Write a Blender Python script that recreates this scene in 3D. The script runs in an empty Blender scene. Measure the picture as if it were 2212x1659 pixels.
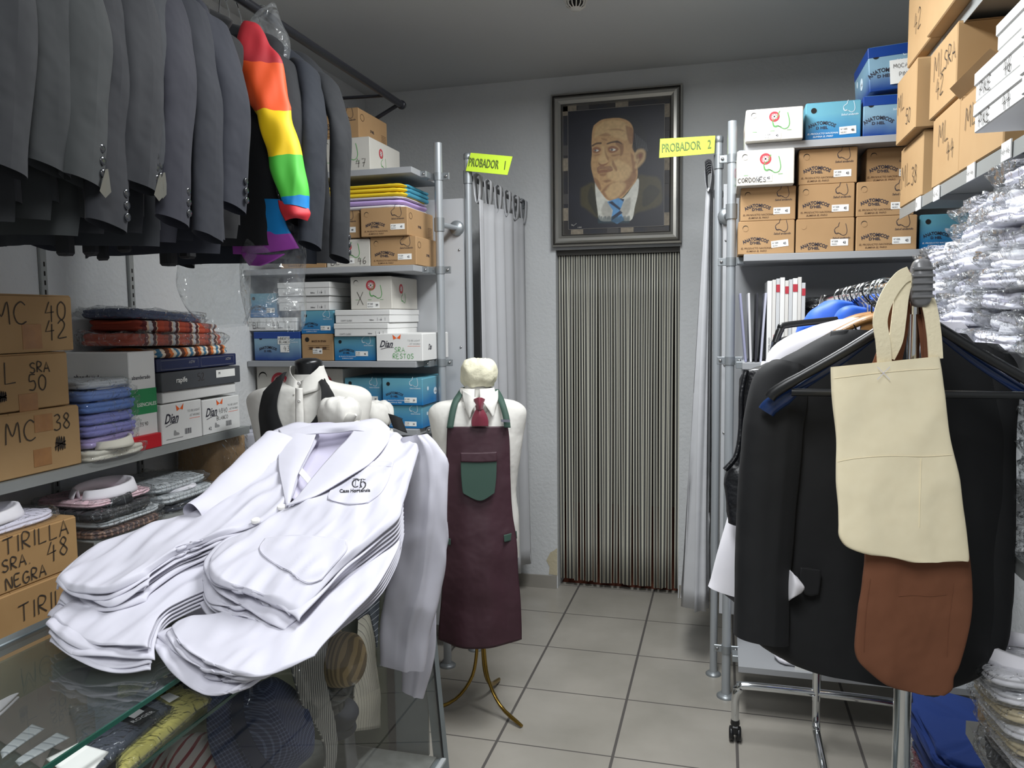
import bpy, bmesh, math, random
from math import sin, cos, pi, radians as rad, sqrt, atan2
from mathutils import Vector as V, Matrix as M4, noise

# ---------------------------------------------------------------- camera, world, lights, exposure
S = bpy.context.scene
col = S.collection
F_PX, CX, CY, CAM_H = 1683.08, 1106.0, 829.5, 1.6365
CR = V((0.96564192, 0.25961943, -0.01155184))
CU = V((-0.01077236, 0.08440118, 0.99637362))
CF = V((-0.25965294, 0.96201569, -0.08429804))
CP = V((0, 0, CAM_H))
cam = bpy.data.objects.new('camera', bpy.data.cameras.new('camera'))
col.objects.link(cam)
cam.matrix_world = M4(((CR.x, CU.x, -CF.x, 0), (CR.y, CU.y, -CF.y, 0), (CR.z, CU.z, -CF.z, CAM_H), (0, 0, 0, 1)))
cam.data.sensor_fit = 'HORIZONTAL'; cam.data.sensor_width = 36.0
cam.data.lens = F_PX * 36.0 / 2212.0
cam.data.clip_start = 0.05
S.camera = cam
S.view_settings.view_transform = 'Standard'; S.view_settings.look = 'None'
S.view_settings.gamma = 1.0; S.view_settings.exposure = 0.42; S.view_settings.use_curve_mapping = False
W = bpy.data.worlds.new('world'); S.world = W; W.use_nodes = True
W.node_tree.nodes['Background'].inputs[0].default_value = (0.5, 0.55, 0.6, 1)
W.node_tree.nodes['Background'].inputs[1].default_value = 0.02

def area(name, loc, sx, sy, energy, color=(1, 1, 1), rot=(0, 0, 0)):
    l = bpy.data.lights.new(name, 'AREA'); l.shape = 'RECTANGLE'; l.size = sx; l.size_y = sy
    l.energy = energy; l.color = color
    o = bpy.data.objects.new(name, l); col.objects.link(o); o.location = loc; o.rotation_euler = rot
    return o
# unseen ceiling fluorescents: one behind the camera, one placed ahead to brighten the back
area('ceiling_lamp_light', (-0.25, 2.4, 2.9), 0.4, 1.4, 46, (0.96, 0.985, 1.0))
area('ceiling_lamp_light', (-0.3, -0.2, 2.9), 0.4, 1.4, 40, (0.96, 0.985, 1.0))

# ---------------------------------------------------------------- pixel -> point on a plane of the room
def ray(x, y): return CF + CR * ((x - CX) / F_PX) - CU * ((y - CY) / F_PX)
def at(x, y, X=None, Y=None, Z=None, P=None, D=None):
    d = ray(x, y)
    if D is not None: return CP + d * D
    if X is not None: t = X / d.x
    elif Y is not None: t = Y / d.y
    elif Z is not None: t = (Z - CAM_H) / d.z
    else:                                    # plane z = a + bx*x + by*y
        a, bx, by = P
        t = (a - CAM_H) / (d.z - bx * d.x - by * d.y)
    return CP + d * t

# ---------------------------------------------------------------- room measures
XL, XR, YB, YF, ZC = -2.13, 1.08, 4.515, -2.6, 3.01
DX0, DX1, DZ = -0.945, -0.232, 2.03

# ---------------------------------------------------------------- materials
def lin(c):
    return tuple((v / 255 / 12.92) if v / 255 <= 0.04045 else ((v / 255 + 0.055) / 1.055) ** 2.4 for v in c) + (1,)
MC = {}
def mat(name, rgb, rough=0.7, metal=0.0, spec=0.5, bump=None, var=None, weave=None, sheen=0.0, emit=None, coat=0.0):
    """bump=(scale,strength,distance) noise bump; var=(scale,amount,rgb2) colour variation"""
    if name in MC: return MC[name]
    m = bpy.data.materials.new(name); m.use_nodes = True; nt = m.node_tree; b = nt.nodes['Principled BSDF']
    b.inputs['Base Color'].default_value = lin(rgb); b.inputs['Roughness'].default_value = rough
    b.inputs['Metallic'].default_value = metal; b.inputs['Specular IOR Level'].default_value = spec
    if sheen: b.inputs['Sheen Weight'].default_value = sheen
    if coat: b.inputs['Coat Weight'].default_value = coat
    tc = nt.nodes.new('ShaderNodeTexCoord')
    if var:
        n = nt.nodes.new('ShaderNodeTexNoise'); n.inputs['Scale'].default_value = var[0]; n.inputs['Detail'].default_value = 4
        nt.links.new(tc.outputs['Object'], n.inputs['Vector'])
        mr = nt.nodes.new('ShaderNodeMapRange'); mr.inputs[1].default_value = .35; mr.inputs[2].default_value = .65; mr.inputs[4].default_value = var[1]
        mx = nt.nodes.new('ShaderNodeMix'); mx.data_type = 'RGBA'
        mx.inputs[6].default_value = lin(rgb); mx.inputs[7].default_value = lin(var[2])
        nt.links.new(n.outputs[0], mr.inputs[0]); nt.links.new(mr.outputs[0], mx.inputs[0])
        nt.links.new(mx.outputs[2], b.inputs['Base Color'])
    if bump:
        n = nt.nodes.new('ShaderNodeTexNoise'); n.inputs['Scale'].default_value = bump[0]; n.inputs['Detail'].default_value = 3
        nt.links.new(tc.outputs['Object'], n.inputs['Vector'])
        bp = nt.nodes.new('ShaderNodeBump'); bp.inputs['Strength'].default_value = bump[1]; bp.inputs['Distance'].default_value = bump[2]
        nt.links.new(n.outputs[0], bp.inputs['Height']); nt.links.new(bp.outputs[0], b.inputs['Normal'])
    if emit:
        b.inputs['Emission Color'].default_value = lin(emit[0]); b.inputs['Emission Strength'].default_value = emit[1]
    MC[name] = m; return m

def film(name, rgb=(235, 238, 240), opac=0.10, rough=0.08, bscale=60, bstr=0.6, bdist=0.004, ior=1.5):
    """clear plastic film / pane: transparent body with a glossy skin"""
    if name in MC: return MC[name]
    m = bpy.data.materials.new(name); m.use_nodes = True; nt = m.node_tree; nt.nodes.clear()
    out = nt.nodes.new('ShaderNodeOutputMaterial'); tr = nt.nodes.new('ShaderNodeBsdfTransparent'); gl = nt.nodes.new('ShaderNodeBsdfGlossy')
    di = nt.nodes.new('ShaderNodeBsdfDiffuse'); di.inputs[0].default_value = lin(rgb)
    tr.inputs[0].default_value = (.97, .98, .98, 1)
    gl.inputs['Roughness'].default_value = rough
    m1 = nt.nodes.new('ShaderNodeMixShader'); m2 = nt.nodes.new('ShaderNodeMixShader'); fr = nt.nodes.new('ShaderNodeFresnel')
    ge = nt.nodes.new('ShaderNodeNewGeometry'); ma = nt.nodes.new('ShaderNodeMath'); ma.operation = 'MULTIPLY_ADD'   # same index seen from either side
    ma.inputs[1].default_value = 1 / ior - ior; ma.inputs[2].default_value = ior; nt.links.new(ge.outputs['Backfacing'], ma.inputs[0]); nt.links.new(ma.outputs[0], fr.inputs[0])
    m1.inputs[0].default_value = opac
    nt.links.new(tr.outputs[0], m1.inputs[1]); nt.links.new(di.outputs[0], m1.inputs[2])
    nt.links.new(fr.outputs[0], m2.inputs[0]); nt.links.new(m1.outputs[0], m2.inputs[1]); nt.links.new(gl.outputs[0], m2.inputs[2])
    if bstr:
        tc = nt.nodes.new('ShaderNodeTexCoord'); n = nt.nodes.new('ShaderNodeTexNoise'); n.inputs['Scale'].default_value = bscale; n.inputs['Detail'].default_value = 2
        n.inputs['Distortion'].default_value = 1.5
        bp = nt.nodes.new('ShaderNodeBump'); bp.inputs['Strength'].default_value = bstr; bp.inputs['Distance'].default_value = bdist
        nt.links.new(tc.outputs['Object'], n.inputs['Vector']); nt.links.new(n.outputs[0], bp.inputs['Height'])
        for k in (gl, fr, di): nt.links.new(bp.outputs[0], k.inputs['Normal'])
    nt.links.new(m2.outputs[0], out.inputs[0]); MC[name] = m; return m

def stripes(name, axis, period, stops, rough=0.8, axis2=None, mixf=0.5):
    """woven stripe / check pattern; stops = [(pos, rgb), ...] repeated each period along axis (0,1,2) of the object"""
    if name in MC: return MC[name]
    m = bpy.data.materials.new(name); m.use_nodes = True; nt = m.node_tree; b = nt.nodes['Principled BSDF']; b.inputs['Roughness'].default_value = rough
    tc = nt.nodes.new('ShaderNodeTexCoord'); sp = nt.nodes.new('ShaderNodeSeparateXYZ'); nt.links.new(tc.outputs['Object'], sp.inputs[0])
    def one(ax):
        dv = nt.nodes.new('ShaderNodeMath'); dv.operation = 'DIVIDE'; dv.inputs[1].default_value = period
        fc = nt.nodes.new('ShaderNodeMath'); fc.operation = 'FRACT'; rp = nt.nodes.new('ShaderNodeValToRGB'); rp.color_ramp.interpolation = 'CONSTANT'
        nt.links.new(sp.outputs[ax], dv.inputs[0]); nt.links.new(dv.outputs[0], fc.inputs[0]); nt.links.new(fc.outputs[0], rp.inputs[0])
        el = rp.color_ramp.elements
        el[0].position = stops[0][0]; el[0].color = lin(stops[0][1]); el[1].position = stops[1][0]; el[1].color = lin(stops[1][1])
        for p_, c_ in stops[2:]:
            e = el.new(p_); e.color = lin(c_)
        return rp
    a = one(axis)
    if axis2 is None: nt.links.new(a.outputs[0], b.inputs['Base Color'])
    else:
        c = one(axis2); mx = nt.nodes.new('ShaderNodeMix'); mx.data_type = 'RGBA'; mx.inputs[0].default_value = mixf
        nt.links.new(a.outputs[0], mx.inputs[6]); nt.links.new(c.outputs[0], mx.inputs[7]); nt.links.new(mx.outputs[2], b.inputs['Base Color'])
    MC[name] = m; return m

# ---------------------------------------------------------------- mesh builder
class MB:
    def __init__(s): s.v = []; s.f = []; s.m = []; s.sm = []; s.mats = []
    def mi(s, m):
        if m not in s.mats: s.mats.append(m)
        return s.mats.index(m)
    def add(s, verts, faces, m, smooth=False):
        o = len(s.v); i = s.mi(m)
        s.v += [tuple(v) for v in verts]
        for f in faces: s.f.append(tuple(o + k for k in f)); s.m.append(i); s.sm.append(smooth)
        return s
    def box(s, a, b, m, mx=None, bev=0.0):
        x0, y0, z0 = a; x1, y1, z1 = b
        if x0 > x1: x0, x1 = x1, x0
        if y0 > y1: y0, y1 = y1, y0
        if z0 > z1: z0, z1 = z1, z0
        e = min(bev, (x1 - x0) / 2.2, (y1 - y0) / 2.2, (z1 - z0) / 2.2)
        if e <= 0:
            vs = [(x, y, z) for z in (z0, z1) for y in (y0, y1) for x in (x0, x1)]
            fs = [(0, 2, 3, 1), (4, 5, 7, 6), (0, 1, 5, 4), (2, 6, 7, 3), (0, 4, 6, 2), (1, 3, 7, 5)]
        else:                                 # chamfered box: 24 verts
            vs = []; idx = {}
            for sx in (0, 1):
                for sy in (0, 1):
                    for sz in (0, 1):
                        X = (x0, x1)[sx]; Y = (y0, y1)[sy]; Z = (z0, z1)[sz]; ix = e * (1 - 2 * sx); iy = e * (1 - 2 * sy); iz = e * (1 - 2 * sz)
                        idx[sx, sy, sz, 0] = len(vs); vs.append((X, Y + iy, Z + iz))
                        idx[sx, sy, sz, 1] = len(vs); vs.append((X + ix, Y, Z + iz))
                        idx[sx, sy, sz, 2] = len(vs); vs.append((X + ix, Y + iy, Z))
            fs = []
            for a_ in (0, 1):
                fs.append([idx[a_, 0, 0, 0], idx[a_, 1, 0, 0], idx[a_, 1, 1, 0], idx[a_, 0, 1, 0]][::(1 if a_ else -1)])
                fs.append([idx[0, a_, 0, 1], idx[0, a_, 1, 1], idx[1, a_, 1, 1], idx[1, a_, 0, 1]][::(1 if a_ else -1)])
                fs.append([idx[0, 0, a_, 2], idx[1, 0, a_, 2], idx[1, 1, a_, 2], idx[0, 1, a_, 2]][::(1 if a_ else -1)])
            for p_ in (0, 1):
                for q in (0, 1):
                    fs.append([idx[p_, q, 0, 0], idx[p_, q, 0, 1], idx[p_, q, 1, 1], idx[p_, q, 1, 0]])
                    fs.append([idx[p_, 0, q, 0], idx[p_, 0, q, 2], idx[p_, 1, q, 2], idx[p_, 1, q, 0]])
                    fs.append([idx[0, p_, q, 1], idx[0, p_, q, 2], idx[1, p_, q, 2], idx[1, p_, q, 1]])
            for k in [(i, j, l) for i in (0, 1) for j in (0, 1) for l in (0, 1)]:
                fs.append([idx[k + (0,)], idx[k + (1,)], idx[k + (2,)]])
        if mx is not None: vs = [tuple(mx @ V(v)) for v in vs]
        return s.add(vs, fs, m)
    def quad(s, a, b, c, d, m): return s.add([a, b, c, d], [(0, 1, 2, 3)], m)
    def tube(s, pts, r, m, n=10, closed=False, flat=1.0, caps=True):
        """round tube along points; r number or list"""
        pts = [V(p) for p in pts]; N = len(pts); vs = []; fs = []
        rr = r if isinstance(r, (list, tuple)) else [r] * N
        up = None
        for i, p in enumerate(pts):
            if closed: d = pts[(i + 1) % N] - pts[i - 1]
            else: d = pts[min(i + 1, N - 1)] - pts[max(i - 1, 0)]
            d.normalize()
            if up is None:
                up = V((0, 0, 1)) if abs(d.z) < .9 else V((1, 0, 0))
            a = d.cross(up); a.normalize(); b = a.cross(d); b.normalize(); up = b
            for k in range(n):
                t = 2 * pi * k / n; vs.append(p + a * (cos(t) * rr[i]) + b * (sin(t) * rr[i] * flat))
        M = N if closed else N - 1
        for i in range(M):
            for k in range(n):
                j = (i + 1) % N; fs.append((i * n + k, i * n + (k + 1) % n, j * n + (k + 1) % n, j * n + k))
        s.add(vs, fs, m, True)
        if not closed and caps:
            s.add(vs[:n], [tuple(range(n))], m); s.add(vs[-n:], [tuple(range(n))[::-1]], m)
        return s
    def lathe(s, c, prof, m, n=20, axis='z', mx=None):
        vs = []; fs = []; N = len(prof)
        for (r, h) in prof:
            for k in range(n):
                t = 2 * pi * k / n; x, y, z = r * cos(t), r * sin(t), h
                if axis == 'x': x, y, z = z, x, y
                if axis == 'y': x, y, z = x, z, y
                p = V((x, y, z))
                if mx is not None: p = mx @ p
                vs.append(p + V(c))
        for i in range(N - 1):
            for k in range(n): fs.append((i * n + k, i * n + (k + 1) % n, (i + 1) * n + (k + 1) % n, (i + 1) * n + k))
        s.add(vs, fs, m, True)
        if prof[0][0] > 1e-5: s.add(vs[:n], [tuple(range(n))], m)
        if prof[-1][0] > 1e-5: s.add(vs[-n:], [tuple(range(n))], m)
        return s
    def prism(s, poly, ax, h0, h1, m, smooth=False):
        """polygon [(a,b)] extruded along axis ax from h0 to h1 (other two axes in cyclic order x,y,z without ax)"""
        def P(a, b, h):
            return {0: (h, a, b), 1: (a, h, b), 2: (a, b, h)}[ax]
        n = len(poly); vs = [P(a, b, h0) for a, b in poly] + [P(a, b, h1) for a, b in poly]
        s.add(vs, [tuple(range(n))[::-1], tuple(range(n, 2 * n))], m)
        s.add(vs, [(k, (k + 1) % n, n + (k + 1) % n, n + k) for k in range(n)], m, smooth)
        return s
    def grid(s, P, m, closed_u=False, thick=0.0, smooth=True):
        """P[i][j] points"""
        nu, nv = len(P), len(P[0]); vs = [V(p) for r in P for p in r]; fs = []
        for i in range(nu - 1 + (1 if closed_u else 0)):
            for j in range(nv - 1):
                a = i * nv + j; b = ((i + 1) % nu) * nv + j; fs.append((a, b, b + 1, a + 1))
        if thick:
            nr = [V((0, 0, 0)) for _ in vs]
            for f in fs:
                n_ = (vs[f[1]] - vs[f[0]]).cross(vs[f[3]] - vs[f[0]])
                for k in f: nr[k] += n_
            o = len(vs); vs2 = []
            for v, n_ in zip(vs, nr):
                if n_.length > 0: n_.normalize()
                vs2.append(v - n_ * thick)
            vs += vs2; f2 = [tuple(k + o for k in f[::-1]) for f in fs]
            ed = []
            if not closed_u:
                for j in range(nv - 1):
                    ed.append((j, j + 1, j + 1 + o, j + o)); q = (nu - 1) * nv + j; ed.append((q + 1, q, q + o, q + 1 + o))
            for i in range(nu - 1 + (1 if closed_u else 0)):
                a = i * nv; b = ((i + 1) % nu) * nv; ed.append((b, a, a + o, b + o)); ed.append((a + nv - 1, b + nv - 1, b + nv - 1 + o, a + nv - 1 + o))
            fs = fs + f2 + ed
        return s.add(vs, fs, m, smooth)
    def text(s, txt, o, ex, ey, size, m, align='l', bold=0.0, shear=0.0, arc=0.0, hand=False, wid=0.0022, sx=1.0):
        """writing laid on a surface: o baseline origin, ex / ey unit vectors along and up"""
        ex = V(ex); ey = V(ey); o = V(o); nn = ex.cross(ey)
        if hand: vs, fs, w = hand_text(txt, size, wid)
        else: vs, fs, w = font_text(txt, size, bold)
        w *= sx
        off = {'l': 0, 'c': -w / 2, 'r': -w}[align]; out = []
        for x, y in vs:
            x = x * sx + off + y * shear
            if arc:
                t = x / arc; rr = arc + y
                X, Y = rr * sin(t), rr * cos(t) - arc
            else: X, Y = x, y
            out.append(o + ex * X + ey * Y + nn * 0.0008)
        return s.add(out, fs, m)
    def build(s, name, parent=None, origin=None, label=None, sub=0, solid=0):
        base = V(origin) if origin is not None else (ORG[parent] if parent is not None else V((0, 0, 0)))
        me = bpy.data.meshes.new(name)
        me.from_pydata([tuple(V(v) - base) for v in s.v], [], s.f)
        for m in s.mats: me.materials.append(m)
        me.polygons.foreach_set('material_index', s.m); me.polygons.foreach_set('use_smooth', s.sm)
        me.update()
        o = bpy.data.objects.new(name, me); col.objects.link(o)
        if parent is not None: o.parent = parent; ORG[o] = base
        else: o.location = base; ORG[o] = base
        if label: o['label'] = label
        if sub:
            q = o.modifiers.new('s', 'SUBSURF'); q.levels = sub; q.render_levels = sub
        return o
ORG = {}
def tag(o, label, cat, group=None, kind=None):
    o['label'] = label; o['category'] = cat
    if group: o['group'] = group
    if kind: o['kind'] = kind
    return o
def thing(name, label, cat, loc, group=None):
    o = bpy.data.objects.new(name, None); col.objects.link(o); o.empty_display_size = .05
    o.location = loc; ORG[o] = V(loc); return tag(o, label, cat, group)
def struct(o): o['kind'] = 'structure'; return o
def kids(o): return [c for c in bpy.data.objects if c.parent == o]
def clone(o, loc, rz=0.0, label=None, scale=None, group=None, mats=None):
    ch1 = kids(o); r = o.copy(); col.objects.link(r); r.location = loc; r.rotation_euler = (0, 0, rz); ORG[r] = V(loc)
    if label: r['label'] = label
    if group: r['group'] = group
    if scale: r.scale = scale
    for c in ch1:
        d = c.copy(); col.objects.link(d); d.parent = r; ORG[d] = V(loc)
        for e in kids(c):
            g = e.copy(); col.objects.link(g); g.parent = d
    return r

FT = {}
def font_text(txt, size, bold=0.0):
    k = (txt, round(bold, 4))
    if k not in FT:
        cu = bpy.data.curves.new('t', 'FONT'); cu.body = txt; cu.size = 1.0; cu.offset = bold; cu.resolution_u = 2
        ob = bpy.data.objects.new('t', cu); me = bpy.data.meshes.new_from_object(ob)
        vs = [(v.co.x, v.co.y) for v in me.vertices]; fs = [tuple(p.vertices) for p in me.polygons]
        bpy.data.objects.remove(ob); bpy.data.meshes.remove(me); bpy.data.curves.remove(cu); FT[k] = (vs, fs)
    vs, fs = FT[k]; c = size
    w = max([v[0] for v in vs] + [0]) * c
    return [(x * c, y * c) for x, y in vs], fs, w
HF = {
 'A': '0,0 .35,1 .7,0|.12,.38 .58,.38', 'B': '.05,0 .05,1 .45,.95 .55,.75 .4,.55 .05,.5 .45,.48 .62,.25 .45,.02 .05,0',
 'C': '.62,.85 .4,1 .12,.8 .02,.45 .15,.1 .4,0 .65,.12', 'D': '.05,0 .05,1 .4,.92 .62,.5 .4,.06 .05,0',
 'E': '.55,1 .05,.97 .05,0 .6,.02|.05,.52 .45,.55', 'F': '.6,1 .05,.97 .05,0|.05,.52 .45,.55', 'G': '.6,.85 .35,1 .08,.75 .05,.3 .3,0 .6,.15 .62,.45 .35,.45',
 'H': '.05,0 .05,1|.6,0 .6,1|.05,.5 .6,.5', 'I': '.12,0 .15,1', 'J': '.5,1 .5,.2 .3,0 .05,.15', 'K': '.05,0 .05,1|.55,1 .05,.45 .6,0',
 'L': '.08,1 .05,.02 .6,.06', 'M': '0,0 .1,1 .38,.35 .7,1 .78,0', 'N': '.02,0 .05,1 .58,0 .6,1', 'O': '.35,1 .08,.75 .05,.3 .3,0 .58,.2 .62,.7 .35,1',
 'P': '.05,0 .08,1 .5,.95 .58,.7 .4,.48 .07,.45', 'R': '.05,0 .08,1 .5,.95 .56,.72 .35,.5 .08,.48 .6,0', 'S': '.58,.88 .35,1 .08,.82 .2,.56 .5,.42 .55,.15 .3,0 .02,.12',
 'T': '-.05,.93 .65,1|.32,.96 .3,0', 'V': '0,1 .3,0 .6,1', 'X': '.05,1 .55,0|.55,1 .05,0', 'Y': '.05,1 .3,.5|.6,1 .2,0', 'Z': '.05,1 .58,1 .02,0 .6,.02', 'U': '.05,1 .06,.2 .3,0 .55,.2 .6,1',
 '0': '.3,1 .06,.75 .05,.25 .3,0 .52,.25 .55,.75 .3,1', '1': '.05,.75 .25,1 .25,0', '2': '.05,.8 .3,1 .5,.8 .4,.5 .02,.02 .6,.06', '3': '.08,.92 .35,1 .5,.78 .25,.54 .5,.4 .48,.1 .2,0 .02,.1',
 '4': '.3,1 .02,.38 .58,.45|.45,.8 .4,-.1', '5': '.5,1 .12,.98 .08,.58 .4,.6 .52,.3 .35,.02 .03,.06', '6': '.45,1 .12,.6 .06,.2 .28,0 .5,.2 .42,.45 .1,.35', '7': '.05,.98 .55,1 .25,0|.15,.5 .5,.52',
 '8': '.3,.55 .1,.78 .3,1 .48,.8 .3,.55 .05,.25 .3,0 .52,.25 .3,.55', '9': '.5,.7 .3,.5 .1,.7 .3,.98 .5,.75 .4,0', '.': '.1,0 .14,.04', '-': '.05,.45 .4,.47', '_': '0,-.12 1,-.08', '/': '.4,1 .05,0', "'": '.1,1 .08,.8',
 '#': '0,.1 .15,.95 .2,0 .32,1 .38,.05 .5,.95 .55,.05 .7,.9 .72,.1|-.05,.3 .8,.6|.0,.6 .8,.35'}
def hand_text(txt, size, wid):
    vs = []; fs = []; x = 0; rnd = random.Random(txt)
    for ch in txt:
        if ch == ' ': x += .55; continue
        g = HF.get(ch, HF['I']); w = 0; jy = rnd.uniform(-.04, .04)
        for st in g.split('|'):
            pts = [tuple(map(float, p.split(','))) for p in st.split()]
            w = max(w, max(p[0] for p in pts))
            pts = [V(((x + p[0]) * size, (p[1] + jy) * size)) for p in pts]
            if len(pts) > 3:                  # smooth
                q = []
                for i in range(len(pts) - 1):
                    p0, p1, p2, p3 = pts[max(i - 1, 0)], pts[i], pts[i + 1], pts[min(i + 2, len(pts) - 1)]
                    for k in range(4):
                        t = k / 4; q.append(((p1 * 2) + (p2 - p0) * t + (p0 * 2 - p1 * 5 + p2 * 4 - p3) * t * t + (p1 * 3 - p0 - p2 * 3 + p3) * t ** 3) * .5)
                pts = q + [pts[-1]]
            for i, p in enumerate(pts):
                d = pts[min(i + 1, len(pts) - 1)] - pts[max(i - 1, 0)]
                d = d.normalized() if d.length else V((1, 0)); n_ = V((-d.y, d.x)) * wid / 2
                vs += [tuple(p + n_), tuple(p - n_)]
                if i: k = len(vs); fs.append((k - 4, k - 3, k - 1, k - 2))
        x += w + .22
    return vs, fs, x * size

def cr(pts, n):
    """Catmull-Rom resample to n points (vectors)"""
    pts = [V(p) for p in pts]; N = len(pts) - 1; out = []
    for i in range(n):
        u = i / (n - 1) * N; k = min(int(u), N - 1); t = u - k
        p0, p1, p2, p3 = pts[max(k - 1, 0)], pts[k], pts[k + 1], pts[min(k + 2, N)]
        out.append(((p1 * 2) + (p2 - p0) * t + (p0 * 2 - p1 * 5 + p2 * 4 - p3) * t * t + (p1 * 3 - p0 - p2 * 3 + p3) * t ** 3) * .5)
    return out
def patch(rows, nu, nv):
    """smooth surface through a lattice of control points"""
    R = [cr(r, nv) for r in rows]; return [list(c) for c in zip(*[cr([R[i][j] for i in range(len(R))], nu) for j in range(nv)])]
def nz(p, sc, seed=0): return noise.noise(V(p) * sc + V((seed * 7.3, seed * 3.1, seed)))
def wrinkle(P, amp, sc, seed=0, dirv=None, ridge=True):
    """push a point grid along its normals with fold-like noise"""
    nu, nv = len(P), len(P[0]); out = []
    for i in range(nu):
        r = []
        for j in range(nv):
            a = P[min(i + 1, nu - 1)][j] - P[max(i - 1, 0)][j]; b = P[i][min(j + 1, nv - 1)] - P[i][max(j - 1, 0)]
            n_ = a.cross(b)
            if n_.length: n_.normalize()
            p = P[i][j]; q = V((p.x * sc[0], p.y * sc[1], p.z * sc[2])) + V((seed * 5.7, seed, 0))
            h = noise.noise(q)
            if ridge: h = .6 * (1 - abs(h) * 3) * .5 + .4 * noise.noise(q * 2.3)
            r.append(p + n_ * h * amp)
        out.append(r)
    return out
R = random.Random(5)
# ================================================================ the room
def m_wall(name, rgb, bs, bd):
    return mat(name, rgb, .85, bump=(bs, .55, bd), var=(3, .35, tuple(int(c * .93) for c in rgb)))
mw = m_wall('painted stucco wall', (205, 207, 208), 55, .006)
mc = mat('white painted ceiling', (196, 197, 196), .9, bump=(90, .12, .001))
mdark = mat('dark corridor', (38, 36, 36), .8)
def tile_mat():
    m = bpy.data.materials.new('grey floor tiles'); m.use_nodes = True; nt = m.node_tree; b = nt.nodes['Principled BSDF']
    tc = nt.nodes.new('ShaderNodeTexCoord'); sp = nt.nodes.new('ShaderNodeSeparateXYZ'); nt.links.new(tc.outputs['Object'], sp.inputs[0])
    def M(op, a, b_=None):
        n = nt.nodes.new('ShaderNodeMath'); n.operation = op
        for i, q in enumerate((a, b_)):
            if q is None: continue
            if isinstance(q, (int, float)): n.inputs[i].default_value = q
            else: nt.links.new(q, n.inputs[i])
        return n.outputs[0]
    def line(ax, off, w):
        u = M('FRACT', M('DIVIDE', M('SUBTRACT', sp.outputs[ax], off), .45)); d = M('ABSOLUTE', M('SUBTRACT', u, .5))   # .5 at grout
        return M('GREATER_THAN', d, .5 - w / .9)
    g = M('MAXIMUM', line(0, -.8278, .011), line(1, 4.1293, .0065))
    n = nt.nodes.new('ShaderNodeTexNoise'); n.inputs['Scale'].default_value = 2.5; n.inputs['Detail'].default_value = 8; nt.links.new(tc.outputs['Object'], n.inputs['Vector'])
    rp = nt.nodes.new('ShaderNodeValToRGB'); rp.color_ramp.elements[0].position = .3; rp.color_ramp.elements[0].color = lin((146, 142, 133)); rp.color_ramp.elements[1].position = .7; rp.color_ramp.elements[1].color = lin((166, 161, 152))
    nt.links.new(n.outputs[0], rp.inputs[0])
    mx = nt.nodes.new('ShaderNodeMix'); mx.data_type = 'RGBA'; mx.inputs[7].default_value = lin((84, 80, 77))
    nt.links.new(g, mx.inputs[0]); nt.links.new(rp.outputs[0], mx.inputs[6]); nt.links.new(mx.outputs[2], b.inputs['Base Color'])
    rr = M('ADD', M('MULTIPLY', g, .4), .26); nt.links.new(rr, b.inputs['Roughness'])
    n2 = nt.nodes.new('ShaderNodeTexNoise'); n2.inputs['Scale'].default_value = 120; nt.links.new(tc.outputs['Object'], n2.inputs['Vector'])
    h = M('SUBTRACT', M('MULTIPLY', n2.outputs[0], .12), g)
    bp = nt.nodes.new('ShaderNodeBump'); bp.inputs['Strength'].default_value = .6; bp.inputs['Distance'].default_value = .0015; nt.links.new(h, bp.inputs['Height']); nt.links.new(bp.outputs[0], b.inputs['Normal'])
    return m
mt = tile_mat()
struct(MB().box((XL - .1, YF - .1, -.1), (XR + .1, YB + .12, 0), mt).build('floor'))
struct(MB().box((XL - .1, YF - .1, ZC), (XR + .1, YB + .22, ZC + .1), mc).build('ceiling'))
struct(MB().box((XL - .15, YF - .1, 0), (XL, YB + .22, ZC), mw).build('wall_left'))
struct(MB().box((XR, YF - .1, 0), (XR + .15, YB + .22, ZC), mw).build('wall_right'))
struct(MB().box((XL, YF - .1, 0), (XR, YF, ZC), mw).build('wall_front'))
wb = MB(); wb.box((XL, YB, 0), (DX0, YB + .2, ZC), mw); wb.box((DX1, YB, 0), (XR, YB + .2, ZC), mw); wb.box((DX0, YB, DZ), (DX1, YB + .2, ZC), mw)
struct(wb.build('wall_back'))
# passage behind the strip curtain
terra = mat('terracotta passage floor', (128, 72, 52), .6, var=(6, .6, (98, 52, 40)))
pg = MB(); pg.box((DX0 - .5, YB + .2, -.08), (DX1 + .5, YB + 2.2, -.0), terra)
struct(pg.build('floor_passage'))
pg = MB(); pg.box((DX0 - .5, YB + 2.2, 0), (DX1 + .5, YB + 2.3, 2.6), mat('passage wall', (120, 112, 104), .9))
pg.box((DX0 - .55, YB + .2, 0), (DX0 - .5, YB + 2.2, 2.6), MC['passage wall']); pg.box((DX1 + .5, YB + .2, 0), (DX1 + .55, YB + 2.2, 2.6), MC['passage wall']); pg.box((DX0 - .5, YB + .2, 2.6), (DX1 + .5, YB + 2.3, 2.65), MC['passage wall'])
struct(pg.build('wall_passage'))
mb_ = mat('grey skirting tile', (150, 146, 138), .4, var=(5, .4, (140, 136, 128)))
struct(MB().box((XL, YB - .014, 0), (DX0 - .006, YB, .078), mb_).build('baseboard_back_left'))
struct(MB().box((DX1 + .006, YB - .014, 0), (XR, YB, .078), mb_).build('baseboard_back_right'))
# chipped plaster beside the doorway
ch = MB(); chm = mat('bare yellowed plaster', (188, 178, 152), .95, bump=(60, .8, .004))
ch.add([(DX0 - .002, YB - .003, .08), (DX0 - .055, YB - .003, .085), (DX0 - .05, YB - .003, .13), (DX0 - .07, YB - .003, .17), (DX0 - .045, YB - .003, .22), (DX0 - .02, YB - .003, .235), (DX0 - .002, YB - .003, .25)], [tuple(range(7))], chm)
struct(ch.build('trim_1'))
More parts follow.
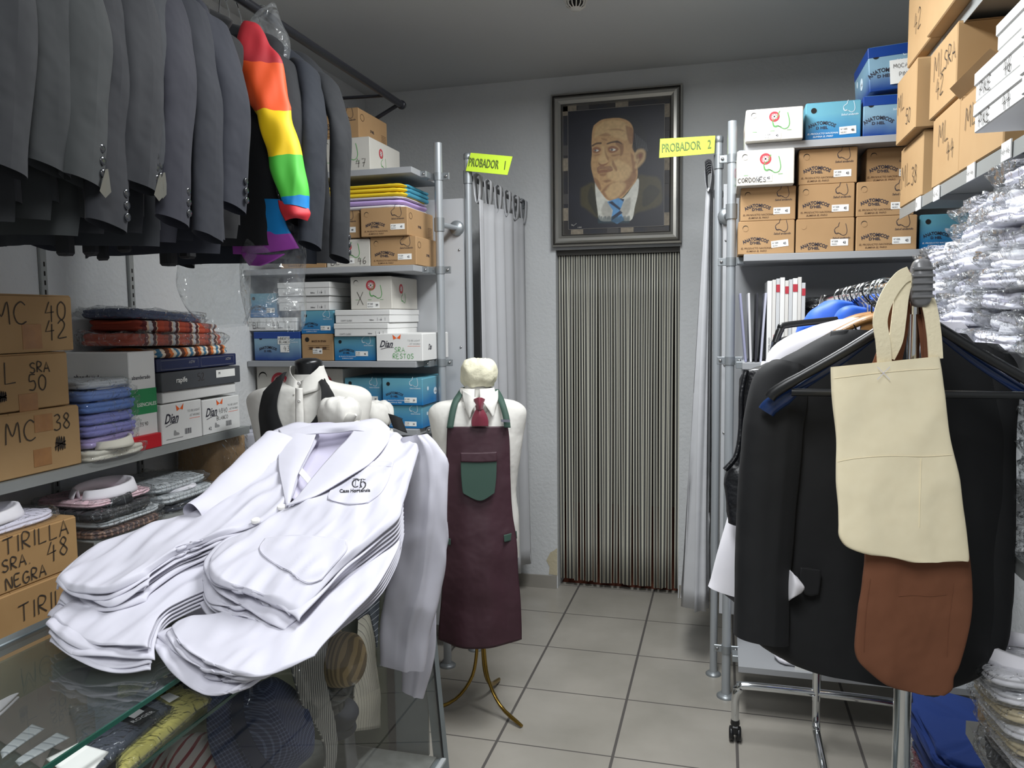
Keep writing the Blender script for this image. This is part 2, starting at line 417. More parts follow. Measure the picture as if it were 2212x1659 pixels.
# ================================================================ tube shelving, fitting-room curtains, doorway
m_tube = mat('grey lacquered steel tube', (168, 173, 177), .35, .35, .5)
m_clamp = mat('pressed steel clamp', (150, 155, 158), .4, .6)
m_shelf = mat('grey laminate shelf', (158, 160, 163), .55)
m_panel = mat('pale grey panel', (176, 178, 181), .6)
m_screw = mat('zinc screw', (150, 150, 150), .3, .9)
m_chrome = mat('chrome', (215, 218, 220), .08, 1.0)
m_blk = mat('black plastic', (22, 23, 25), .3)

def ribbon(mb, pts, w, o, ex, ey, m, lift=.0009, close=False):
    o = V(o); ex = V(ex); ey = V(ey); nn = ex.cross(ey); pts = [V((p[0], p[1])) for p in pts]
    if len(pts) > 3: pts = [V((q.x, q.y)) for q in cr([V((p.x, p.y, 0)) for p in pts], len(pts) * 4)]
    vs = []; fs = []
    for i, p in enumerate(pts):
        d = pts[min(i + 1, len(pts) - 1)] - pts[max(i - 1, 0)]
        d = d.normalized() if d.length else V((1, 0)); n_ = V((-d.y, d.x)) * w / 2
        for q in (p + n_, p - n_): vs.append(o + ex * q.x + ey * q.y + nn * lift)
        if i: k = len(vs); fs.append((k - 4, k - 3, k - 1, k - 2))
    mb.add(vs, fs, m)
def disc(mb, c, r, ex, ey, m, lift=.0007, r0=0, n=20, sq=1.0):
    c = V(c); ex = V(ex); ey = V(ey); nn = ex.cross(ey); vs = []
    for k in range(n):
        t = 2 * pi * k / n; vs.append(c + ex * r * cos(t) * sq + ey * r * sin(t) + nn * lift)
    if r0:
        for k in range(n):
            t = 2 * pi * k / n; vs.append(c + ex * r0 * cos(t) * sq + ey * r0 * sin(t) + nn * lift)
        mb.add(vs, [(k, (k + 1) % n, n + (k + 1) % n, n + k) for k in range(n)], m)
    else: mb.add(vs, [tuple(range(n))], m)
def rect(mb, o, ex, ey, x0, y0, x1, y1, m, lift=.0006, rot=0):
    o = V(o); ex = V(ex); ey = V(ey); nn = ex.cross(ey); cx_, cy_ = (x0 + x1) / 2, (y0 + y1) / 2; vs = []
    for x, y in ((x0, y0), (x1, y0), (x1, y1), (x0, y1)):
        dx, dy = x - cx_, y - cy_; x, y = cx_ + dx * cos(rot) - dy * sin(rot), cy_ + dx * sin(rot) + dy * cos(rot)
        vs.append(o + ex * x + ey * y + nn * lift)
    mb.quad(*vs, m)

SHZ = [1.035, 1.452, 1.871, 2.288]
YSF, YPOST, YPAN = 3.17, 3.357, 3.534
def post(name, label, x, y, h, r=.0185, cat='post', clamps=(), side=1):
    t = thing(name, label, cat, (x, y, 0))
    MB().tube([(x, y, .012), (x, y, h)], r, m_tube, 16).build('tube', t)
    MB().lathe((x, y, 0), [(r * 2.1, 0), (r * 2.1, .006), (r * 1.7, .012), (r * 1.05, .016)], m_clamp, 20).build('foot_flange', t)
    for z in clamps:
        c = MB(); c.lathe((x, y, z), [(r + .003, -.017), (r + .003, .017)], m_clamp, 16)
        c.box((x - .052, y - .005, z - .016), (x + .052, y + .003, z + .016), m_clamp, bev=.002)
        for s_ in (-1, 1): c.lathe((x + s_ * .038, y - .005, z), [(.007, 0), (.006, -.005), (.0, -.006)], m_screw, 8, 'y')
        c.build('clamp', t)
    return t
# left shelving
pL = post('shelf_post', 'grey tubular post at the right end of the left shelving', -1.237, YPOST, 2.42, clamps=(2.272, 1.857, 1.438))
c = MB(); c.lathe((-1.237, YPOST, 2.06), [(.023, -.03), (.023, .03)], m_clamp, 16); c.tube([(-1.237, YPOST, 2.062), (-1.215, YPAN - .01, 2.062)], .0125, m_tube, 12)
c.lathe((-1.214, YPAN - .022, 2.062), [(.0, -.002), (.03, 0), (.036, .012), (.036, .022)], m_clamp, 18, 'y'); c.build('wall_tie', pL)
for z, nm in zip(SHZ, ('fourth shelf board from the top, mostly hidden behind the mannequins', 'third shelf board carrying slim white boxes, left shelving', 'second shelf board from the top carrying kraft shoe boxes, left shelving', 'top shelf board of the left shelving with one kraft and one white box')):
    s_ = MB().box((XL + .004, YSF, z - .026), (-1.29, YPAN - .002, z), m_shelf, bev=.001)
    s_.box((-1.292, YSF + .1, z - .03), (-1.262, YSF + .16, z - .002), m_clamp, bev=.002); s_.lathe((-1.275, YSF + .1, z - .016), [(.006, 0), (.005, -.004), (0, -.005)], m_screw, 8, 'y')
    tag(s_.build('shelf_board'), 'grey ' + nm, 'shelf')
q = MB().box((XL + .004, YPAN, .12), (-1.185, YPAN + .018, 2.2), m_panel); 
for zz in (1.0, 1.5, 1.96): q.lathe((-1.205, YPAN - .0005, zz), [(.006, 0), (.004, -.003), (0, -.004)], m_screw, 8, 'y')
tag(q.build('partition_panel'), 'pale grey partition panel behind the left shelving', 'panel')
# right shelving
pR = post('shelf_post', 'grey tubular post at the left end of the right shelving', .032, YPOST, 2.42, clamps=(2.272, 1.857, 1.45, .213))
c = MB(); c.lathe((.032, YPOST, 2.06), [(.023, -.03), (.023, .03)], m_clamp, 16); c.tube([(.032, YPOST, 2.062), (.012, YPAN - .01, 2.062)], .0125, m_tube, 12)
c.lathe((.012, YPAN - .022, 2.062), [(.0, -.002), (.03, 0), (.036, .012), (.036, .022)], m_clamp, 18, 'y'); c.build('wall_tie', pR)
for z, nm in zip([.225] + SHZ, ('bottom shelf board near the floor behind the clothes rack', 'lower shelf board hidden by the black jacket', 'shelf board carrying magazines, right shelving', 'shelf board under the kraft shoe boxes, right shelving', 'top shelf board of the right shelving under the blue boxes')):
    s_ = MB().box((.078, YSF, z - .026), (XR - .004, YPAN - .002, z), m_shelf, bev=.001)
    s_.box((.055, YSF + .1, z - .03), (.085, YSF + .16, z - .002), m_clamp, bev=.002)
    tag(s_.build('shelf_board'), 'grey ' + nm, 'shelf')
q = MB().box((.0, YPAN, .3), (XR - .004, YPAN + .018, 2.2), m_panel)
for zz in (1.12, 1.42, 1.96): q.lathe((.012, YPAN - .0005, zz), [(.006, 0), (.004, -.003), (0, -.004)], m_screw, 8, 'y')
tag(q.build('partition_panel'), 'pale grey partition panel behind the right shelving', 'panel')

# curtain poles with rods to the back wall
YC = 3.56
def pole(x, lab, xr):
    t = post('curtain_pole', lab, x, YC, 2.4, .0165)
    c = MB(); c.lathe((x, YC, 2.4), [(.0165, -.02), (.0185, -.018), (.0185, .005), (.012, .012), (0, .013)], m_clamp, 14)
    c.lathe((x, YC, 2.3), [(.021, -.03), (.021, .03)], m_clamp, 16); c.build('cap', t)
    r = thing('curtain_rod', 'dark horizontal rod from the ' + ('left' if x < -1 else 'right') + ' curtain pole to the back wall', 'rod', (xr, YC, 2.305))
    MB().tube([(x, YC, 2.305), (xr, YB - .01, 2.305)], .0125, mat('dark rod', (60, 60, 62), .3, .6), 12).build('rod', r)
    MB().lathe((xr, YB - .03, 2.305), [(.012, 0), (.026, .004), (.03, .014), (.03, .029)], m_clamp, 18, 'y').build('flange', r)
    return t
pole(-1.165, 'slim grey curtain pole of the left fitting room', -1.145)
pole(-.022, 'slim grey curtain pole of the right fitting room', -.03)
m_cur = mat('light grey polyester curtain', (186, 187, 190), .7, bump=(5, .3, .02))
def curtain(lab, x0, y0, x1, y1, z0, z1, folds, amp, dark, seed=1, flare=0.0, taper=.55, dx=0.0):
    t = thing('fitting_room_curtain', lab, 'curtain', (x0, y0, z0), 'fitting room curtains')
    n = folds * 12; d = V((x1 - x0, y1 - y0, 0)); L = d.length; d.normalize(); pn = V((d.y, -d.x, 0)); P = []
    for i in range(n + 1):
        u = i / n; r = []
        for j in range(22):
            v = j / 21; z = z1 - (z1 - z0) * v - (.012 * sin(u * 9 + seed) * v)
            a = amp * (taper + (1.15 - taper) * v); ph = u * folds * 2 * pi + .5 * sin(v * 2 + seed) + .35 * sin(5 * u)
            off = a * sin(ph) + .3 * a * sin(2.3 * ph + 1.3 + v)
            r.append(V((x0, y0, 0)) + d * (L * u + .012 * sin(2 * ph) * v + flare * v * (u - .5)) + pn * off + V((dx * v, 0, z)))
        P.append(r)
    MB().grid(P, m_cur, thick=.0015).build('cloth', t)
    for k in range(folds + 1):                # tab loops over the rod
        u = (k + .15) / (folds + .3); c = V((x0, y0, 0)) + d * (L * u); w = .027; P = []
        for i in range(15):
            a = 2 * pi * i / 14; rr = .016
            p = c + pn * (rr * sin(a)) + V((0, 0, 2.305 + (rr * cos(a) if cos(a) > 0 else cos(a) * (2.305 - z1 + .02))))
            P.append([p - d * w, p + d * w])
        MB().grid(P, m_cur, thick=.001).build('tab_loop', t)
    return t
curtain('light grey curtain of the left fitting room hanging open in soft folds', -1.13, YC + .022, -1.12, YB - .03, .2, 2.2, 5, .034, 0, 1)
curtain('light grey curtain of the right fitting room bunched beside its pole', -.066, YC + .05, -.06, YC + .36, .27, 2.2, 5, .048, 0, 4, .08, .2, -.05)

# strip curtain in the doorway
t = thing('strip_curtain', 'striped plastic strip curtain hanging in the back doorway', 'strip curtain', (DX0, YB + .05, 0))
MB().box((DX0 + .002, YB + .035, DZ - .03), (DX1 - .002, YB + .075, DZ - .002), mat('curtain rail dark', (70, 68, 64), .5, .3)).build('rail', t)
ms1 = mat('cream strip edge', (222, 220, 204), .4); ms2 = mat('grey strip centre', (98, 98, 96), .45); ms3 = mat('dark strip line', (44, 44, 44), .5)
N = 24; pitch = (DX1 - DX0 - .01) / N
for k in range(N):
    x = DX0 + .005 + pitch * (k + .5); s_ = MB(); sw = R.uniform(-.003, .003); ang = R.uniform(-.35, .35); zb = .045 + R.uniform(-.006, .006) - .012 * k / N
    w = .0235; prof = [(-w / 2, .0), (-w / 2 + .006, -.0022), (-w / 2 + .008, -.0026), (0, -.0018), (w / 2 - .008, -.0026), (w / 2 - .006, -.0022), (w / 2, 0)]
    lean = (.006 * sin(k * 1.7)); G = []
    cols = [ms1, ms3, ms2, ms2, ms3, ms1]
    for a in range(6):
        P = []
        for q in (a, a + 1):
            px, py = prof[q]; r_ = []
            for j in range(9):
                v = j / 8; an = ang * sin(v * 3 + k)
                r_.append(V((x + px * cos(an) + lean * v + sw * sin(3 * v), YB + .055 + py + px * sin(an), (DZ - .03) * (1 - v) + zb * v)))
            P.append(r_)
        s_.grid(P, cols[a], thick=.0008)
    s_.build('strip', t)

# smoke detector on the ceiling
t = thing('smoke_detector', 'white slatted smoke detector on the ceiling', 'smoke detector', (-.62, 3.42, ZC))
md = mat('off white plastic', (214, 212, 206), .5)
MB().lathe((-.62, 3.42, ZC), [(.055, 0), (.055, -.018), (.045, -.026)], md, 24).build('base', t)
MB().lathe((-.62, 3.42, ZC), [(.03, -.026), (.03, -.048)], mat('dark grille', (30, 30, 30), .8), 16).build('sensor', t)
g = MB()
for k in range(14):
    a = 2 * pi * k / 14; g.tube([(-.62 + .045 * cos(a), 3.42 + .045 * sin(a), ZC - .024), (-.62 + .04 * cos(a), 3.42 + .04 * sin(a), ZC - .045), (-.62 + .022 * cos(a), 3.42 + .022 * sin(a), ZC - .056)], .0028, md, 6)
g.lathe((-.62, 3.42, ZC - .054), [(.026, 0), (.024, -.006), (0, -.008)], md, 16); g.build('cage', t)

# yellow-green signs
m_sign = mat('fluorescent yellow card', (206, 240, 62), .6); m_print = mat('sign lettering', (112, 134, 50), .6); m_print2 = mat('sign outline', (52, 66, 34), .6)
def sign(px, lab, txt, num, Y, rev, sxx=1.0):
    P = [at(x, y, Y=Y) for x, y in px]; o = P[3]; ex = (P[2] - P[3]); w = ex.length; ex.normalize(); ey = (P[0] - P[3]); h = ey.length; ey = (ey - ex * ey.dot(ex)).normalized(); nn = ex.cross(ey)
    t = thing('fitting_room_sign', lab, 'sign', o)
    b = MB(); b.add([P[3], P[2], P[1], P[0]] + [p - nn * .003 for p in (P[3], P[2], P[1], P[0])], [(0, 1, 2, 3), (7, 6, 5, 4), (0, 4, 5, 1), (1, 5, 6, 2), (2, 6, 7, 3), (3, 7, 4, 0)], m_sign)
    b.build('card', t)
    l = MB(); z = o + ey * h * .27; s_ = h * .64
    for dx, mm, lf in ((0, m_print2, 0), (.0016, m_print, .0004)):
        l.text(txt, z + ex * (w * .045 + dx) + ey * dx + nn * lf, ex, ey, s_, mm, bold=.02 if not dx else .0, sx=.60 * sxx)
        l.text(num, z + ex * (w * .88 + dx) + ey * dx + nn * lf, ex, ey, s_, mm, bold=.02 if not dx else .0, sx=.60 * sxx)
    l.build('lettering', t, label='green outlined capital lettering')
sign([(1017, 330), (1107, 338), (1096, 378), (1006, 369)], 'yellow-green sign reading PROBADOR 1 on the left curtain pole', 'PROBADOR', '1', 3.53, 0, .84)
sign([(1426, 300), (1545, 293), (1543, 331), (1424, 341)], 'yellow-green sign reading PROBADOR 2 on the right curtain pole', 'PROBADOR', '2', 3.53, 0)
# ================================================================ framed portrait above the doorway
YP = YB - .045
t = thing('framed_portrait', 'silver framed oil portrait of a balding man in a blue tie above the doorway', 'painting', (-.59, YP, 2.04))
fx0, fx1, fz0, fz1 = -.957, -.222, 2.043, 2.9
m_silver = mat('brushed silver frame', (184, 182, 176), .3, .8, bump=(40, .08, .001))
m_silver2 = mat('dark silver frame edge', (88, 86, 84), .4, .7)
prof = [(0, .04, 0), (0, -.008, 0), (.010, -.014, 0), (.014, -.004, 1), (.018, -.012, 0), (.030, -.028, 0), (.045, -.030, 0), (.060, -.016, 0), (.066, -.010, 1), (.070, .006, 0), (.07, .02, 0)]
f = MB(); cor = lambda d: [(fx0 + d, fz0 + d), (fx1 - d, fz0 + d), (fx1 - d, fz1 - d), (fx0 + d, fz1 - d)]
for i in range(len(prof) - 1):
    a, b = prof[i], prof[i + 1]; A = cor(a[0]); B = cor(b[0])
    for k in range(4):
        j = (k + 1) % 4
        f.add([(A[k][0], YP + a[1], A[k][1]), (A[j][0], YP + a[1], A[j][1]), (B[j][0], YP + b[1], B[j][1]), (B[k][0], YP + b[1], B[k][1])], [(0, 1, 2, 3)], m_silver2 if b[2] or i == 0 else m_silver)
f.box((fx0 + .002, YP + .03, fz0 + .002), (fx1 - .002, YP + .043, fz1 - .002), m_silver2)
f.build('frame', t)
mo = MB(); mdk = mat('dark mosaic border', (24, 28, 40), .5, var=(9, .9, (44, 38, 34))); mcr = mat('aged cream mosaic', (140, 130, 114), .6, var=(50, .8, (112, 104, 92)))
mg = mat('grey mosaic', (70, 68, 68), .6)
ix0, ix1, iz0, iz1 = fx0 + .069, fx1 - .069, fz0 + .069, fz1 - .069
mo.box((ix0, YP + .006, iz0), (ix1, YP + .012, iz1), mdk)
def chip(x0, z0, x1, z1, m=mcr): mo.box((x0, YP + .004, z0), (x1, YP + .0065, z1), m)
b_ = .027
for fz in (.28, .55, .92): pass
H_ = iz1 - iz0; W_ = ix1 - ix0
for a0, a1, m_ in ((.93, 1., mcr), (.5, .6, mcr), (.11, .21, mcr), (.62, .7, mg), (.24, .32, mg)): chip(ix0, iz0 + H_ * a0, ix0 + b_, iz0 + H_ * a1, m_)
for a0, a1, m_ in ((.86, .96, mcr), (.46, .56, mcr), (.04, .14, mcr), (.76, .84, mg), (.36, .44, mg)): chip(ix1 - b_, iz0 + H_ * a0, ix1, iz0 + H_ * a1, m_)
for a0, a1, m_ in ((0, .13, mcr), (.5, .62, mcr), (.14, .25, mg)): chip(ix0 + W_ * a0, iz1 - b_, ix0 + W_ * a1, iz1, m_)
for a0, a1, m_ in ((.07, .19, mcr), (.55, .67, mcr), (.42, .53, mg)): chip(ix0 + W_ * a0, iz0, ix0 + W_ * a1, iz0 + b_, m_)
mo.build('mosaic_border', t, label='dark border with cream mosaic chips')
# canvas: paint layers laid on one flat canvas
cv = MB(); yc = YP + .004
mbg = mat('dark blue paint ground', (24, 26, 36), .6, var=(5, .8, (34, 30, 36)))
cv.box((ix0 + b_, yc, iz0 + b_), (ix1 - b_, yc + .006, iz1 - b_), mbg)
m_rim = mat('canvas rim', (120, 116, 110), .5)
for q in ((ix0 + b_, iz0 + b_, ix0 + b_ + .002, iz1 - b_), (ix1 - b_ - .002, iz0 + b_, ix1 - b_, iz1 - b_), (ix0 + b_, iz0 + b_, ix1 - b_, iz0 + b_ + .002), (ix0 + b_, iz1 - b_ - .002, ix1 - b_, iz1 - b_)):
    cv.box((q[0], yc - .002, q[1]), (q[2], yc, q[3]), m_rim)
import numpy as np
def pt(u, v): return at(1150 + u / 3.771, 160 + v / 3.771, Y=yc)
NXp, NZp = 190, 230
gx = np.linspace(ix0 + b_ + .002, ix1 - b_ - .002, NXp); gz = np.linspace(iz0 + b_ + .002, iz1 - b_ - .002, NZp); GX, GZ = np.meshgrid(gx, gz)
rs_ = np.random.RandomState(3); big = rs_.rand(12, 10)
def upn(a, ny, nx):
    yi = np.linspace(0, a.shape[0] - 1.001, ny); xi = np.linspace(0, a.shape[1] - 1.001, nx); y0 = yi.astype(int); x0 = xi.astype(int); fy = (yi - y0)[:, None]; fx_ = (xi - x0)[None]
    return a[y0][:, x0] * (1 - fy) * (1 - fx_) + a[y0][:, x0 + 1] * (1 - fy) * fx_ + a[y0 + 1][:, x0] * fy * (1 - fx_) + a[y0 + 1][:, x0 + 1] * fy * fx_
cloud = upn(big, NZp, NXp); fine = upn(rs_.rand(60, 50), NZp, NXp)
IMG = np.array(lin((22, 24, 36))[:3])[None, None] * (.7 + .6 * cloud)[..., None]
def blob(pts, c, smooth=True, n=4, soft=.0035, al=1.0):
    """one soft-edged stroke of paint on the canvas"""
    P = [pt(*p) for p in pts]
    if smooth: P = cr(P + [P[0]], len(P) * n)[:-1]
    X = np.array([p.x for p in P]); Z = np.array([p.z for p in P]); d2 = np.full(GX.shape, 1e9); ins = np.zeros(GX.shape, bool)
    for i in range(len(X)):
        j = (i + 1) % len(X); ax, az, bx, bz = X[i], Z[i], X[j], Z[j]; L2 = (bx - ax) ** 2 + (bz - az) ** 2 + 1e-12
        tt_ = np.clip(((GX - ax) * (bx - ax) + (GZ - az) * (bz - az)) / L2, 0, 1); d2 = np.minimum(d2, (GX - ax - tt_ * (bx - ax)) ** 2 + (GZ - az - tt_ * (bz - az)) ** 2)
        if az != bz:
            cnd = ((az > GZ) != (bz > GZ)) & (GX < (bx - ax) * (GZ - az) / (bz - az) + ax); ins ^= cnd
    sd = np.sqrt(d2) * np.where(ins, 1, -1); a_ = np.clip(sd / soft + .5, 0, 1); a_ = (a_ * a_ * (3 - 2 * a_) * al)[..., None]
    global IMG
    IMG = IMG * (1 - a_) + np.array(lin(c)[:3])[None, None] * (.88 + .24 * fine)[..., None] * a_
def pm(n, c, c2=None, sc=22): return c
skin = pm('skin', (188, 150, 104), (170, 128, 86)); skl = pm('skin light', (204, 172, 124), (192, 156, 108)); skd = pm('skin shade', (136, 94, 64), (150, 106, 72)); skr = pm('skin red', (122, 66, 50)); drk = pm('dark line', (52, 36, 34)); hair = pm('hair', (26, 28, 34), (60, 62, 66), 60)
oli = pm('olive coat', (66, 60, 36), (48, 46, 30)); oli2 = pm('olive dark', (42, 40, 28)); shw = pm('shirt', (206, 206, 196), (182, 184, 178)); shs = pm('shirt shade', (160, 158, 150)); tb = pm('tie blue', (88, 146, 196), (66, 122, 176)); td = pm('tie stripe', (24, 40, 68)); tl = pm('teal', (36, 62, 72), (60, 96, 104)); wht = pm('white', (226, 224, 214)); gry = pm('hair grey', (96, 98, 102))
blob([(395, 930), (440, 905), (500, 885), (600, 960), (760, 960), (860, 830), (930, 830), (1030, 850), (1058, 960), (1045, 1060), (930, 1110), (850, 1130), (780, 1180), (600, 1180), (530, 1170), (440, 1100), (395, 1060)], oli, soft=.02)
blob([(900, 960), (960, 900), (1040, 950), (980, 1040), (900, 1080)], oli2, soft=.012)
blob([(480, 900), (520, 1000), (530, 1150), (500, 1120), (450, 1010)], oli2, soft=.012)
blob([(510, 880), (600, 1000), (740, 1010), (858, 850), (862, 960), (835, 1080), (805, 1190), (700, 1190), (640, 1200), (550, 1190), (530, 1100), (515, 980)], shw)
blob([(600, 1030), (640, 1070), (650, 1170), (600, 1180), (560, 1110)], shs, soft=.012, al=.8); blob([(750, 1030), (800, 1010), (790, 1120), (740, 1160), (715, 1110)], shs, soft=.012, al=.8)
blob([(500, 420), (540, 385), (620, 355), (700, 335), (790, 345), (870, 390), (920, 470), (930, 560), (920, 640), (860, 660), (800, 600), (700, 400), (560, 420)], hair, soft=.006)
for k in range(14):
    u0 = 830 + k * 7; blob([(u0, 480 + 6 * k), (u0 + 4, 480 + 6 * k), (u0 + 18, 600 + 2 * k), (u0 + 12, 604 + 2 * k)], gry if k % 2 else hair, False, soft=.003, al=.7)
blob([(500, 420), (560, 375), (640, 360), (720, 360), (790, 390), (822, 450), (815, 540), (830, 640), (842, 720), (858, 780), (850, 860), (800, 930), (740, 1000), (690, 1030), (620, 1030), (570, 980), (520, 900), (492, 820), (478, 740), (485, 640), (482, 560), (488, 470)], skin, n=6)
blob([(520, 430), (590, 385), (700, 375), (780, 420), (790, 500), (760, 540), (700, 520), (610, 500), (540, 500), (505, 520)], skl, soft=.016, al=.8)
blob([(560, 960), (620, 900), (740, 850), (800, 800), (846, 800), (840, 860), (790, 930), (720, 1000), (640, 1028), (590, 1000)], skd, soft=.010, al=.75)
blob([(590, 960), (650, 890), (740, 880), (760, 920), (700, 1000), (630, 1020)], skl, soft=.016, al=.8)
blob([(640, 720), (700, 700), (800, 760), (790, 840), (720, 880), (640, 860), (610, 820)], skl, soft=.016, al=.8)
blob([(500, 840), (540, 870), (560, 930), (545, 945), (510, 890)], skd, soft=.010, al=.75); blob([(760, 420), (820, 450), (818, 560), (790, 560), (770, 500)], skd, soft=.010, al=.75)
blob([(690, 540), (740, 570), (740, 640), (715, 670), (715, 610), (680, 570)], skd, soft=.010, al=.75); blob([(800, 640), (835, 680), (850, 780), (820, 800), (810, 720)], skd, soft=.010, al=.75)
for w_ in ([(545, 500), (600, 480), (640, 500), (600, 506)], [(560, 520), (600, 530), (610, 545), (570, 535)], [(600, 455), (700, 445), (760, 470), (700, 458)]): blob(w_, skd, soft=.008, al=.6)
blob([(484, 580), (520, 560), (560, 556), (562, 570), (520, 574), (490, 592)], drk, soft=.003, al=.85); blob([(602, 566), (650, 548), (700, 545), (735, 575), (700, 560), (650, 562), (612, 574)], drk, soft=.003, al=.85)
blob([(488, 610), (510, 595), (545, 600), (560, 620), (530, 645), (495, 640)], skr, soft=.005, al=.7); blob([(615, 600), (650, 585), (690, 598), (700, 620), (650, 645), (620, 630)], skr, soft=.005, al=.7)
blob([(500, 622), (520, 614), (542, 622), (522, 632)], wht); blob([(630, 616), (655, 607), (680, 616), (655, 627)], wht)
blob([(502, 622), (513, 613), (524, 622), (513, 632)], drk, soft=.003, al=.85); blob([(636, 616), (648, 606), (660, 616), (648, 627)], drk, soft=.003, al=.85)
blob([(500, 660), (540, 650), (550, 658), (520, 668)], skd, soft=.010, al=.75); blob([(640, 660), (700, 650), (710, 658), (660, 672)], skd, soft=.010, al=.75)
blob([(565, 580), (590, 600), (620, 690), (605, 725), (570, 735), (540, 720), (545, 680), (570, 650)], skl, soft=.016, al=.8); blob([(538, 715), (560, 735), (600, 728), (625, 712), (610, 690), (622, 720), (580, 750), (545, 740)], skr, soft=.005, al=.7)
blob([(590, 600), (600, 640), (625, 690), (612, 700), (595, 660)], skd, soft=.010, al=.75)
blob([(525, 765), (560, 740), (590, 752), (640, 750), (655, 785), (600, 775), (550, 778), (532, 800)], (140, 100, 76), al=.8); blob([(530, 790), (580, 778), (655, 782), (620, 800), (560, 806), (538, 812)], skr, soft=.005, al=.7); blob([(545, 812), (600, 808), (590, 830), (555, 830)], skd, soft=.010, al=.75)
blob([(655, 700), (690, 770), (680, 790), (650, 740)], skd, soft=.010, al=.75); blob([(570, 870), (620, 860), (640, 872), (600, 884)], skd, soft=.010, al=.75)
blob([(830, 640), (860, 615), (900, 612), (922, 640), (915, 700), (880, 745), (850, 770), (835, 760), (845, 720), (828, 700)], skl, soft=.016, al=.8); blob([(845, 660), (880, 635), (905, 650), (895, 690), (870, 720), (855, 740), (870, 690), (850, 690)], skd, soft=.010, al=.75); blob([(868, 655), (890, 650), (892, 675), (870, 690)], skr, soft=.005, al=.7)
blob([(610, 1040), (700, 1010), (750, 1020), (715, 1110), (750, 1190), (690, 1220), (640, 1195), (655, 1110)], tb, False)
blob([(620, 1045), (650, 1035), (720, 1095), (712, 1110)], td, False); blob([(705, 1012), (748, 1018), (742, 1040)], td, False); blob([(650, 1160), (716, 1112), (735, 1130), (645, 1195)], td, False)
for k in range(16): u0 = 540 + k * 16; blob([(u0, 1150 + (k * 37) % 25), (u0 + 14, 1160), (u0 + 10, 1215), (u0 - 6, 1205)], tl, soft=.008, al=.7)
cv.build('canvas', t)
blob([(820, 560), (850, 600), (838, 640), (812, 600)], hair, soft=.006, al=.8)
pmt = bpy.data.materials.new('oil paint'); pmt.use_nodes = True; nt_ = pmt.node_tree; at_ = nt_.nodes.new('ShaderNodeAttribute'); at_.attribute_name = 'paint'; nt_.links.new(at_.outputs['Color'], nt_.nodes['Principled BSDF'].inputs['Base Color']); nt_.nodes['Principled BSDF'].inputs['Roughness'].default_value = .45
pb = MB(); pb.v = [(float(x), yc - .0012, float(z)) for z in gz for x in gx]; pb.mi(pmt)
for j in range(NZp - 1):
    for i in range(NXp - 1): q_ = j * NXp + i; pb.f.append((q_, q_ + 1, q_ + NXp + 1, q_ + NXp)); pb.m.append(0); pb.sm.append(True)
po = pb.build('painted_image', t); ca_ = po.data.color_attributes.new('paint', 'FLOAT_COLOR', 'POINT'); fl_ = np.ones((NZp * NXp, 4), np.float32); fl_[:, :3] = np.clip(IMG, 0, 1).reshape(-1, 3); ca_.data.foreach_set('color', fl_.ravel())
wht = mat('white paint', (214, 212, 204), .6)
sg = MB(); ex, ey = V((1, 0, 0)), V((0, 0, 1)); o = pt(320, 1240); o.y = yc - .008
ribbon(sg, [(0, .012), (.004, .002), (.008, .009), (.012, .0), (.018, .006), (.03, .014)], .0012, o, ex, ey, wht); sg.text('1-2002', pt(368, 1255) - V((0, .008, 0)), ex, ey, .009, wht); sg.build('signature', t)
# ================================================================ shoe boxes
m_kraft = mat('kraft shoe box card', (172, 138, 98), .8, var=(7, .5, (162, 128, 88)), bump=(200, .05, .0005))
m_carton = mat('brown carton board', (176, 144, 102), .85, var=(5, .6, (166, 132, 90)), bump=(90, .08, .001))
m_cartd = mat('old brown carton', (166, 132, 88), .85, var=(5, .6, (148, 114, 72)), bump=(60, .12, .001))
m_wbox = mat('white shoe box card', (204, 201, 193), .75, var=(6, .5, (193, 190, 180)))
m_white2 = mat('white card', (226, 226, 224), .7, var=(5, .4, (216, 216, 214)))
m_ink = mat('navy print ink', (40, 38, 52), .7); m_pen = mat('black marker', (52, 44, 38), .7); m_red = mat('red print', (186, 52, 66), .7); m_grn = mat('green print', (84, 160, 84), .7)
m_lab = mat('white sticker', (236, 236, 232), .6); m_hole = mat('box hole shadow gap', (24, 20, 18), .9); m_brn = mat('brown print', (92, 66, 46), .8); m_gry = mat('grey print', (150, 150, 150), .8)
m_or = mat('orange print', (232, 96, 30), .7); m_wht = mat('white print', (214, 226, 234), .7); m_tape = mat('brown packing tape', (168, 120, 72), .3, coat=.3, var=(30, .7, (150, 104, 62)))
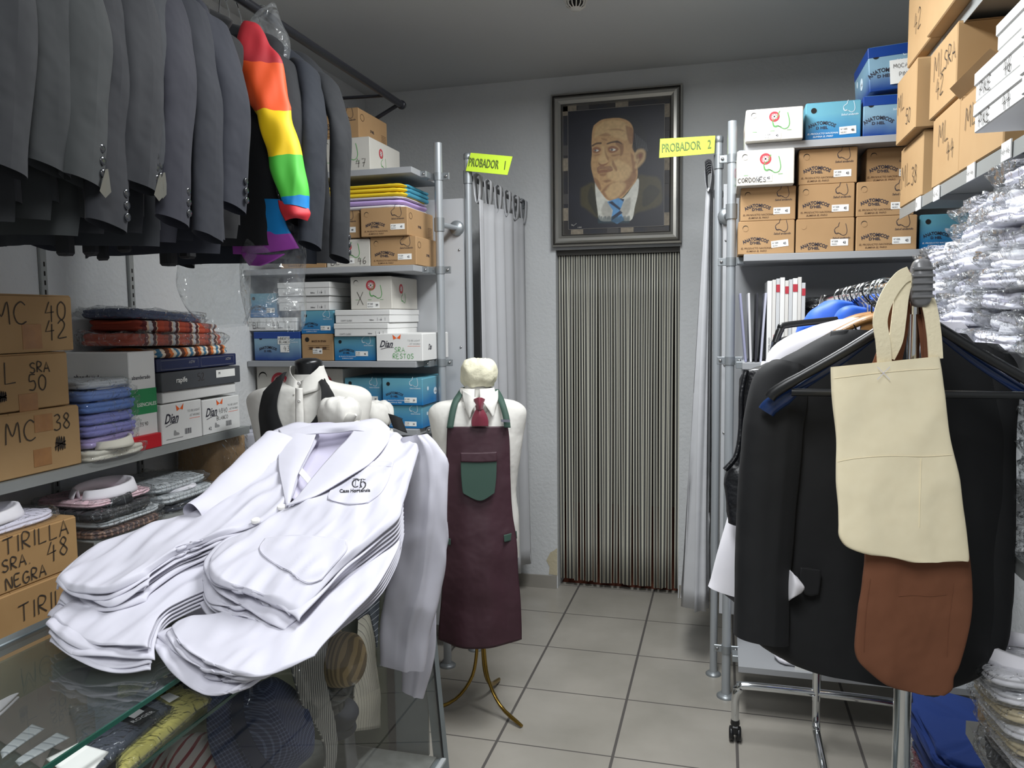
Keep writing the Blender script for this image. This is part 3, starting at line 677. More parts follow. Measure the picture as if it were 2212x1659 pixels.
def grad_box(name, lo, hi, z0, z1):
    """printed box card whose colour changes with height as printed on it"""
    m = bpy.data.materials.new(name); m.use_nodes = True; nt = m.node_tree; b = nt.nodes['Principled BSDF']; b.inputs['Roughness'].default_value = .35
    tc = nt.nodes.new('ShaderNodeTexCoord'); sp = nt.nodes.new('ShaderNodeSeparateXYZ'); mr = nt.nodes.new('ShaderNodeMapRange'); wv = nt.nodes.new('ShaderNodeTexNoise'); ad = nt.nodes.new('ShaderNodeMath')
    wv.inputs['Scale'].default_value = 9; ad.operation = 'MULTIPLY_ADD'; ad.inputs[1].default_value = .05
    nt.links.new(tc.outputs['Object'], wv.inputs[0]); nt.links.new(wv.outputs[0], ad.inputs[0]); nt.links.new(sp.outputs[2], ad.inputs[2]); nt.links.new(tc.outputs['Object'], sp.inputs[0])
    mr.inputs[1].default_value = z0 + .02; mr.inputs[2].default_value = z1 + .02; nt.links.new(ad.outputs[0], mr.inputs[0])
    rp = nt.nodes.new('ShaderNodeValToRGB'); rp.color_ramp.elements[0].color = lin(lo); rp.color_ramp.elements[1].color = lin(hi); nt.links.new(mr.outputs[0], rp.inputs[0]); nt.links.new(rp.outputs[0], b.inputs['Base Color'])
    return m
m_blue = grad_box('light blue printed card', (22, 110, 170), (98, 160, 180), .02, .1); m_blued = grad_box('deep blue printed card', (18, 60, 130), (130, 165, 185), .01, .09)
m_blue2 = mat('royal blue card', (18, 62, 140), .35)
EX, EZ = V((1, 0, 0)), V((0, 0, 1)); EYv = V((0, 1, 0))
FOOT = [(.0, .42), (.04, .2), (.16, .12), (.3, .16), (.44, .08), (.6, .0), (.78, .06), (.86, .25), (.84, .5), (.76, .85)]
FOOT2 = [(.0, .42), (.1, .56), (.26, .66), (.3, .82), (.36, .95)]
def foot(mb, o, ex, ey, s, m, w=.0022):
    ribbon(mb, [(a * s, b * s) for a, b in FOOT], w, o, ex, ey, m); ribbon(mb, [(a * s, b * s) for a, b in FOOT2], w, o, ex, ey, m)
    ribbon(mb, [(a * s * .7 + .04 * s, b * s * .6 + .1 * s) for a, b in FOOT[:6]], w * .7, o, ex, ey, m)
def cross_logo(mb, c, r, ex, ey):
    disc(mb, c, r, ex, ey, m_red, r0=r * .68, n=28); disc(mb, c, r * .62, ex, ey, m_red, n=24)
    z = V(c) + V(ex).cross(V(ey)) * .0004
    for a, b in ((.14, .5), (.5, .14)): rect(mb, z, ex, ey, -r * a, -r * b, r * a, r * b, m_lab, .0008)
    for a in (-1, 1):
        rect(mb, z, ex, ey, a * r * .32 - r * .03, -r * .5, a * r * .32 + r * .03, r * .5, m_lab, .0008); rect(mb, z, ex, ey, -r * .5, a * r * .32 - r * .03, r * .5, a * r * .32 + r * .03, m_lab, .0008)
def front_print(mb, kind, o, ex, ey, w, h, hand=None):
    """o = lower left corner of the face"""
    P = lambda u, v: V(o) + V(ex) * (u * w) + V(ey) * (v * h)
    if kind in ('kraft', 'kraft_low'):
        disc(mb, P(.13, .8), h * .085, ex, ey, m_kraft if kind == 'kraft_low' else m_hole, n=16); disc(mb, P(.133, .78), h * .08, ex, ey, m_kraft, .0009, n=16)
        dz = -.22 if kind == 'kraft_low' else 0
        foot(mb, P(.66, .66 + dz * .8), ex, ey, w * .25, m_ink, .0018); mb.text('Salud andando', P(.93, .58 + dz * .9), ex, ey, h * .085, m_ink, 'r', .01, .25)
        mb.text('ANATOMICOS', P(.31, .42 + dz), ex, ey, h * .14, m_ink, 'c', .035, 0, w * .42, sx=.8); mb.text("D'HEL", P(.31, .31 + dz), ex, ey, h * .11, m_ink, 'c', .035, 0, sx=1.1)
        if kind == 'kraft':
            mb.text('EL PRODUCTO NACIONAL', P(.33, .16), ex, ey, h * .075, m_brn, 'c', .01, .25); mb.text('ELIMINA EL PARO', P(.33, .07), ex, ey, h * .075, m_brn, 'c', .01, .25)
    elif kind == 'white':
        disc(mb, P(.14, .83), h * .08, ex, ey, m_hole, n=16); disc(mb, P(.145, .81), h * .075, ex, ey, m_wbox, .0009, n=16)
        cross_logo(mb, P(.5, .74), h * .16, ex, ey); foot(mb, P(.47, .34), ex, ey, w * .34, m_grn, .0028)
        for u in (.12, .43, .72): rect(mb, P(u, .29), ex, ey, 0, 0, w * .08, h * .012, m_grn)
    elif kind in ('blue', 'deep'):
        disc(mb, P(.15, .8), h * .075, ex, ey, m_hole, n=16)
        foot(mb, P(.68, .7), ex, ey, w * .24, m_wht, .0018); mb.text('Salud andando', P(.95, .62), ex, ey, h * .075, m_wht, 'r', .01, .25)
        mb.text('ANATOMICOS', P(.3, .42), ex, ey, h * .13, m_ink, 'c', .03, 0, w * .42, sx=.8); mb.text('D HEL', P(.3, .3), ex, ey, h * .1, m_ink, 'c', .03, 0, sx=1.1)
        if kind == 'blue': mb.text('EL PRODUCTO NACIONAL', P(.32, .16), ex, ey, h * .065, m_wht, 'c', .01, .25); mb.text('ELIMINA EL PARO', P(.32, .08), ex, ey, h * .065, m_wht, 'c', .01, .25)
    elif kind == 'dian':
        mb.text('Dian', P(.07, .52), ex, ey, h * .34, m_ink, 'l', .02, .35, sx=.8)
        ribbon(mb, [(.1 * w, .44 * h), (.25 * w, .5 * h), (.38 * w, .5 * h)], .0022, o, ex, ey, m_ink)
        c = P(.45, .84)
        for a, b in (((-.02, 0), (-.011, .016)), ((.02, .002), (.012, .018))):
            mb.add([c + V(ex) * 0 + V(ex).cross(V(ey)) * .0008, c + V(ex) * a[0] + V(ey) * (a[1] + .016) + V(ex).cross(V(ey)) * .0008, c + V(ex) * a[0] * .8 + V(ey) * (a[1] - .006) + V(ex).cross(V(ey)) * .0008], [(0, 1, 2)], m_or)
        mb.text('TO BE LIGHT', P(.95, .72), ex, ey, h * .085, m_gry, 'r'); mb.text('AT WORK!', P(.95, .6), ex, ey, h * .085, m_gry, 'r'); rect(mb, P(.68, .54), ex, ey, 0, 0, w * .27, h * .01, m_or)
    elif kind == 'spain':
        disc(mb, P(.18, .8), h * .09, ex, ey, m_hole, n=16); mb.text('MADE IN SPAIN', P(.55, .7), ex, ey, h * .11, m_brn, 'c', .03, sx=.8)
        for k in range(3): rect(mb, P(.2, .56 - .07 * k), ex, ey, 0, 0, w * .68, h * .012, m_brn)
        for u in (.24, .45, .66): rect(mb, P(u, .42), ex, ey, 0, 0, w * .12, h * .1, m_brn)
    elif kind == 'slim':
        mb.text("CONT'S CLASSIC", P(.1, .2), ex, ey, h * .32, m_gry, 'l', .02, sx=.7)
        mb.text('Stilmo', P(.63, .3), ex, ey, h * .24, m_ink, 'l', .02); mb.text('1 39', P(.8, .3), ex, ey, h * .24, m_ink, 'l', .02)
        for u in (.77, .84, .91): rect(mb, P(u, .25), ex, ey, 0, 0, w * .004, h * .42, m_ink)
def side_print(mb, kind, o, ex, ey, w, h):
    P = lambda u, v: V(o) + V(ex) * (u * w) + V(ey) * (v * h)
    if kind.startswith('kraft') or kind == 'spain':
        disc(mb, P(.12, .72), h * .12, ex, ey, m_brn, r0=h * .1, n=20, sq=1.3); mb.text("D'HEL", P(.45, .36), ex, ey, h * .12, m_ink, 'c', .03)
        for k in range(7): rect(mb, P(.78, .45 - .055 * k), ex, ey, 0, 0, w * .17, h * .015, m_brn)
    elif kind == 'white': cross_logo(mb, P(.35, .64), h * .15, ex, ey); foot(mb, P(.35, .2), ex, ey, w * .18, m_grn, .0025)
    elif kind in ('blue', 'deep'):
        disc(mb, P(.2, .6), h * .08, ex, ey, m_wht, n=18); disc(mb, P(.5, .45), h * .14, ex, ey, m_wht, n=18, sq=1.3); mb.text('D HEL', P(.5, .4), ex, ey, h * .09, m_ink, 'c', .02)
    elif kind == 'dian': mb.text('Dian', P(.2, .4), ex, ey, h * .3, m_ink, 'l', .02, .35, sx=.6)
BM = {'kraft': m_kraft, 'kraft_low': m_kraft, 'white': m_wbox, 'blue': m_blue, 'deep': m_blued, 'dian': m_white2, 'spain': m_kraft, 'slim': m_white2}
def shoebox(kind, label, x0, x1, z0, z1, y0, depth=.31, num='43', hand=(), lab=(.62, .2), rot=0.0, tilt=0.0, group=None, side=1, lidh=0.0, colr='NEGRO', yaw=0.0):
    """box whose printed end faces -Y; yaw turns it about its front left corner"""
    t = thing('shoe_box', label, 'shoe box', (x0, y0, z0), group); w, h = x1 - x0, z1 - z0; b = MB(); m = BM[kind]; o = V((x0, y0, z0))
    hb = h - lidh
    b.box((x0, y0, z0), (x1, y0 + depth, z0 + hb), m, bev=.0025)
    if kind == 'deep': b.box((x0 - .001, y0 - .001, z0 + h * .76), (x1 + .001, y0 + depth + .001, z1 + .0005), m_blue2, bev=.002)
    if not lidh and kind not in ('slim',):           # folded card seam along the lid flap
        b.box((x0 + .004, y0 + .001, z1 - .001), (x1 - .004, y0 + depth - .004, z1 + .0012), m, bev=.0005)
    front_print(b, kind, o, EX, EZ, w, hb if kind != 'slim' else hb)
    if side: side_print(b, kind, o + EX * w, EYv, EZ, depth, hb)
    side_print(b, kind, o + EYv * depth, -EYv, EZ, depth, hb)
    for (s_, u, v, sz) in hand:
        b.text(s_, o + EX * (u * w) + EZ * (v * h) - EYv * .0006, EX, EZ, sz * h, m_grn if kind == 'dian' else m_pen, hand=True, wid=.0022)
    b.build('box_body', t)
    if lidh:
        l = MB(); l.box((x0 - .002, y0 - .002, z1 - lidh), (x1 + .002, y0 + depth + .002, z1), m, bev=.0025); l.build('lid', t)
    if num:
        l = MB(); lo = o + EX * (lab[0] * w) + EZ * (lab[1] * h) - EYv * .001; lw, lh = w * .3, h * .2; ex = EX * cos(rot) + EZ * sin(rot); ez = EZ * cos(rot) - EX * sin(rot)
        l.box((0, 0, 0), (lw, .0006, lh), m_lab, mx=M4(((ex.x, 0, ez.x, lo.x), (0, 1, 0, lo.y), (ex.z, 0, ez.z, lo.z), (0, 0, 0, 1))))
        lo = lo - EYv * .0003
        l.text('Nº 3200', lo + ex * lw * .06 + ez * lh * .56, ex, ez, lh * .34, m_ink, bold=.01, sx=.75); l.text(colr, lo + ex * lw * .06 + ez * lh * .16, ex, ez, lh * .3, m_ink, sx=.75); l.text(num, lo + ex * lw * .7 + ez * lh * .3, ex, ez, lh * .52, m_ink, bold=.02, sx=.8)
        l.build('label', t)
    t.rotation_euler = (tilt, 0, yaw); return t
def bx_px(px, Y, zb=None, zt=None):
    """front rectangle (left, top, right, bottom in the photo) -> x0,x1,z0,z1 on the plane Y"""
    l, tp, r, bt = px; a = at(l, (tp + bt) / 2, Y=Y).x; b = at(r, (tp + bt) / 2, Y=Y).x; xm = (l + r) / 2
    return a, b, (at(xm, bt, Y=Y).z if zb is None else zb), (at(xm, tp, Y=Y).z if zt is None else zt)
def SB(kind, label, px, Y, zb=None, zt=None, **k):
    x0, x1, z0, z1 = bx_px(px, Y, zb, zt); return shoebox(kind, label, x0, x1, z0, z1, Y, **k), (x0, x1, z0, z1)
YB_ = 3.2; e = .0012
GL = 'shoe boxes on the left shelving'; GR = 'shoe boxes on the right shelving'
# --- left shelving, top board
_, q = SB('white', 'white shoe box marked 47 with a red cross logo, on the top left shelf board', (690, 299, 799, 364), YB_, SHZ[3] + e, num='47', hand=(('47', .72, .12, .24),), lab=(.3, .1), depth=.33, colr='BLANCO')
SB('kraft', 'kraft shoe box on top of the white box marked 47, highest on the left shelving', (682, 236, 775, 300), YB_ + .01, q[3] + .002, num='44', lab=(.5, .14), rot=.12, depth=.3, colr='BLANCO')
# second board
z = SHZ[2] + e; z1 = z + .124; z2 = z1 + .002 + .122
SB('kraft', 'kraft shoe box numbered 42 at the right end of the second left shelf board', (800, 505, 899, 573), YB_, z, z1, num='42', colr='BLANCO', lab=(.6, .2))
SB('white', 'white shoe box marked BL 46 beside the black hanging jacket', (705, 508, 799, 573), YB_, z, z1 - .004, num='46', hand=(('BL', .1, .08, .24), ('46', .72, .1, .25)), lab=(.34, .12), colr='BLANCO')
SB('kraft', 'kraft shoe box left of the white box marked BL 46', (605, 508, 703, 573), YB_, z, z1, num='43', colr='BLANCO')
SB('kraft', 'kraft shoe box numbered 43 just under the folded yellow cloths', (779, 442, 880, 506), YB_ - .02, z1 + .003, z2, num='43', colr='BLANCO', lab=(.64, .22))
SB('kraft', 'kraft shoe box half hidden by the black hanging jacket, under the lilac cloths', (676, 444, 776, 508), YB_, z1 + .003, z2, num='44', colr='BLANCO')
# third board
z = SHZ[1] + e
SB('deep', 'dark blue shoe box marked ABIERTO BLANCO 43', (549, 717, 649, 778), YB_, z, num='', hand=(), colr='')
l = [o for o in bpy.data.objects if o.name.startswith('shoe_box')][-1]; p = at(600, 740, Y=YB_ - .002)
n_ = MB(); n_.box((p.x, YB_ - .0018, p.z - .008), (p.x + .062, YB_ - .0012, p.z + .028), m_lab); n_.box((p.x + .012, YB_ - .0019, p.z - .045), (p.x + .058, YB_ - .0013, p.z - .01), m_lab)
n_.text('ABIERTO', V((p.x + .004, YB_ - .0022, p.z + .013)), EX, EZ, .011, m_pen, hand=True, wid=.0013); n_.text('BLANCO', V((p.x + .008, YB_ - .0022, p.z - .003)), EX, EZ, .011, m_pen, hand=True, wid=.0013); n_.text('43', V((p.x + .03, YB_ - .0022, p.z - .038)), EX, EZ, .022, m_pen, hand=True, wid=.0016)
n_.build('label', l)
SB('spain', 'kraft shoe box printed MADE IN SPAIN between two blue boxes', (652, 722, 720, 778), YB_, z, num='40', lab=(.35, .26), colr='BLANCO')
_, qb = SB('blue', 'light blue shoe box numbered 46 beside the white box with a butterfly', (722, 728, 811, 781), YB_, z, num='46', lab=(.52, .2), colr='BLANCO')
_, qd = SB('dian', 'white shoe box with orange butterfly marked SRA RESTOS, right end of the shelf', (813, 721, 913, 785), YB_ - .02, z, num='', hand=(('SRA.', .4, .33, .17), ('RESTOS', .36, .1, .17)), depth=.33)
_, q2 = SB('blue', 'dark topped blue shoe box beneath the left pile of slim boxes', (650, 672, 721, 722), YB_, at(685, 722, Y=YB_).z + .002, num='45', lab=(.6, .15), colr='BLANCO')
def slim(label, px, Y, zb, zt, **k): return SB('slim', label, px, Y, zb, zt, num='', lidh=(zt - zb) * .42, depth=k.get('depth', .34), group='slim white boxes on the left shelving')
zz = qb[3] + .003; hs = .058
slim('slim white lidded box resting on the light blue box, lower of the pair', (722, 690, 838, 727), YB_ - .015, zz, zz + hs)
slim('slim white lidded box under the white box with the red cross', (724, 655, 842, 690), YB_ - .01, zz + hs + .002, zz + 2 * hs + .002)
_, qw = SB('white', 'white shoe box with pen cross and red cross logo on the slim boxes', (757, 598, 846, 657), YB_ + .01, zz + 2 * hs + .004, num='39', hand=(('X', .15, .15, .4),), lab=(.4, .03), depth=.3, colr='BLANCO')
zz = q2[3] + .003; hs = .064
slim('slim white lidded box above the dark topped blue box', (602, 636, 712, 672), YB_, zz, zz + hs)
slim('slim white lidded box, topmost of the left pile behind the clear bag', (600, 600, 712, 636), YB_ - .01, zz + hs + .002, zz + 2 * hs)
zz = at(600, 716, Y=YB_).z + .003
SB('slim', 'slim grey white box marked BL 44 seen through the clear garment bag', (536, 690, 640, 712), YB_, zz, zz + .06, num='', lidh=.02, hand=(('BL', .1, .2, .45), ('44', .5, .2, .45)))
SB('blue', 'blue shoe box seen through the clear garment bag', (540, 640, 598, 690), YB_ + .01, zz + .062, zz + .172, num='43')
# fourth board, behind the mannequins
z = SHZ[0] + e; zt = z + .113
_, q = SB('blue', 'light blue shoe box numbered 38, lowest at the right end of the left shelving', (829, 876, 912, 925), YB_, at(870, 925, Y=YB_).z, num='38', lab=(.55, .1), colr='BLANCO')
for o in [o for o in bpy.data.objects if o.get('label', '').startswith('light blue shoe box numbered 38')]: pass
zlow = q[2]; ztop = q[3]
SB('blue', 'light blue shoe box numbered 39 stacked at the right end beneath the shelf board', (826, 818, 913, 873), YB_ - .01, ztop + .002, num='39', lab=(.55, .1), colr='BLANCO')
SB('blue', 'light blue shoe box numbered 38 left of the stacked pair, behind the caps', (745, 817, 824, 868), YB_ + .02, ztop + .002, num='38', lab=(.6, .1), colr='BLANCO')
SB('blue', 'light blue shoe box mostly hidden behind the second mannequin', (745, 872, 826, 925), YB_ + .01, zlow, ztop, num='38')
SB('white', 'tall white box standing behind the vest mannequin on the left', (556, 792, 655, 925), YB_ + .02, zlow, at(600, 792, Y=YB_ + .02).z, num='')
SB('white', 'cream white box with red cross behind the vest mannequin neck, right side', (662, 797, 742, 925), YB_ + .03, zlow, at(700, 797, Y=YB_ + .03).z, num='')
for o in bpy.data.objects:                 # the fourth board sits right under these boxes
    if o.get('label', '').startswith('grey fourth shelf board'): o.location.z += zlow - .0012 - SHZ[0]
SB('white', 'white box low behind the shoulder of the vest mannequin', (545, 930, 640, 1010), YB_ + .02, at(600, 1010, Y=YB_).z, at(600, 935, Y=YB_).z, num='')
SB('white', 'white box beneath the lowest blue boxes, mostly hidden by coats', (660, 935, 760, 1010), YB_ + .02, at(600, 1010, Y=YB_).z, at(600, 935, Y=YB_).z, num='')
zz = at(600, 1010, Y=YB_).z - .002
tag(MB().box((XL + .004, YSF, zz - .026), (-1.29, YPAN - .002, zz), m_shelf, bev=.001).build('shelf_board'), 'grey lowest shelf board of the left shelving, hidden behind the coats', 'shelf')

# --- right shelving
YR = 3.2
z = SHZ[3] + e
SB('white', 'dented white shoe box numbered 45 overhanging the post, top right shelf', (1611, 234, 1735, 303), YR - .06, z, num='45', lab=(.32, .05), depth=.33)
SB('blue', 'light blue shoe box relabelled 46 between the white and dark blue boxes', (1740, 220, 1860, 297), YR, z, num='46', lab=(.62, .12), rot=.04)
_, q = SB('deep', 'dark blue shoe box, lower of the stacked pair on the top right shelf', (1865, 205, 1975, 289), YR, z, num='')
t, _ = SB('deep', 'dark blue shoe box tilted on the lower one, with a handwritten paper note', (1880, 100, 1990, 196), YR, q[3] + .012, num='', tilt=.0)
n_ = MB(); p = at(1924, 180, Y=YR - .006); n_.box((p.x, p.y - .001, p.z - .01), (p.x + .09, p.y, p.z + .075), m_lab); n_.text('MOCA', p + V((.012, -.002, .045)), EX, EZ, .014, m_pen, hand=True, wid=.0013); n_.text('PIN', p + V((.03, -.002, .015)), EX, EZ, .014, m_pen, hand=True, wid=.0013); n_.build('paper_note', t)
t.rotation_euler = (0, -.06, 0); t.location.z += .002
z = SHZ[2] + e; h = .1265
rows = [[(1595, 1717, 'kraft', '43', 'leftmost of the bottom row'), (1720, 1846, 'kraft_low', '43', 'second from the post in the bottom row'), (1850, 1982, 'kraft', '43', 'third from the post in the bottom row'), (1987, 2110, 'blue', '', '')],
        [(1600, 1719, 'kraft', '45', 'leftmost of the middle row'), (1725, 1846, 'kraft', '45', 'middle box of the middle row'), (1850, 1975, 'kraft', '44', 'right box of the middle row behind the brown cartons')],
        [(1592, 1716, 'white', '45', ''), (1726, 1852, 'kraft', '43', 'beside the white box in the top row'), (1872, 1990, 'kraft', '43', 'set back at the right of the top row')]]
for r, row in enumerate(rows):
    for i, (l_, r_, kind, num, lb) in enumerate(row):
        zb = z + r * (h + .0012); Y = YR + (.06 if (r == 2 and i == 2) else .0) - (.05 if (r == 2 and i == 0) else 0) + (.02 if kind == 'blue' else 0)
        ym = (475, 435, 360)[r]; a = at(l_, ym, Y=Y).x; b = at(r_, ym, Y=Y).x
        if kind.startswith('kraft'): L_ = 'kraft shoe box numbered %s, %s' % (num, lb)
        elif kind == 'white': L_ = 'white shoe box marked CORDONES on the kraft boxes'
        else: L_ = 'light blue shoe box at the right end beside the plastic-wrapped shirts'
        shoebox(kind, L_, a, b, zb, zb + h + (.004 if r == 2 else 0), Y, num=num, lab=(.6, .18) if kind != 'white' else (.32, .1), rot=(.1 if (r, i) == (0, 0) else 0), hand=((('CORDONES', .02, .1, .12),) if kind == 'white' else ()), group=GR)
# ================================================================ generic soft goods
def loaf(mb, c, sx, sy, h, m, layers=1, rc=.12, amp=.004, seed=0, groove=.03, rot=0.0, tilt=(0, 0), nu=56, wr=9.0, crown=.12, open_=False):
    """folded textile block: rounded rectangle outline, layered sides, creased top"""
    c = V(c); prof = [(0, 0), (.5, 0), (.9, 0)]
    nl = layers * 6
    for k in range(nl + 1):
        v = k / nl; prof.append((1 - groove * (1 - abs(sin(v * layers * pi))) - .02 * abs(2 * v - 1) ** 6, v))
    prof += [(.93, 1 + crown * .25), (.75, 1 + crown * .7), (.5, 1 + crown), (.25, 1 + crown), (0, 1 + crown)]
    P = []; cr_, sr = cos(rot), sin(rot)
    for i in range(nu):
        a = 2 * pi * i / nu; ca, sa = cos(a), sin(a); ex_ = rc * 3
        X = (abs(ca) ** ex_) * (1 if ca >= 0 else -1); Y = (abs(sa) ** ex_) * (1 if sa >= 0 else -1); r = []
        for (s_, z) in prof:
            x, y, zz = X * s_ * sx / 2, Y * s_ * sy / 2, z * h
            q = V((x * wr, y * wr, zz * wr * 2.5)) + V((seed * 3.7, seed, 0)); n1 = noise.noise(q * 2); n2 = 1 - abs(noise.noise(q * 4)) * 3
            k = amp * (n1 + .35 * n2)
            if z <= 0: k = max(k, 0) * .2
            p = V((x + X * k, y + Y * k, zz + k * .8 * (1 if z > .1 else 0)))
            p.z += tilt[0] * p.x + tilt[1] * p.y
            r.append(c + V((p.x * cr_ - p.y * sr, p.x * sr + p.y * cr_, p.z)))
        P.append(r)
    mb.grid(P, m, closed_u=True); return mb
m_film = film('clear polythene', opac=.03, rough=.06, bscale=26, bstr=1.0, bdist=.02)
m_filmw = film('crinkled polythene', opac=.05, rough=.07, bscale=22, bstr=1.0, bdist=.03)
def collar(mb, c, rx, ry, h, m, rot=0.0, tilt=.2, band=1, open_=.35):
    """shirt collar: a standing ring, taller at the back (+local y), open at the front"""
    c = V(c); cr_, sr = cos(rot), sin(rot)
    for b in range(band):
        P = []
        for i in range(25):
            a = -pi / 2 + open_ * .5 + (2 * pi - open_) * i / 24; r = []
            for j, (k, zz) in enumerate(((1, 0), (1.02, .5), (1.05, 1), (1.13, .95), (1.22, .35), (1.26, .05))):
                k *= 1 - .07 * b; x, y, z = rx * k * cos(a), ry * k * sin(a), h * zz * (1 + tilt * sin(a)) + b * .003
                r.append(c + V((x * cr_ - y * sr, x * sr + y * cr_, z)))
            P.append(r)
        mb.grid(P, m, thick=.0012)
    return mb
def shirt_pack(label, c, sx, sy, h, m, rot=0.0, tilt=(0, 0), coll=None, wrap=True, group=None, cat='packed shirt', name='packed_shirt', layers=2, amp=.004, seed=None, fm=None, wsc=(1.1, 1.12), ch=.03):
    seed = R.randint(1, 999) if seed is None else seed
    t = thing(name, label, cat, c, group)
    loaf(MB(), c, sx, sy, h, m, layers, amp=amp, seed=seed, rot=rot, tilt=tilt, crown=.05).build('folded_body', t)
    if coll is not None:
        cx_, cy_, rx, ry, cm = coll; o = V(c) + V((cx_ * cos(rot) - cy_ * sin(rot), cx_ * sin(rot) + cy_ * cos(rot), h * 1.05 + tilt[0] * cx_ + tilt[1] * cy_))
        b = collar(MB(), o, rx, ry, ch, cm, rot + coll_rot[0]); b.build('collar', t)
    if wrap: loaf(MB(), V(c) - V((0, 0, .0)), sx * wsc[0], sy * wsc[1], h * 1.12, fm or m_film, 1, amp=amp * 2.6, seed=seed + 3, rot=rot, tilt=tilt, wr=14, nu=72, crown=.04).build('plastic_wrap', t)
    return t
coll_rot = [0.0]
m_ws = mat('white shirt cotton', (232, 230, 236), .75, sheen=.2, var=(14, .5, (222, 220, 228))); m_cream = mat('cream cotton', (226, 222, 208), .75)
m_card = mat('collar card', (212, 196, 164), .8)
def carton(label, X, y0, y1, z0, z1, depth, side, texts=(), m=None, tape=(), group=None, flap=False):
    """brown carton whose written side faces along X (side=+1 faces +X, -1 faces -X)"""
    m = m or m_carton; t = thing('cardboard_box', label, 'cardboard box', (X, y0, z0), group); b = MB(); b.box((X, y0, z0), (X - side * depth, y1, z1), m, bev=.003)
    ex = V((0, side, 0)); ez = EZ
    b.box((X - side * .004, y0 + .004, z1), (X - side * depth, (y0 + y1) / 2 - .001, z1 + .003), m); b.box((X - side * .004, (y0 + y1) / 2 + .001, z1), (X - side * depth, y1 - .004, z1 + .003), m)
    for (s_, px, py, hp) in texts:             # photo position of the lower left of the writing, height in px
        p = at(px, py, X=X); q = at(px, py - hp, X=X); b.text(s_, V((X + side * .001, p.y, p.z)), ex, ez, (q - p).length, m_pen, hand=True, wid=.0034)
    b.build('box_body', t)
    if tape:
        for (x0, y0_, x1, y1_) in tape:
            p, q = at(x0, y1_, X=X), at(x1, y0_, X=X); MB().box((X + side * .0004, p.y, p.z), (X + side * .0012, q.y, q.z), m_tape).build('tape', t)
    if flap:
        f = MB(); f.add([V((X + side * .002, y0, z1 + .003)), V((X + side * .002, y1, z1 + .003)), V((X + side * .03, y1 - .01, z1 + .03)), V((X + side * .03, y0 + .01, z1 + .03))], [(0, 1, 2, 3)], m); f.build('flap', t)
    return t
def bracket(mb, x0, x1, y, z, m): mb.prism([(x0, z), (x1, z), (x1, z - .015), (x0, z - .06)], 1, y - .004, y + .004, m)   # (a,b)=(x,z)? see prism: axis 1 -> (a,h,b)

# ================================================================ left wall shelves
m_msh = mat('grey enamelled steel shelf', (150, 153, 152), .45, .2)
ZA, XA = 1.213, -1.848
def wall_shelf(label, x0, x1, y0, y1, z, ups=(), side=1, lip=.03, brk=()):
    t = thing('wall_shelf', label, 'shelf', (x0, y0, z))
    MB().box((x0, y0, z - .003), (x1, y1, z), m_msh).box((x1, y0, z - lip), (x1 - side * .002, y1, z - .003), m_msh).build('shelf_tray', t)
    for yb in brk:
        w_ = x0; MB().prism([(w_, z - .004), (x1 - side * .04, z - .004), (x1 - side * .04, z - .018), (w_, z - .055)], 1, yb - .003, yb + .003, m_msh).build('bracket', t)
    return t
wall_shelf('grey steel wall shelf carrying cartons and white shoe boxes on the left wall', XL + .016, XA, .9, 2.75, ZA, brk=(.95, 1.6, 2.06, 2.45))
wall_shelf('grey steel wall shelf under the plastic-wrapped shirts, left wall', XL + .016, -1.8, 1.87, 2.52, .985, brk=(2.06, 2.45))
for y, lb in ((1.62, 'slotted grey steel upright behind the cartons on the left wall'), (2.06, 'slotted grey steel upright left of the pair under the left wall shelf'), (2.45, 'slotted grey steel upright right of the pair under the left wall shelf')):
    u = MB(); u.box((XL + .001, y - .012, .3), (XL + .014, y + .012, 1.9), m_msh, bev=.002)
    for k in range(50): u.box((XL + .0135, y - .003, .35 + k * .03), (XL + .0146, y + .003, .365 + k * .03), m_hole)
    tag(u.build('shelf_upright'), lb, 'upright')
GC = 'cartons on the left wall shelf'
carton('brown carton marked MC 40 42, topmost of the left stack', -1.862, 1.42, 1.902, 1.557, 1.715, .25, 1, (('MC', -14, 702, 50), ('40', 97, 692, 40), ('42', 98, 732, 40)), tape=((50, 700, 88, 755),), group=GC)
carton('brown carton marked L SRA 50, middle of the left stack', -1.872, 1.4, 1.885, 1.396, 1.551, .24, 1, (('L', 8, 830, 48), ('SRA', 64, 806, 22), ('50', 62, 845, 34), ('#', -4, 870, 26)), tape=((42, 848, 80, 893),), group=GC)
carton('brown carton marked MC 38 with scribble, lowest of the left stack', -1.86, 1.43, 1.905, ZA + .002, 1.39, .25, 1, (('MC', 12, 962, 46), ('38', 116, 930, 34), ('#', 120, 975, 34)), tape=((75, 892, 112, 935), (74, 965, 110, 1010)), group=GC)
tn = carton('worn brown carton marked TIRILLA SRA NEGRA 48 below the left wall shelf', -1.78, 1.35, 1.79, .942, 1.086, .3, 1, (('TIRILLA', 8, 1200, 36), ('48', 102, 1212, 40), ('SRA.', 4, 1238, 26), ('NEGRA', 12, 1275, 26)), m=m_cartd, flap=False)
carton('worn brown carton marked TIRILLA GRA, under the one marked NEGRA', -1.775, 1.36, 1.765, .79, .938, .3, 1, (('TIRILLA', 42, 1345, 38), ('CRA.', 42, 1392, 26)), m=m_cartd)
z = .79
for k in range(5):
    z0 = .79 - (k + 1) * .157 + .0; carton('brown carton hidden at the foot of the TIRILLA stack, %s from the floor' % ('fifth', 'fourth', 'third', 'second', 'lowest')[k], -1.78, 1.34, 1.78, max(z0, .003), z0 + .153, .3, 1, m=m_cartd, group='cartons at the foot of the stack')
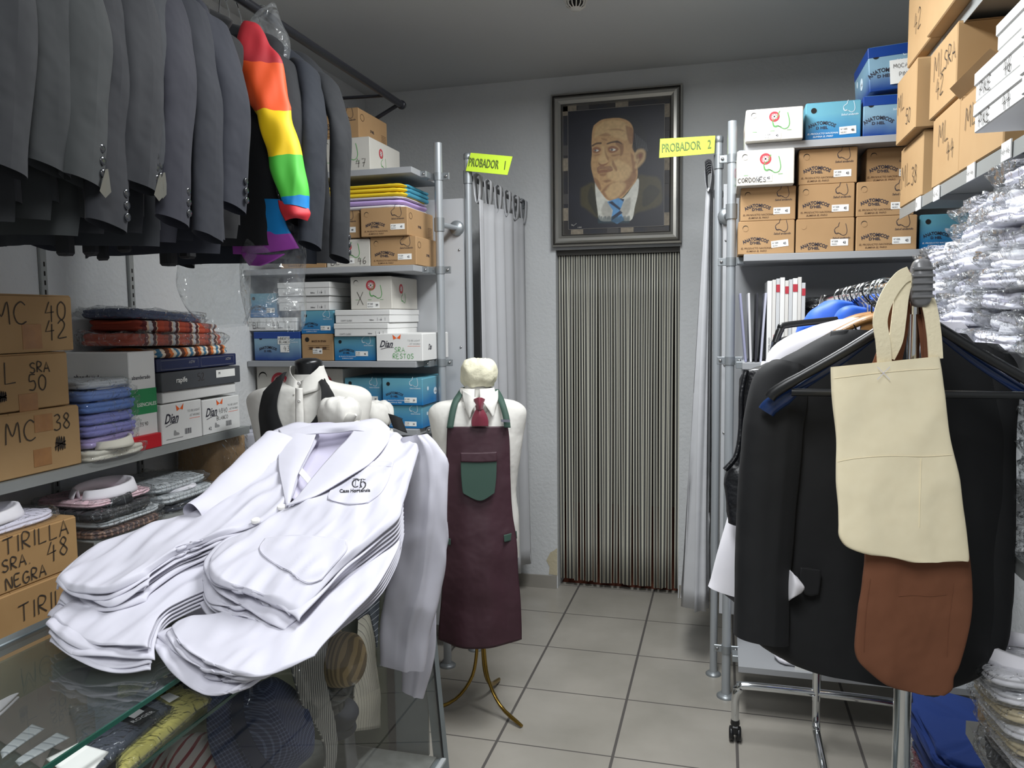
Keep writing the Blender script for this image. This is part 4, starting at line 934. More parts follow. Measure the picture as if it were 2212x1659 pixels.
for k in range(4):
    zt = .965 - k * .045; b = thing('white_box', 'small white flat box at the left frame edge, %s of four' % ('topmost', 'second', 'third', 'lowest')[k], 'box', (-1.74, 1.3, zt - .043), 'small white boxes at the left edge')
    MB().box((-1.76 + .012 * (k % 2), 1.1, zt - .043), (-2.0, 1.335 + .01 * k, zt - .016), m_white2, bev=.002).build('base', b); MB().box((-1.757 + .012 * (k % 2), 1.098, zt - .02), (-2.003, 1.337 + .01 * k, zt - .002), m_white2, bev=.002).build('lid', b)
tag(MB().box((-1.75, 1.1, .0), (-2.02, 1.338, .775), mat('orange card', (240, 140, 20), .6), bev=.004).build('orange_box'), 'orange box under the small white boxes at the left frame edge', 'box')
# shoe boxes on the left wall shelf (printed side faces the room)
def sidebox(kind, label, X, y0, y1, z0, z1, depth, extra=None, m=None, name='shoe_box'):
    t = thing(name, label, 'shoe box' if name == 'shoe_box' else 'box', (X, y0, z0)); b = MB(); m = m or BM.get(kind, m_white2); b.box((X, y0, z0), (X - depth, y1, z1), m, bev=.0025)
    o = V((X, y0, z0)); w, h = y1 - y0, z1 - z0
    if kind == 'dian': front_print(b, 'dian', o, EYv, EZ, w, h)
    if extra: extra(b, o, w, h, V((X - depth, y0, z0)), depth)
    b.build('box_body', t); return t
def codes(b, o, w, h, u, v, s=1.0):
    P = o + EYv * u * w + EZ * v * h
    for k in range(9): rect(b, P, EYv, EZ, k * .004 * s, 0, k * .004 * s + (.0022 if k % 3 else .0012) * s, .02 * s, m_ink)
def shoe_icon(b, P, s, m):
    b.add([P + EYv * (x * s) + EZ * (y_ * s) + EX * .0008 for x, y_ in ((0, .1), (.1, 0), (.9, 0), (1, .12), (.8, .3), (.5, .34), (.35, .6), (.1, .62))], [tuple(range(8))], m)
def d1(b, o, w, h, o2, dp): shoe_icon(b, o + EYv * .28 * w + EZ * .18 * h, .03, m_gry); codes(b, o, w, h, .55, .16); rect(b, o, EYv, EZ, .1 * w, .1 * h, .5 * w, .12 * h, m_gry)
def d2(b, o, w, h, o2, dp):
    shoe_icon(b, o + EYv * .3 * w + EZ * .16 * h, .03, m_gry); codes(b, o, w, h, .6, .14); b.text('42', o + EYv * .14 * w + EZ * .12 * h, EYv, EZ, .018, m_ink)
    b.text('4840', o + EYv * .42 * w + EZ * .55 * h, EYv, EZ, .018, m_pen, hand=True, wid=.0014); b.text('BLANCO', o + EYv * .36 * w + EZ * .36 * h, EYv, EZ, .014, m_pen, hand=True, wid=.0014)
sidebox('dian', 'white shoe box with butterfly mark, left of the pair on the left wall shelf', XA - .005, 2.245, 2.462, ZA + .001, 1.352, .27, d1)
sidebox('dian', 'white shoe box marked BLANCO at the end of the left wall shelf', XA - .008, 2.47, 2.7, ZA + .001, 1.345, .26, d2)
def ab(b, o, w, h, o2, dp):
    rect(b, o, EYv, EZ, 0, .36 * h, w, .62 * h, m_grn2); b.text('abanderado', o + EYv * .08 * w + EZ * .72 * h, EYv, EZ, w * .15, m_ink, bold=.01); b.text('ESENCIALES', o + EYv * .97 * w + EZ * .44 * h, EYv, EZ, w * .14, m_lab, 'r', .01); codes(b, o, w, h, .2, .08, .8)
    b.text("23'90", o + EYv * .3 * w + EZ * .24 * h, EYv, EZ, .012, m_pen, hand=True, wid=.0012)
    rect(b, o2 + EZ * h * 0, EX, EZ, 0, .36 * h, dp, .62 * h, m_grn2); b.text('abanderado', o2 + EX * .12 * dp + EZ * .72 * h, EX, EZ, w * .2, m_ink, bold=.01)
m_grn2 = mat('green band print', (40, 140, 84), .6)
zd = 1.354
sidebox('', 'tall white box with green band and dark lettering, beside the wrapped blue shirts', -1.862, 2.118, 2.24, ZA + .001, 1.54, .25, ab, name='underwear_box')
def ab2(b, o, w, h, o2, dp): rect(b, o, EYv, EZ, 0, .3 * h, w, .5 * h, m_grn2); b.text('abanderado', o + EYv * .1 * w + EZ * .72 * h, EYv, EZ, w * .14, m_ink)
sidebox('', 'smaller white box with green band in front of the taller one', -1.872, 1.99, 2.112, ZA + .001, 1.45, .24, ab2, name='underwear_box')
def rp(b, o, w, h, o2, dp):
    b.text('rapife', o + EYv * .16 * w + EZ * .42 * h, EYv, EZ, h * .4, m_lab, bold=.015); b.text('52', o + EYv * .42 * w + EZ * .38 * h, EYv, EZ, h * .42, m_pen, hand=True, wid=.002); rect(b, o, EYv, EZ, .66 * w, .42 * h, .92 * w, .86 * h, m_lab); b.text('M', o + EYv * .69 * w + EZ * .6 * h + EX * .0008, EYv, EZ, h * .22, m_ink)
m_dk = mat('charcoal card', (72, 74, 78), .5); m_nv = mat('navy card', (26, 34, 74), .35)
sidebox('', 'white box base under the charcoal box on the left wall shelf', -1.856, 2.262, 2.68, zd + .002, 1.395, .25, name='storage_box')
sidebox('', 'charcoal box marked 52 with white sticker beneath the navy boxes', -1.846, 2.25, 2.7, 1.397, 1.462, .26, rp, m=m_dk, name='storage_box')
def al(b, o, w, h, o2, dp):
    for k in (0, 1):
        u0 = .04 + .48 * k
        ribbon(b, [(u0 * w, .15 * h), ((u0 + .44) * w, .15 * h), ((u0 + .44) * w, .85 * h)], .0008, o, EYv, EZ, m_gry); ribbon(b, [((u0 + .44) * w, .85 * h), (u0 * w, .85 * h), (u0 * w, .15 * h)], .0008, o, EYv, EZ, m_gry)
        b.text('ALDY', o + EYv * (u0 + .4) * w + EZ * .7 * h, -EYv, -EZ, h * .3, m_gry, bold=.01)
sidebox('', 'flat navy box with thin silver border under the plaid cloths', -1.862, 2.25, 2.7, 1.465, 1.51, .25, al, m=m_nv, name='storage_box')
tag(MB().box((-1.865, 2.1, ZA + .001), (-1.99, 2.235, 1.262), mat('red card', (196, 24, 38), .5), bev=.002).build('red_box'), 'red box peeking out beside the white shoe box on the left wall shelf', 'box')
bpy.data.objects['red_box'].location.x += .02
# plaid cloths on top
pl1 = stripes('rust plaid cotton', 1, .11, [(0, (150, 62, 44)), (.2, (96, 32, 34)), (.34, (206, 176, 150)), (.4, (186, 184, 186)), (.52, (70, 30, 34)), (.66, (206, 178, 148)), (.7, (176, 72, 46))], .8)
pl2 = stripes('orange plaid cotton', 1, .075, [(0, (206, 112, 52)), (.2, (230, 214, 190)), (.4, (70, 120, 150)), (.6, (226, 210, 190)), (.75, (90, 52, 40))], .8)
def cloth(label, c, sx, sy, h, m, wrap=False, tilt=(0, 0), rot=0, layers=2, amp=.006, name='folded_cloth', cat='folded cloth', group=None): return shirt_pack(label, c, sx, sy, h, m, rot, tilt, None, wrap, group, cat, name, layers, amp)
cloth('folded orange and blue plaid cloth, lowest of the plaid pile', (-1.985, 2.46, 1.512), .26, .44, .034, pl2, layers=2)
cloth('folded rust plaid cloth, second from the bottom of the pile', (-1.985, 2.4, 1.552), .25, .5, .04, pl1, True, tilt=(-.0, -.03))
cloth('folded rust plaid cloth, third from the bottom of the pile', (-1.985, 2.41, 1.598), .24, .44, .036, pl1, False, tilt=(0, -.05))
cloth('dark blue folded garment in plastic on top of the plaid pile', (-1.99, 2.36, 1.64), .22, .4, .03, mat('faded navy cotton', (52, 66, 98), .85), True, tilt=(0, -.06))
# wrapped blue and lilac shirts standing before the boxes
bl = [((112, 142, 208), 'sky blue'), ((96, 132, 204), 'mid blue'), ((128, 136, 206), 'periwinkle'), ((140, 140, 208), 'lilac blue'), ((176, 160, 214), 'pale lilac')]
z = ZA + .003
tw = shirt_pack('cream collared shirt in plastic, bottom of the wrapped shirts on the left shelf', (-1.93, 2.03, z), .2, .24, .028, m_cream, coll=(.06, 0, .05, .06, m_cream), seed=3)
for k, (c_, n_) in enumerate(bl[::-1]):
    z0 = ZA + .04 + k * .036; shirt_pack('%s folded shirt in plastic, %s of the pile beside the carton' % (n_, ('lowest', 'second', 'third', 'fourth', 'topmost')[k]), (-1.94 + .006 * (k % 2), 2.035, z0), .17, .22, .03, mat('cotton ' + n_, c_, .75), group='wrapped blue shirts on the left wall shelf', seed=20 + k, layers=2)
shirt_pack('grey white folded shirt in plastic on top of the blue shirts', (-1.945, 2.03, ZA + .222), .17, .2, .022, mat('pale grey cotton', (196, 200, 206), .8), seed=33)
# lower shelf: packed shirts with collars
zs = .987
ck = stripes('black check cotton', 1, .05, [(0, (24, 26, 30)), (.45, (30, 32, 38)), (.9, (120, 126, 130)), (.94, (26, 28, 32))], .8, 0, .5)
tck = stripes('tan check cotton', 1, .022, [(0, (70, 48, 46)), (.5, (168, 132, 110)), (.8, (60, 42, 48))], .8, 0, .5)
gst = stripes('grey stripe cotton', 1, .02, [(0, (188, 192, 196)), (.6, (150, 156, 162)), (.8, (196, 200, 202))], .8)
pk = mat('pale pink cotton', (232, 196, 206), .8)
shirt_pack('tan check folded shirt in plastic, bottom of the pile behind the coats', (-1.90, 2.02, zs), .24, .28, .022, tck, seed=41)
shirt_pack('white and grey folded shirt above the tan check one', (-1.91, 2.03, zs + .03), .24, .27, .018, gst, seed=42)
shirt_pack('black check folded shirt in plastic beside the TIRILLA carton', (-1.905, 2.0, zs + .056), .24, .25, .026, ck, coll=(.05, 0, .05, .055, ck), seed=43)
shirt_pack('pale pink folded shirt with white collar, topmost beside the carton', (-1.93, 2.02, zs + .092), .24, .26, .016, pk, coll=(.035, .0, .07, .085, m_ws), seed=44, ch=.034)
shirt_pack('dark folded shirt in plastic behind the white coats, bottom', (-1.92, 2.33, zs), .24, .25, .028, mat('dark slate cotton', (58, 62, 74), .8), seed=45)
shirt_pack('grey striped folded shirt with white collar band in plastic', (-1.915, 2.31, zs + .036), .25, .27, .026, gst, coll=(.05, 0, .05, .07, m_ws), seed=46, ch=.012)
shirt_pack('light striped folded shirt in plastic, topmost at the shelf end', (-1.94, 2.3, zs + .075), .25, .28, .022, gst, seed=47)
shirt_pack('pale lilac shirt with dark collar in plastic on the TIRILLA carton', (-1.92, 1.57, 1.092), .24, .38, .022, mat('lilac white cotton', (220, 216, 232), .8), coll=(.04, .0, .06, .1, m_ws), seed=48, ch=.03)
# parcel behind the shelf end
t = thing('wrapped_parcel', 'brown paper parcel in clear plastic standing against the left wall behind the coats', 'parcel', (-1.98, 2.72, .6))
loaf(MB(), (-1.99, 2.70, .62), .2, .22, .54, m_kraft, 1, amp=.006, seed=7, groove=0, nu=40).build('paper', t); loaf(MB(), (-1.99, 2.70, .62), .215, .235, .545, m_film, 1, amp=.01, seed=8, groove=0, wr=12).build('plastic_wrap', t)
tag(loaf(MB(), (-1.99, 2.70, .3), .24, .24, .318, m_carton, 1, amp=.001, groove=0).build('cardboard_box'), 'brown box under the paper parcel at the left wall', 'box')
tag(loaf(MB(), (-1.99, 2.70, .0), .26, .24, .298, m_carton, 1, amp=.001, groove=0).build('cardboard_box'), 'brown box on the floor beneath the parcel stack', 'box')
t = thing('fabric_roll', 'pale grey fabric roll standing beside the paper parcel', 'fabric roll', (-1.96, 2.93, 0)); MB().lathe((-1.97, 2.94, 0), [(.001, 0), (.08, 0), (.08, 1.15), (.078, 1.16), (.03, 1.16), (.03, 1.1)], mat('pale grey cloth', (176, 178, 188), .8), 28).build('roll', t)

# ================================================================ right wall shelves
XB = .6
for y, lb in ((1.3, 'slotted steel upright nearest the camera on the right wall'), (2.0, 'slotted steel upright behind the wrapped white shirts, right wall'), (2.7, 'slotted steel upright farthest along the right wall')):
    u = MB(); u.box((XR - .016, y - .012, .2), (XR - .001, y + .012, 2.85), m_msh, bev=.002)
    tag(u.build('shelf_upright'), lb, 'upright')
def rshelf(label, y0, y1, z, x=XB, brk=(1.3, 2.0, 2.7)):
    return wall_shelf(label, XR - .018, x, y0, y1, z, side=-1, lip=.035, brk=[b_ for b_ in brk if y0 < b_ < y1])
rshelf('grey steel shelf under the lowest row of cartons, right wall', .9, 3.05, 2.003)
rshelf('grey steel shelf close to the ceiling carrying cartons, right wall', .9, 3.0, 2.437, .61)
rshelf('grey steel shelf carrying the plastic-wrapped white shirts, right wall', .9, 2.62, 1.55)
rshelf('grey steel shelf carrying wrapped black garments, right wall', .9, 1.86, 1.125)
rshelf('grey steel shelf with collared white shirts at the right frame edge', .9, 2.1, .62)
GRc = 'cartons on the right wall shelves'
carton('brown carton marked ML 38 at the far end of the lower carton row', XB - .002, 2.73, 3.04, 2.005, 2.203, .42, -1, (('ML', 1948, 408, 46), ('38', 1969, 400, 36)), group=GRc)
carton('brown carton marked ML 50 on top of the carton ML 38', XB - .03, 2.715, 2.99, 2.21, 2.42, .42, -1, (('ML', 1940, 248, 36), ('50', 1957, 270, 30)), group=GRc)
carton('brown carton marked ML 44 in the lower row', XB - .002, 2.335, 2.61, 2.005, 2.203, .42, -1, (('ML', 2028, 315, 44), ('44', 2045, 345, 36)), group=GRc)
t = carton('brown carton marked ML SRA 42 with printed side, upper row', XB - .004, 2.38, 2.658, 2.214, 2.408, .42, -1, (('ML', 2018, 175, 50), ('SRA', 2040, 150, 36), ('42', 2022, 215, 40)), group=GRc)
l = MB()
for k, s_ in enumerate(('COLOR', 'LABEL', 'TALLA', 'CODE')): l.text(s_, at(2166, 92 + k * 15, Y=2.3795), EX, EZ, .018, m_brn, bold=.02)
l.build('printed_words', t)
carton('brown carton marked ML half hidden by the white boxes', XB - .003, 1.99, 2.33, 2.005, 2.19, .42, -1, (('ML', 2086, 280, 46),), group=GRc, flap=True)
carton('brown carton behind the white boxes, nearest the camera on the shelf', XB - .0, 1.3, 1.98, 2.005, 2.19, .14, -1, group=GRc)
carton('brown carton marked 42 on the uppermost right shelf', .58, 2.605, 2.9, 2.441, 2.66, .42, -1, (('42', 1975, 75, 40), ('3', 2018, 40, 26)), group=GRc)
carton('brown carton farther left on the uppermost shelf, cut by the frame', .57, 2.3, 2.6, 2.441, 2.68, .42, -1, group=GRc)
# white flat boxes with handwriting
def pike(label, X, y0, y1, z0, h, num):
    t = thing('flat_white_box', label, 'box', (X, y0, z0), 'white flat boxes overhanging the right shelf'); b = MB(); b.box((X, y0, z0), (.9, y1, z0 + h * .62), m_white2, bev=.002)
    if num: b.text('PIKE', V((X - .001, y1 - .03, z0 + .006)), V((0, -1, 0)), EZ, .025, m_pen, hand=True, wid=.003)
    if num: b.text(num, V((X - .001, y1 - .17, z0 + .006)), V((0, -1, 0)), EZ, .027, m_pen, hand=True, wid=.003)
    b.build('base', t); MB().box((X - .003, y0 - .002, z0 + h * .55), (.903, y1 + .003, z0 + h), m_white2, bev=.002).build('lid', t); return t
pike('white flat box marked PIKE 44, lower of the pair overhanging the shelf', .5, 1.5, 1.835, 2.194, .0, '') if False else None
for o_, (z0, nm) in zip(('lower', 'upper'), ((2.006, '44'), (2.068, '46'))): pike('white flat box marked PIKE %s, %s of the pair overhanging the right shelf' % (nm, o_), .5, 1.56, 1.845, z0, .06, nm)
for k in (0, 1): pike('plain white flat box at the right frame edge, %s one' % ('lower', 'upper')[k], .49, 1.2, 1.552, 2.006 + .062 * k, .06, '')
pike('white flat box on top of the PIKE boxes at the right frame edge', .5, 1.4, 1.72, 2.131, .05, '')
# cartons conflict guard: nearest carton stands behind the flat boxes
for o in bpy.data.objects:
    if o.get('label', '').startswith('brown carton behind the white boxes'): o.location.x += .31
    if o.get('label', '').startswith('brown carton marked ML half'): pass
m_pt = mat('price ticket', (228, 228, 226), .5)
for k, (px, py) in enumerate(((1985, 440), (2024, 418), (2099, 372), (2176, 325))):
    p = at(px, py, X=XB - .002); t = thing('price_ticket', ('white size ticket at the far end of the carton shelf edge', 'white size ticket below the carton marked ML 44', 'white size ticket below the carton marked ML', 'white size ticket under the PIKE boxes')[k], 'ticket', p, 'size tickets on the shelf edge')
    MB().box((XB - .005, p.y - .03, p.z - .02), (XB - .002, p.y + .03, p.z + .02), m_pt).build('card', t); b = MB(); b.text(('38', '40-42', '44-46', '44-46')[k], V((XB - .006, p.y + .025, p.z - .008)), V((0, -1, 0)), EZ, .014, m_pen, hand=True, wid=.0015); b.build('writing', t)
# stacks of plastic-wrapped white shirts
GS = 'plastic-wrapped white shirts on the right shelf'
coll_rot[0] = pi / 2
m_ws2 = mat('cool white cotton', (236, 234, 246), .75, var=(10, .5, (222, 220, 236)))
cols_ = [(2.47, 6, .0), (2.2, 8, .0), (1.92, 9, .0), (1.64, 9, .0)]; words = ('farthest', 'second', 'third', 'nearest')
rowsn = ('bottom', 'second', 'third', 'fourth', 'fifth', 'sixth', 'seventh', 'eighth', 'ninth')
for ci, (y, n, _) in enumerate(cols_):
    tlt = (R.uniform(-.03, .03), R.uniform(-.05, .05))
    for k in range(n):
        h = .031; z0 = 1.553 + k * .0445 ; x = .775 + R.uniform(-.03, .02) - (.02 if k < 4 else 0)
        shirt_pack('plastic-wrapped white shirt, %s from below in the %s column' % (rowsn[k], words[ci]) if k else 'plastic-wrapped white shirt at the bottom of the %s column' % words[ci], (x, y + R.uniform(-.012, .012), z0), .36, .235, h, m_ws2 if (k + ci) % 3 else m_ws, rot=R.uniform(-.05, .05), tilt=tlt,
                   coll=(-.10, 0, .05, .045, m_ws), group=GS, seed=100 + ci * 10 + k, amp=.007, fm=m_filmw, wsc=(1.16, 1.12), ch=.022, layers=2)
# black wrapped garments
m_bg = mat('black folded cotton', (12, 12, 15), .8)
for k in range(9):
    shirt_pack('black folded garment in glossy plastic, %s from below on the lower right shelf' % rowsn[k], (.80, 1.72 + R.uniform(-.01, .01), 1.128 + k * .036), .38, .26, .026, m_bg, group='black wrapped garments on the lower right shelf', seed=300 + k, amp=.005, tilt=(0, .0))
# collared shirts at the lower right frame edge
for k in range(6):
    shirt_pack('white collared shirt in plastic, %s from below at the right frame edge' % rowsn[k], (.735 - .012 * k, 1.80, .71 + k * .036), .30, .26, .024, (m_ws, m_card)[k % 2] if k < 5 else m_ws, coll=(-.06, 0, .07, .07, m_ws), group='collared shirts at the right frame edge', seed=320 + k, tilt=(.05, -.12), ch=.03)
shirt_pack('dark folded garment with white sticker in plastic under the collared shirts', (.76, 1.83, .624), .34, .3, .05, mat('dark grey knit', (44, 45, 48), .8), seed=340, amp=.006)
carton('brown carton with pen marks half hidden by plastic, lower right shelf', .63, 2.0, 2.12, .622, .80, .3, -1, (('B', 2120, 1460, 30),), m=m_cartd)
# wrapped colour garments on the floor under the right shelves
cg = [((24, 44, 96), 'navy'), ((112, 26, 44), 'crimson'), ((20, 52, 120), 'royal blue'), ((18, 19, 24), 'slate'), ((70, 82, 120), 'dusty blue')]
for k, (c_, n_) in enumerate((cg[4], cg[1], cg[1], cg[0], cg[2])):
    shirt_pack('%s folded garment, %s of the floor pile under the clothes rack' % (n_, ('lowest', 'second', 'middle', 'fourth', 'topmost')[k]), (.84 - .01 * k, 2.55 - .02 * k, .003 + k * .085), .42, .42, .07, mat('knit ' + n_, c_, .85, sheen=.03), seed=360 + k, amp=.02, layers=2, tilt=(0, 0), wsc=(1.06, 1.06), wrap=k == 2)
for k, (c_, n_) in enumerate((cg[3], cg[4], cg[1], cg[2])):
    shirt_pack('%s folded garment, %s of the nearer floor pile at the right' % (n_, ('lowest', 'second', 'third', 'topmost')[k]), (.82, 2.08, .003 + k * .095), .42, .38, .08, mat('knit ' + n_, c_, .85, sheen=.03), seed=380 + k, amp=.02, wsc=(1.06, 1.06), wrap=k == 1)

# contents of the right tube shelving
zz = SHZ[1] + e; x = .088; GM = 'magazines standing on the right shelving'
mcol = [(222, 222, 220), (240, 240, 238), (196, 40, 48), (232, 232, 230), (90, 150, 130), (240, 240, 240), (210, 60, 60)]
pp = [(1600, 690, 'lilac'), (1612, 690, ''), (1624, 690, '')]
for k in range(4):
    tt = thing('brochure', ('grey lilac brochure leaning at the left end', 'white brochure second from the post', 'dark brochure third from the post', 'pale brochure beside the magazines')[k] + ' of the magazine row', 'brochure', (x, YR, zz), 'brochures beside the magazines')
    MB().box((x, YR, zz), (x + .008, YR + .21, zz + .27), mat('brochure %d' % k, ((150, 152, 180), (214, 214, 216), (50, 50, 56), (190, 192, 208))[k], .4), bev=.0008).build('pages', tt); tt.rotation_euler = (0, -.09 + .05 * k, 0); x += .0185
x += .006
for k in range(9):
    w = .013 if k % 3 else .017; h = .315 + .004 * ((k * 5) % 4) - (.01 if k == 8 else 0)
    tt = thing('magazine', 'thick white magazine with lettered spine, %s from the left in the upright row' % ('first', 'second', 'third', 'fourth', 'fifth', 'sixth', 'seventh', 'eighth', 'ninth')[k], 'magazine', (x, YR - .01, zz), GM)
    b = MB(); b.box((x, YR - .01, zz), (x + w, YR + .2, zz + h), mat('magazine spine %d' % (k % 3), ((236, 236, 234), (222, 220, 216), (206, 208, 210))[k % 3], .35), bev=.001)
    o = V((x, YR - .0105, zz))
    if k in (2, 6, 8, 4): rect(b, o, EX, EZ, 0, h * .84, w, h * .93, m_red)
    if k in (1, 2): rect(b, o, EX, EZ, 0, h * .03, w, h * .13, m_red)
    b.text(('CATALOGO', 'REVISTA DE MODA', 'UNIFORMES', 'LABORAL')[k % 4], o + EX * (w * .75) + EZ * (.09 * h + .01), EZ, -EX, w * .62, (m_ink, m_red, m_gry)[k % 3]); b.build('spine_and_pages', tt); x += w + .0012
for k in range(5):
    shirt_pack('black folded garment in glossy plastic, %s from below beside the magazines' % rowsn[k], (.5 + .01 * k, YR + .17, zz + k * .05), .42, .3, .038, m_bg, group='black wrapped garments beside the magazines', seed=400 + k, amp=.008, wsc=(1.08, 1.06))
# folded yellow and lilac cloths on the left shelving
yl = mat('bright yellow cloth', (236, 204, 40), .75); li = mat('lilac cloth', (186, 160, 214), .75); tq = mat('turquoise cloth', (70, 150, 176), .7)
zc = 2.1195
for k, (m_, n_, h) in enumerate(((mat('white print cloth', (214, 210, 214), .8), 'white', .014), (li, 'lilac', .02), (mat('pale grey cloth2', (206, 200, 206), .8), 'pale grey', .01), (yl, 'yellow', .016), (yl, 'yellow', .016), (tq, 'turquoise trimmed yellow', .012))):
    c_ = (-1.62, YR + .145, zc); t = thing('folded_cloth', '%s folded cloth, %s of the pile under the top left shelf board' % (n_, ('lowest', 'second', 'third', 'fourth', 'fifth', 'topmost')[k]), 'folded cloth', c_)
    loaf(MB(), c_, .56, .31, h, m_ if k < 5 else yl, 1, rc=.05, amp=.003, seed=500 + k, crown=.1).build('cloth', t)
    if k >= 3: loaf(MB(), (-1.41, YR + .17, zc + .002), .148, .27, h, tq, 1, rc=.05, amp=.003, seed=510 + k, crown=.1).build('trim_panel', t)
    zc += h * 1.12 + .0015
# ================================================================ garment surfaces
def ftube(mb, rows, thick, m, nu=40, nv=36, amp=.006, sc=(7, 7, 3.5), seed=1, sq=.8, crease=0.0, ends=False, shift=0.0):
    """soft flattened tube: rows of (left px, right px, depth_left, depth_right); thick = half thickness in m"""
    L = cr([at(r[0], r[1], D=r[4]) for r in rows], nv); Rr = cr([at(r[2], r[3], D=r[5] if len(r) > 5 else r[4]) for r in rows], nv); P = []
    for i in range(nu):
        a = 2 * pi * i / nu; c_, s_ = cos(a), sin(a); c2 = abs(c_) ** sq * (1 if c_ > 0 else -1); s2 = abs(s_) ** sq * (1 if s_ > 0 else -1); r = []
        for j in range(nv):
            h = (Rr[j] - L[j]) / 2; c0 = (Rr[j] + L[j]) / 2; d = (L[min(j + 1, nv - 1)] + Rr[min(j + 1, nv - 1)] - L[max(j - 1, 0)] - Rr[max(j - 1, 0)]).normalized()
            n_ = h.cross(d).normalized(); n_ = n_ if n_.dot(CF) < 0 else -n_
            th = thick if not callable(thick) else thick(j / (nv - 1))
            cz = crease * math.exp(-((c2 - .25 - shift) / .12) ** 2) * (1 if s_ > 0 else 0)
            r.append(c0 + h * c2 + n_ * (s2 * min(th, h.length * .95) + cz))
        P.append(r)
    P.append(P[0]); P = wrinkle(P, amp, sc, seed)
    P[-1] = P[0]
    mb.grid(P, m)
    if ends:
        mb.add([P[i][0] for i in range(nu)], [tuple(range(nu))], m)
        mb.add([P[i][-1] for i in range(nu)], [tuple(range(nu))[::-1]], m)
    return mb
def shell(mb, rows, bulge, m, nu=24, nv=30, amp=.004, sc=(8, 8, 4), seed=1, thick=.003):
    """cloth hanging over a rounded body, its sides falling back"""
    L = cr([at(r[0], r[1], D=r[4]) for r in rows], nv); Rr = cr([at(r[2], r[3], D=r[4]) for r in rows], nv); P = []
    for j in range(nv):
        r = []
        for i in range(nu):
            u = i / (nu - 1); r.append(L[j] * (1 - u) + Rr[j] * u + CF * (bulge * (2 * u - 1) ** 2))
        P.append(r)
    mb.grid(wrinkle(P, amp, sc, seed), m, thick=thick); return mb
def panel(mb, rows, D, m, nu=20, nv=20, amp=.003, sc=(9, 9, 9), seed=1, thick=.003, P=None, dz=0.0, X=None, Z=None, flip=False):
    """cloth panel through rows of pixels laid on a plane (P, X, Z or depth D)"""
    def g(q):
        if P is not None: return at(q[0], q[1], P=(P[0] + dz + (q[2] if len(q) > 2 else 0), P[1], P[2]))
        if X is not None: return at(q[0], q[1], X=X + (q[2] if len(q) > 2 else 0))
        if Z is not None: return at(q[0], q[1], Z=Z + (q[2] if len(q) > 2 else 0))
        return at(q[0], q[1], D=D + (q[2] if len(q) > 2 else 0))
    G = patch([[g(q) for q in r] for r in rows], nu, nv)
    n_ = (G[nu // 2 + 1][nv // 2] - G[nu // 2][nv // 2]).cross(G[nu // 2][nv // 2 + 1] - G[nu // 2][nv // 2])
    if n_.dot(CF) > 0: G = G[::-1]
    mb.grid(wrinkle(G, amp, sc, seed), m, thick=thick); return mb

# ================================================================ glass display counter
CT, CX0, CX1, CY0, CY1 = 1.0, -1.372, -.936, .25, 2.33
m_pane = film('clear float glass', (200, 220, 215), .02, .0, bstr=0)
m_gedge = mat('green glass edge', (20, 78, 66), .1, spec=.8)
m_fr = mat('blue grey painted steel', (124, 134, 138), .4, .3, var=(9, .4, (108, 116, 120)))
m_oliv = mat('olive backing board', (98, 100, 82), .7); m_rub = mat('black rubber seal', (24, 24, 26), .5)
t = thing('display_counter', 'glass display counter in blue grey steel with white coats lying on its top', 'counter', ((CX0 + CX1) / 2, 1.3, 0))
g = MB(); g.box((CX0, CY0, CT - .009), (CX1, CY1, CT), m_pane); g.build('glass_top', t)
ge = MB(); ge.box((CX1 - .0035, CY0, CT - .0085), (CX1 + .0006, CY1, CT - .0005), m_gedge); ge.build('glass_edge', t, label='green polished edge of the glass top')
MB().box((CX0 - .03, CY0, CT - .022), (CX0 + .0, CY1, CT + .003), m_fr, bev=.002).build('rear_rail', t)
xt, xb, zb = CX1 + .004, -.868, .20
def fx(z): return xt + (xb - xt) * (CT - z) / (CT - zb)
f = MB()
for y0, y1 in ((CY1 - .035, CY1), (CY0, CY0 + .035)):
    for a, b, c_, w in ((0, .036, 0, m_fr),):
        vs = [(fx(CT - .01) - .034, y0, CT - .01), (fx(CT - .01) + .004, y0, CT - .01), (fx(CT - .01) + .004, y1, CT - .01), (fx(CT - .01) - .034, y1, CT - .01), (fx(.0) - .034, y0, 0), (fx(.0) + .004, y0, 0), (fx(.0) + .004, y1, 0), (fx(.0) - .034, y1, 0)]
        p_ = MB().add(vs, [(0, 1, 2, 3), (7, 6, 5, 4), (0, 4, 5, 1), (1, 5, 6, 2), (2, 6, 7, 3), (3, 7, 4, 0)], w); p_.build('corner_post', t)
MB().box((CX0 - .03, CY1 - .035, 0), (CX0 + .005, CY1, CT - .022), m_fr).build('corner_post', t)
MB().box((fx(.22) - .03, CY0, .14), (fx(.18) + .012, CY1 - .04, .20), m_fr, bev=.002).build('bottom_rail', t)
MB().box((CX0, CY0, .1), (xb + .03, CY1 + .012, .14), m_fr, bev=.003).box((CX0 + .02, CY0, .0), (xb + .01, CY1 - .0, .1), m_fr).build('plinth', t)
MB().box((fx(.2) - .004, CY0 + .04, .2), (fx(.2) + .012, CY1 - .04, .206), mat('white metal strip', (214, 218, 220), .35, .4)).build('edge_strip', t)
s_ = MB()
for z0, z1 in ((CT - .03, .2),):
    s_.add([(fx(z0) - .002, CY1 - .045, z0), (fx(z0) + .003, CY1 - .035, z0), (fx(z1) + .003, CY1 - .035, z1), (fx(z1) - .002, CY1 - .045, z1)], [(0, 1, 2, 3)], m_rub)
s_.build('rubber_seal', t)
MB().add([(fx(CT - .012), CY0 + .03, CT - .012), (fx(CT - .012), CY1 - .04, CT - .012), (fx(.2), CY1 - .04, .2), (fx(.2), CY0 + .03, .2)], [(0, 1, 2, 3)], m_pane).build('front_glass', t)
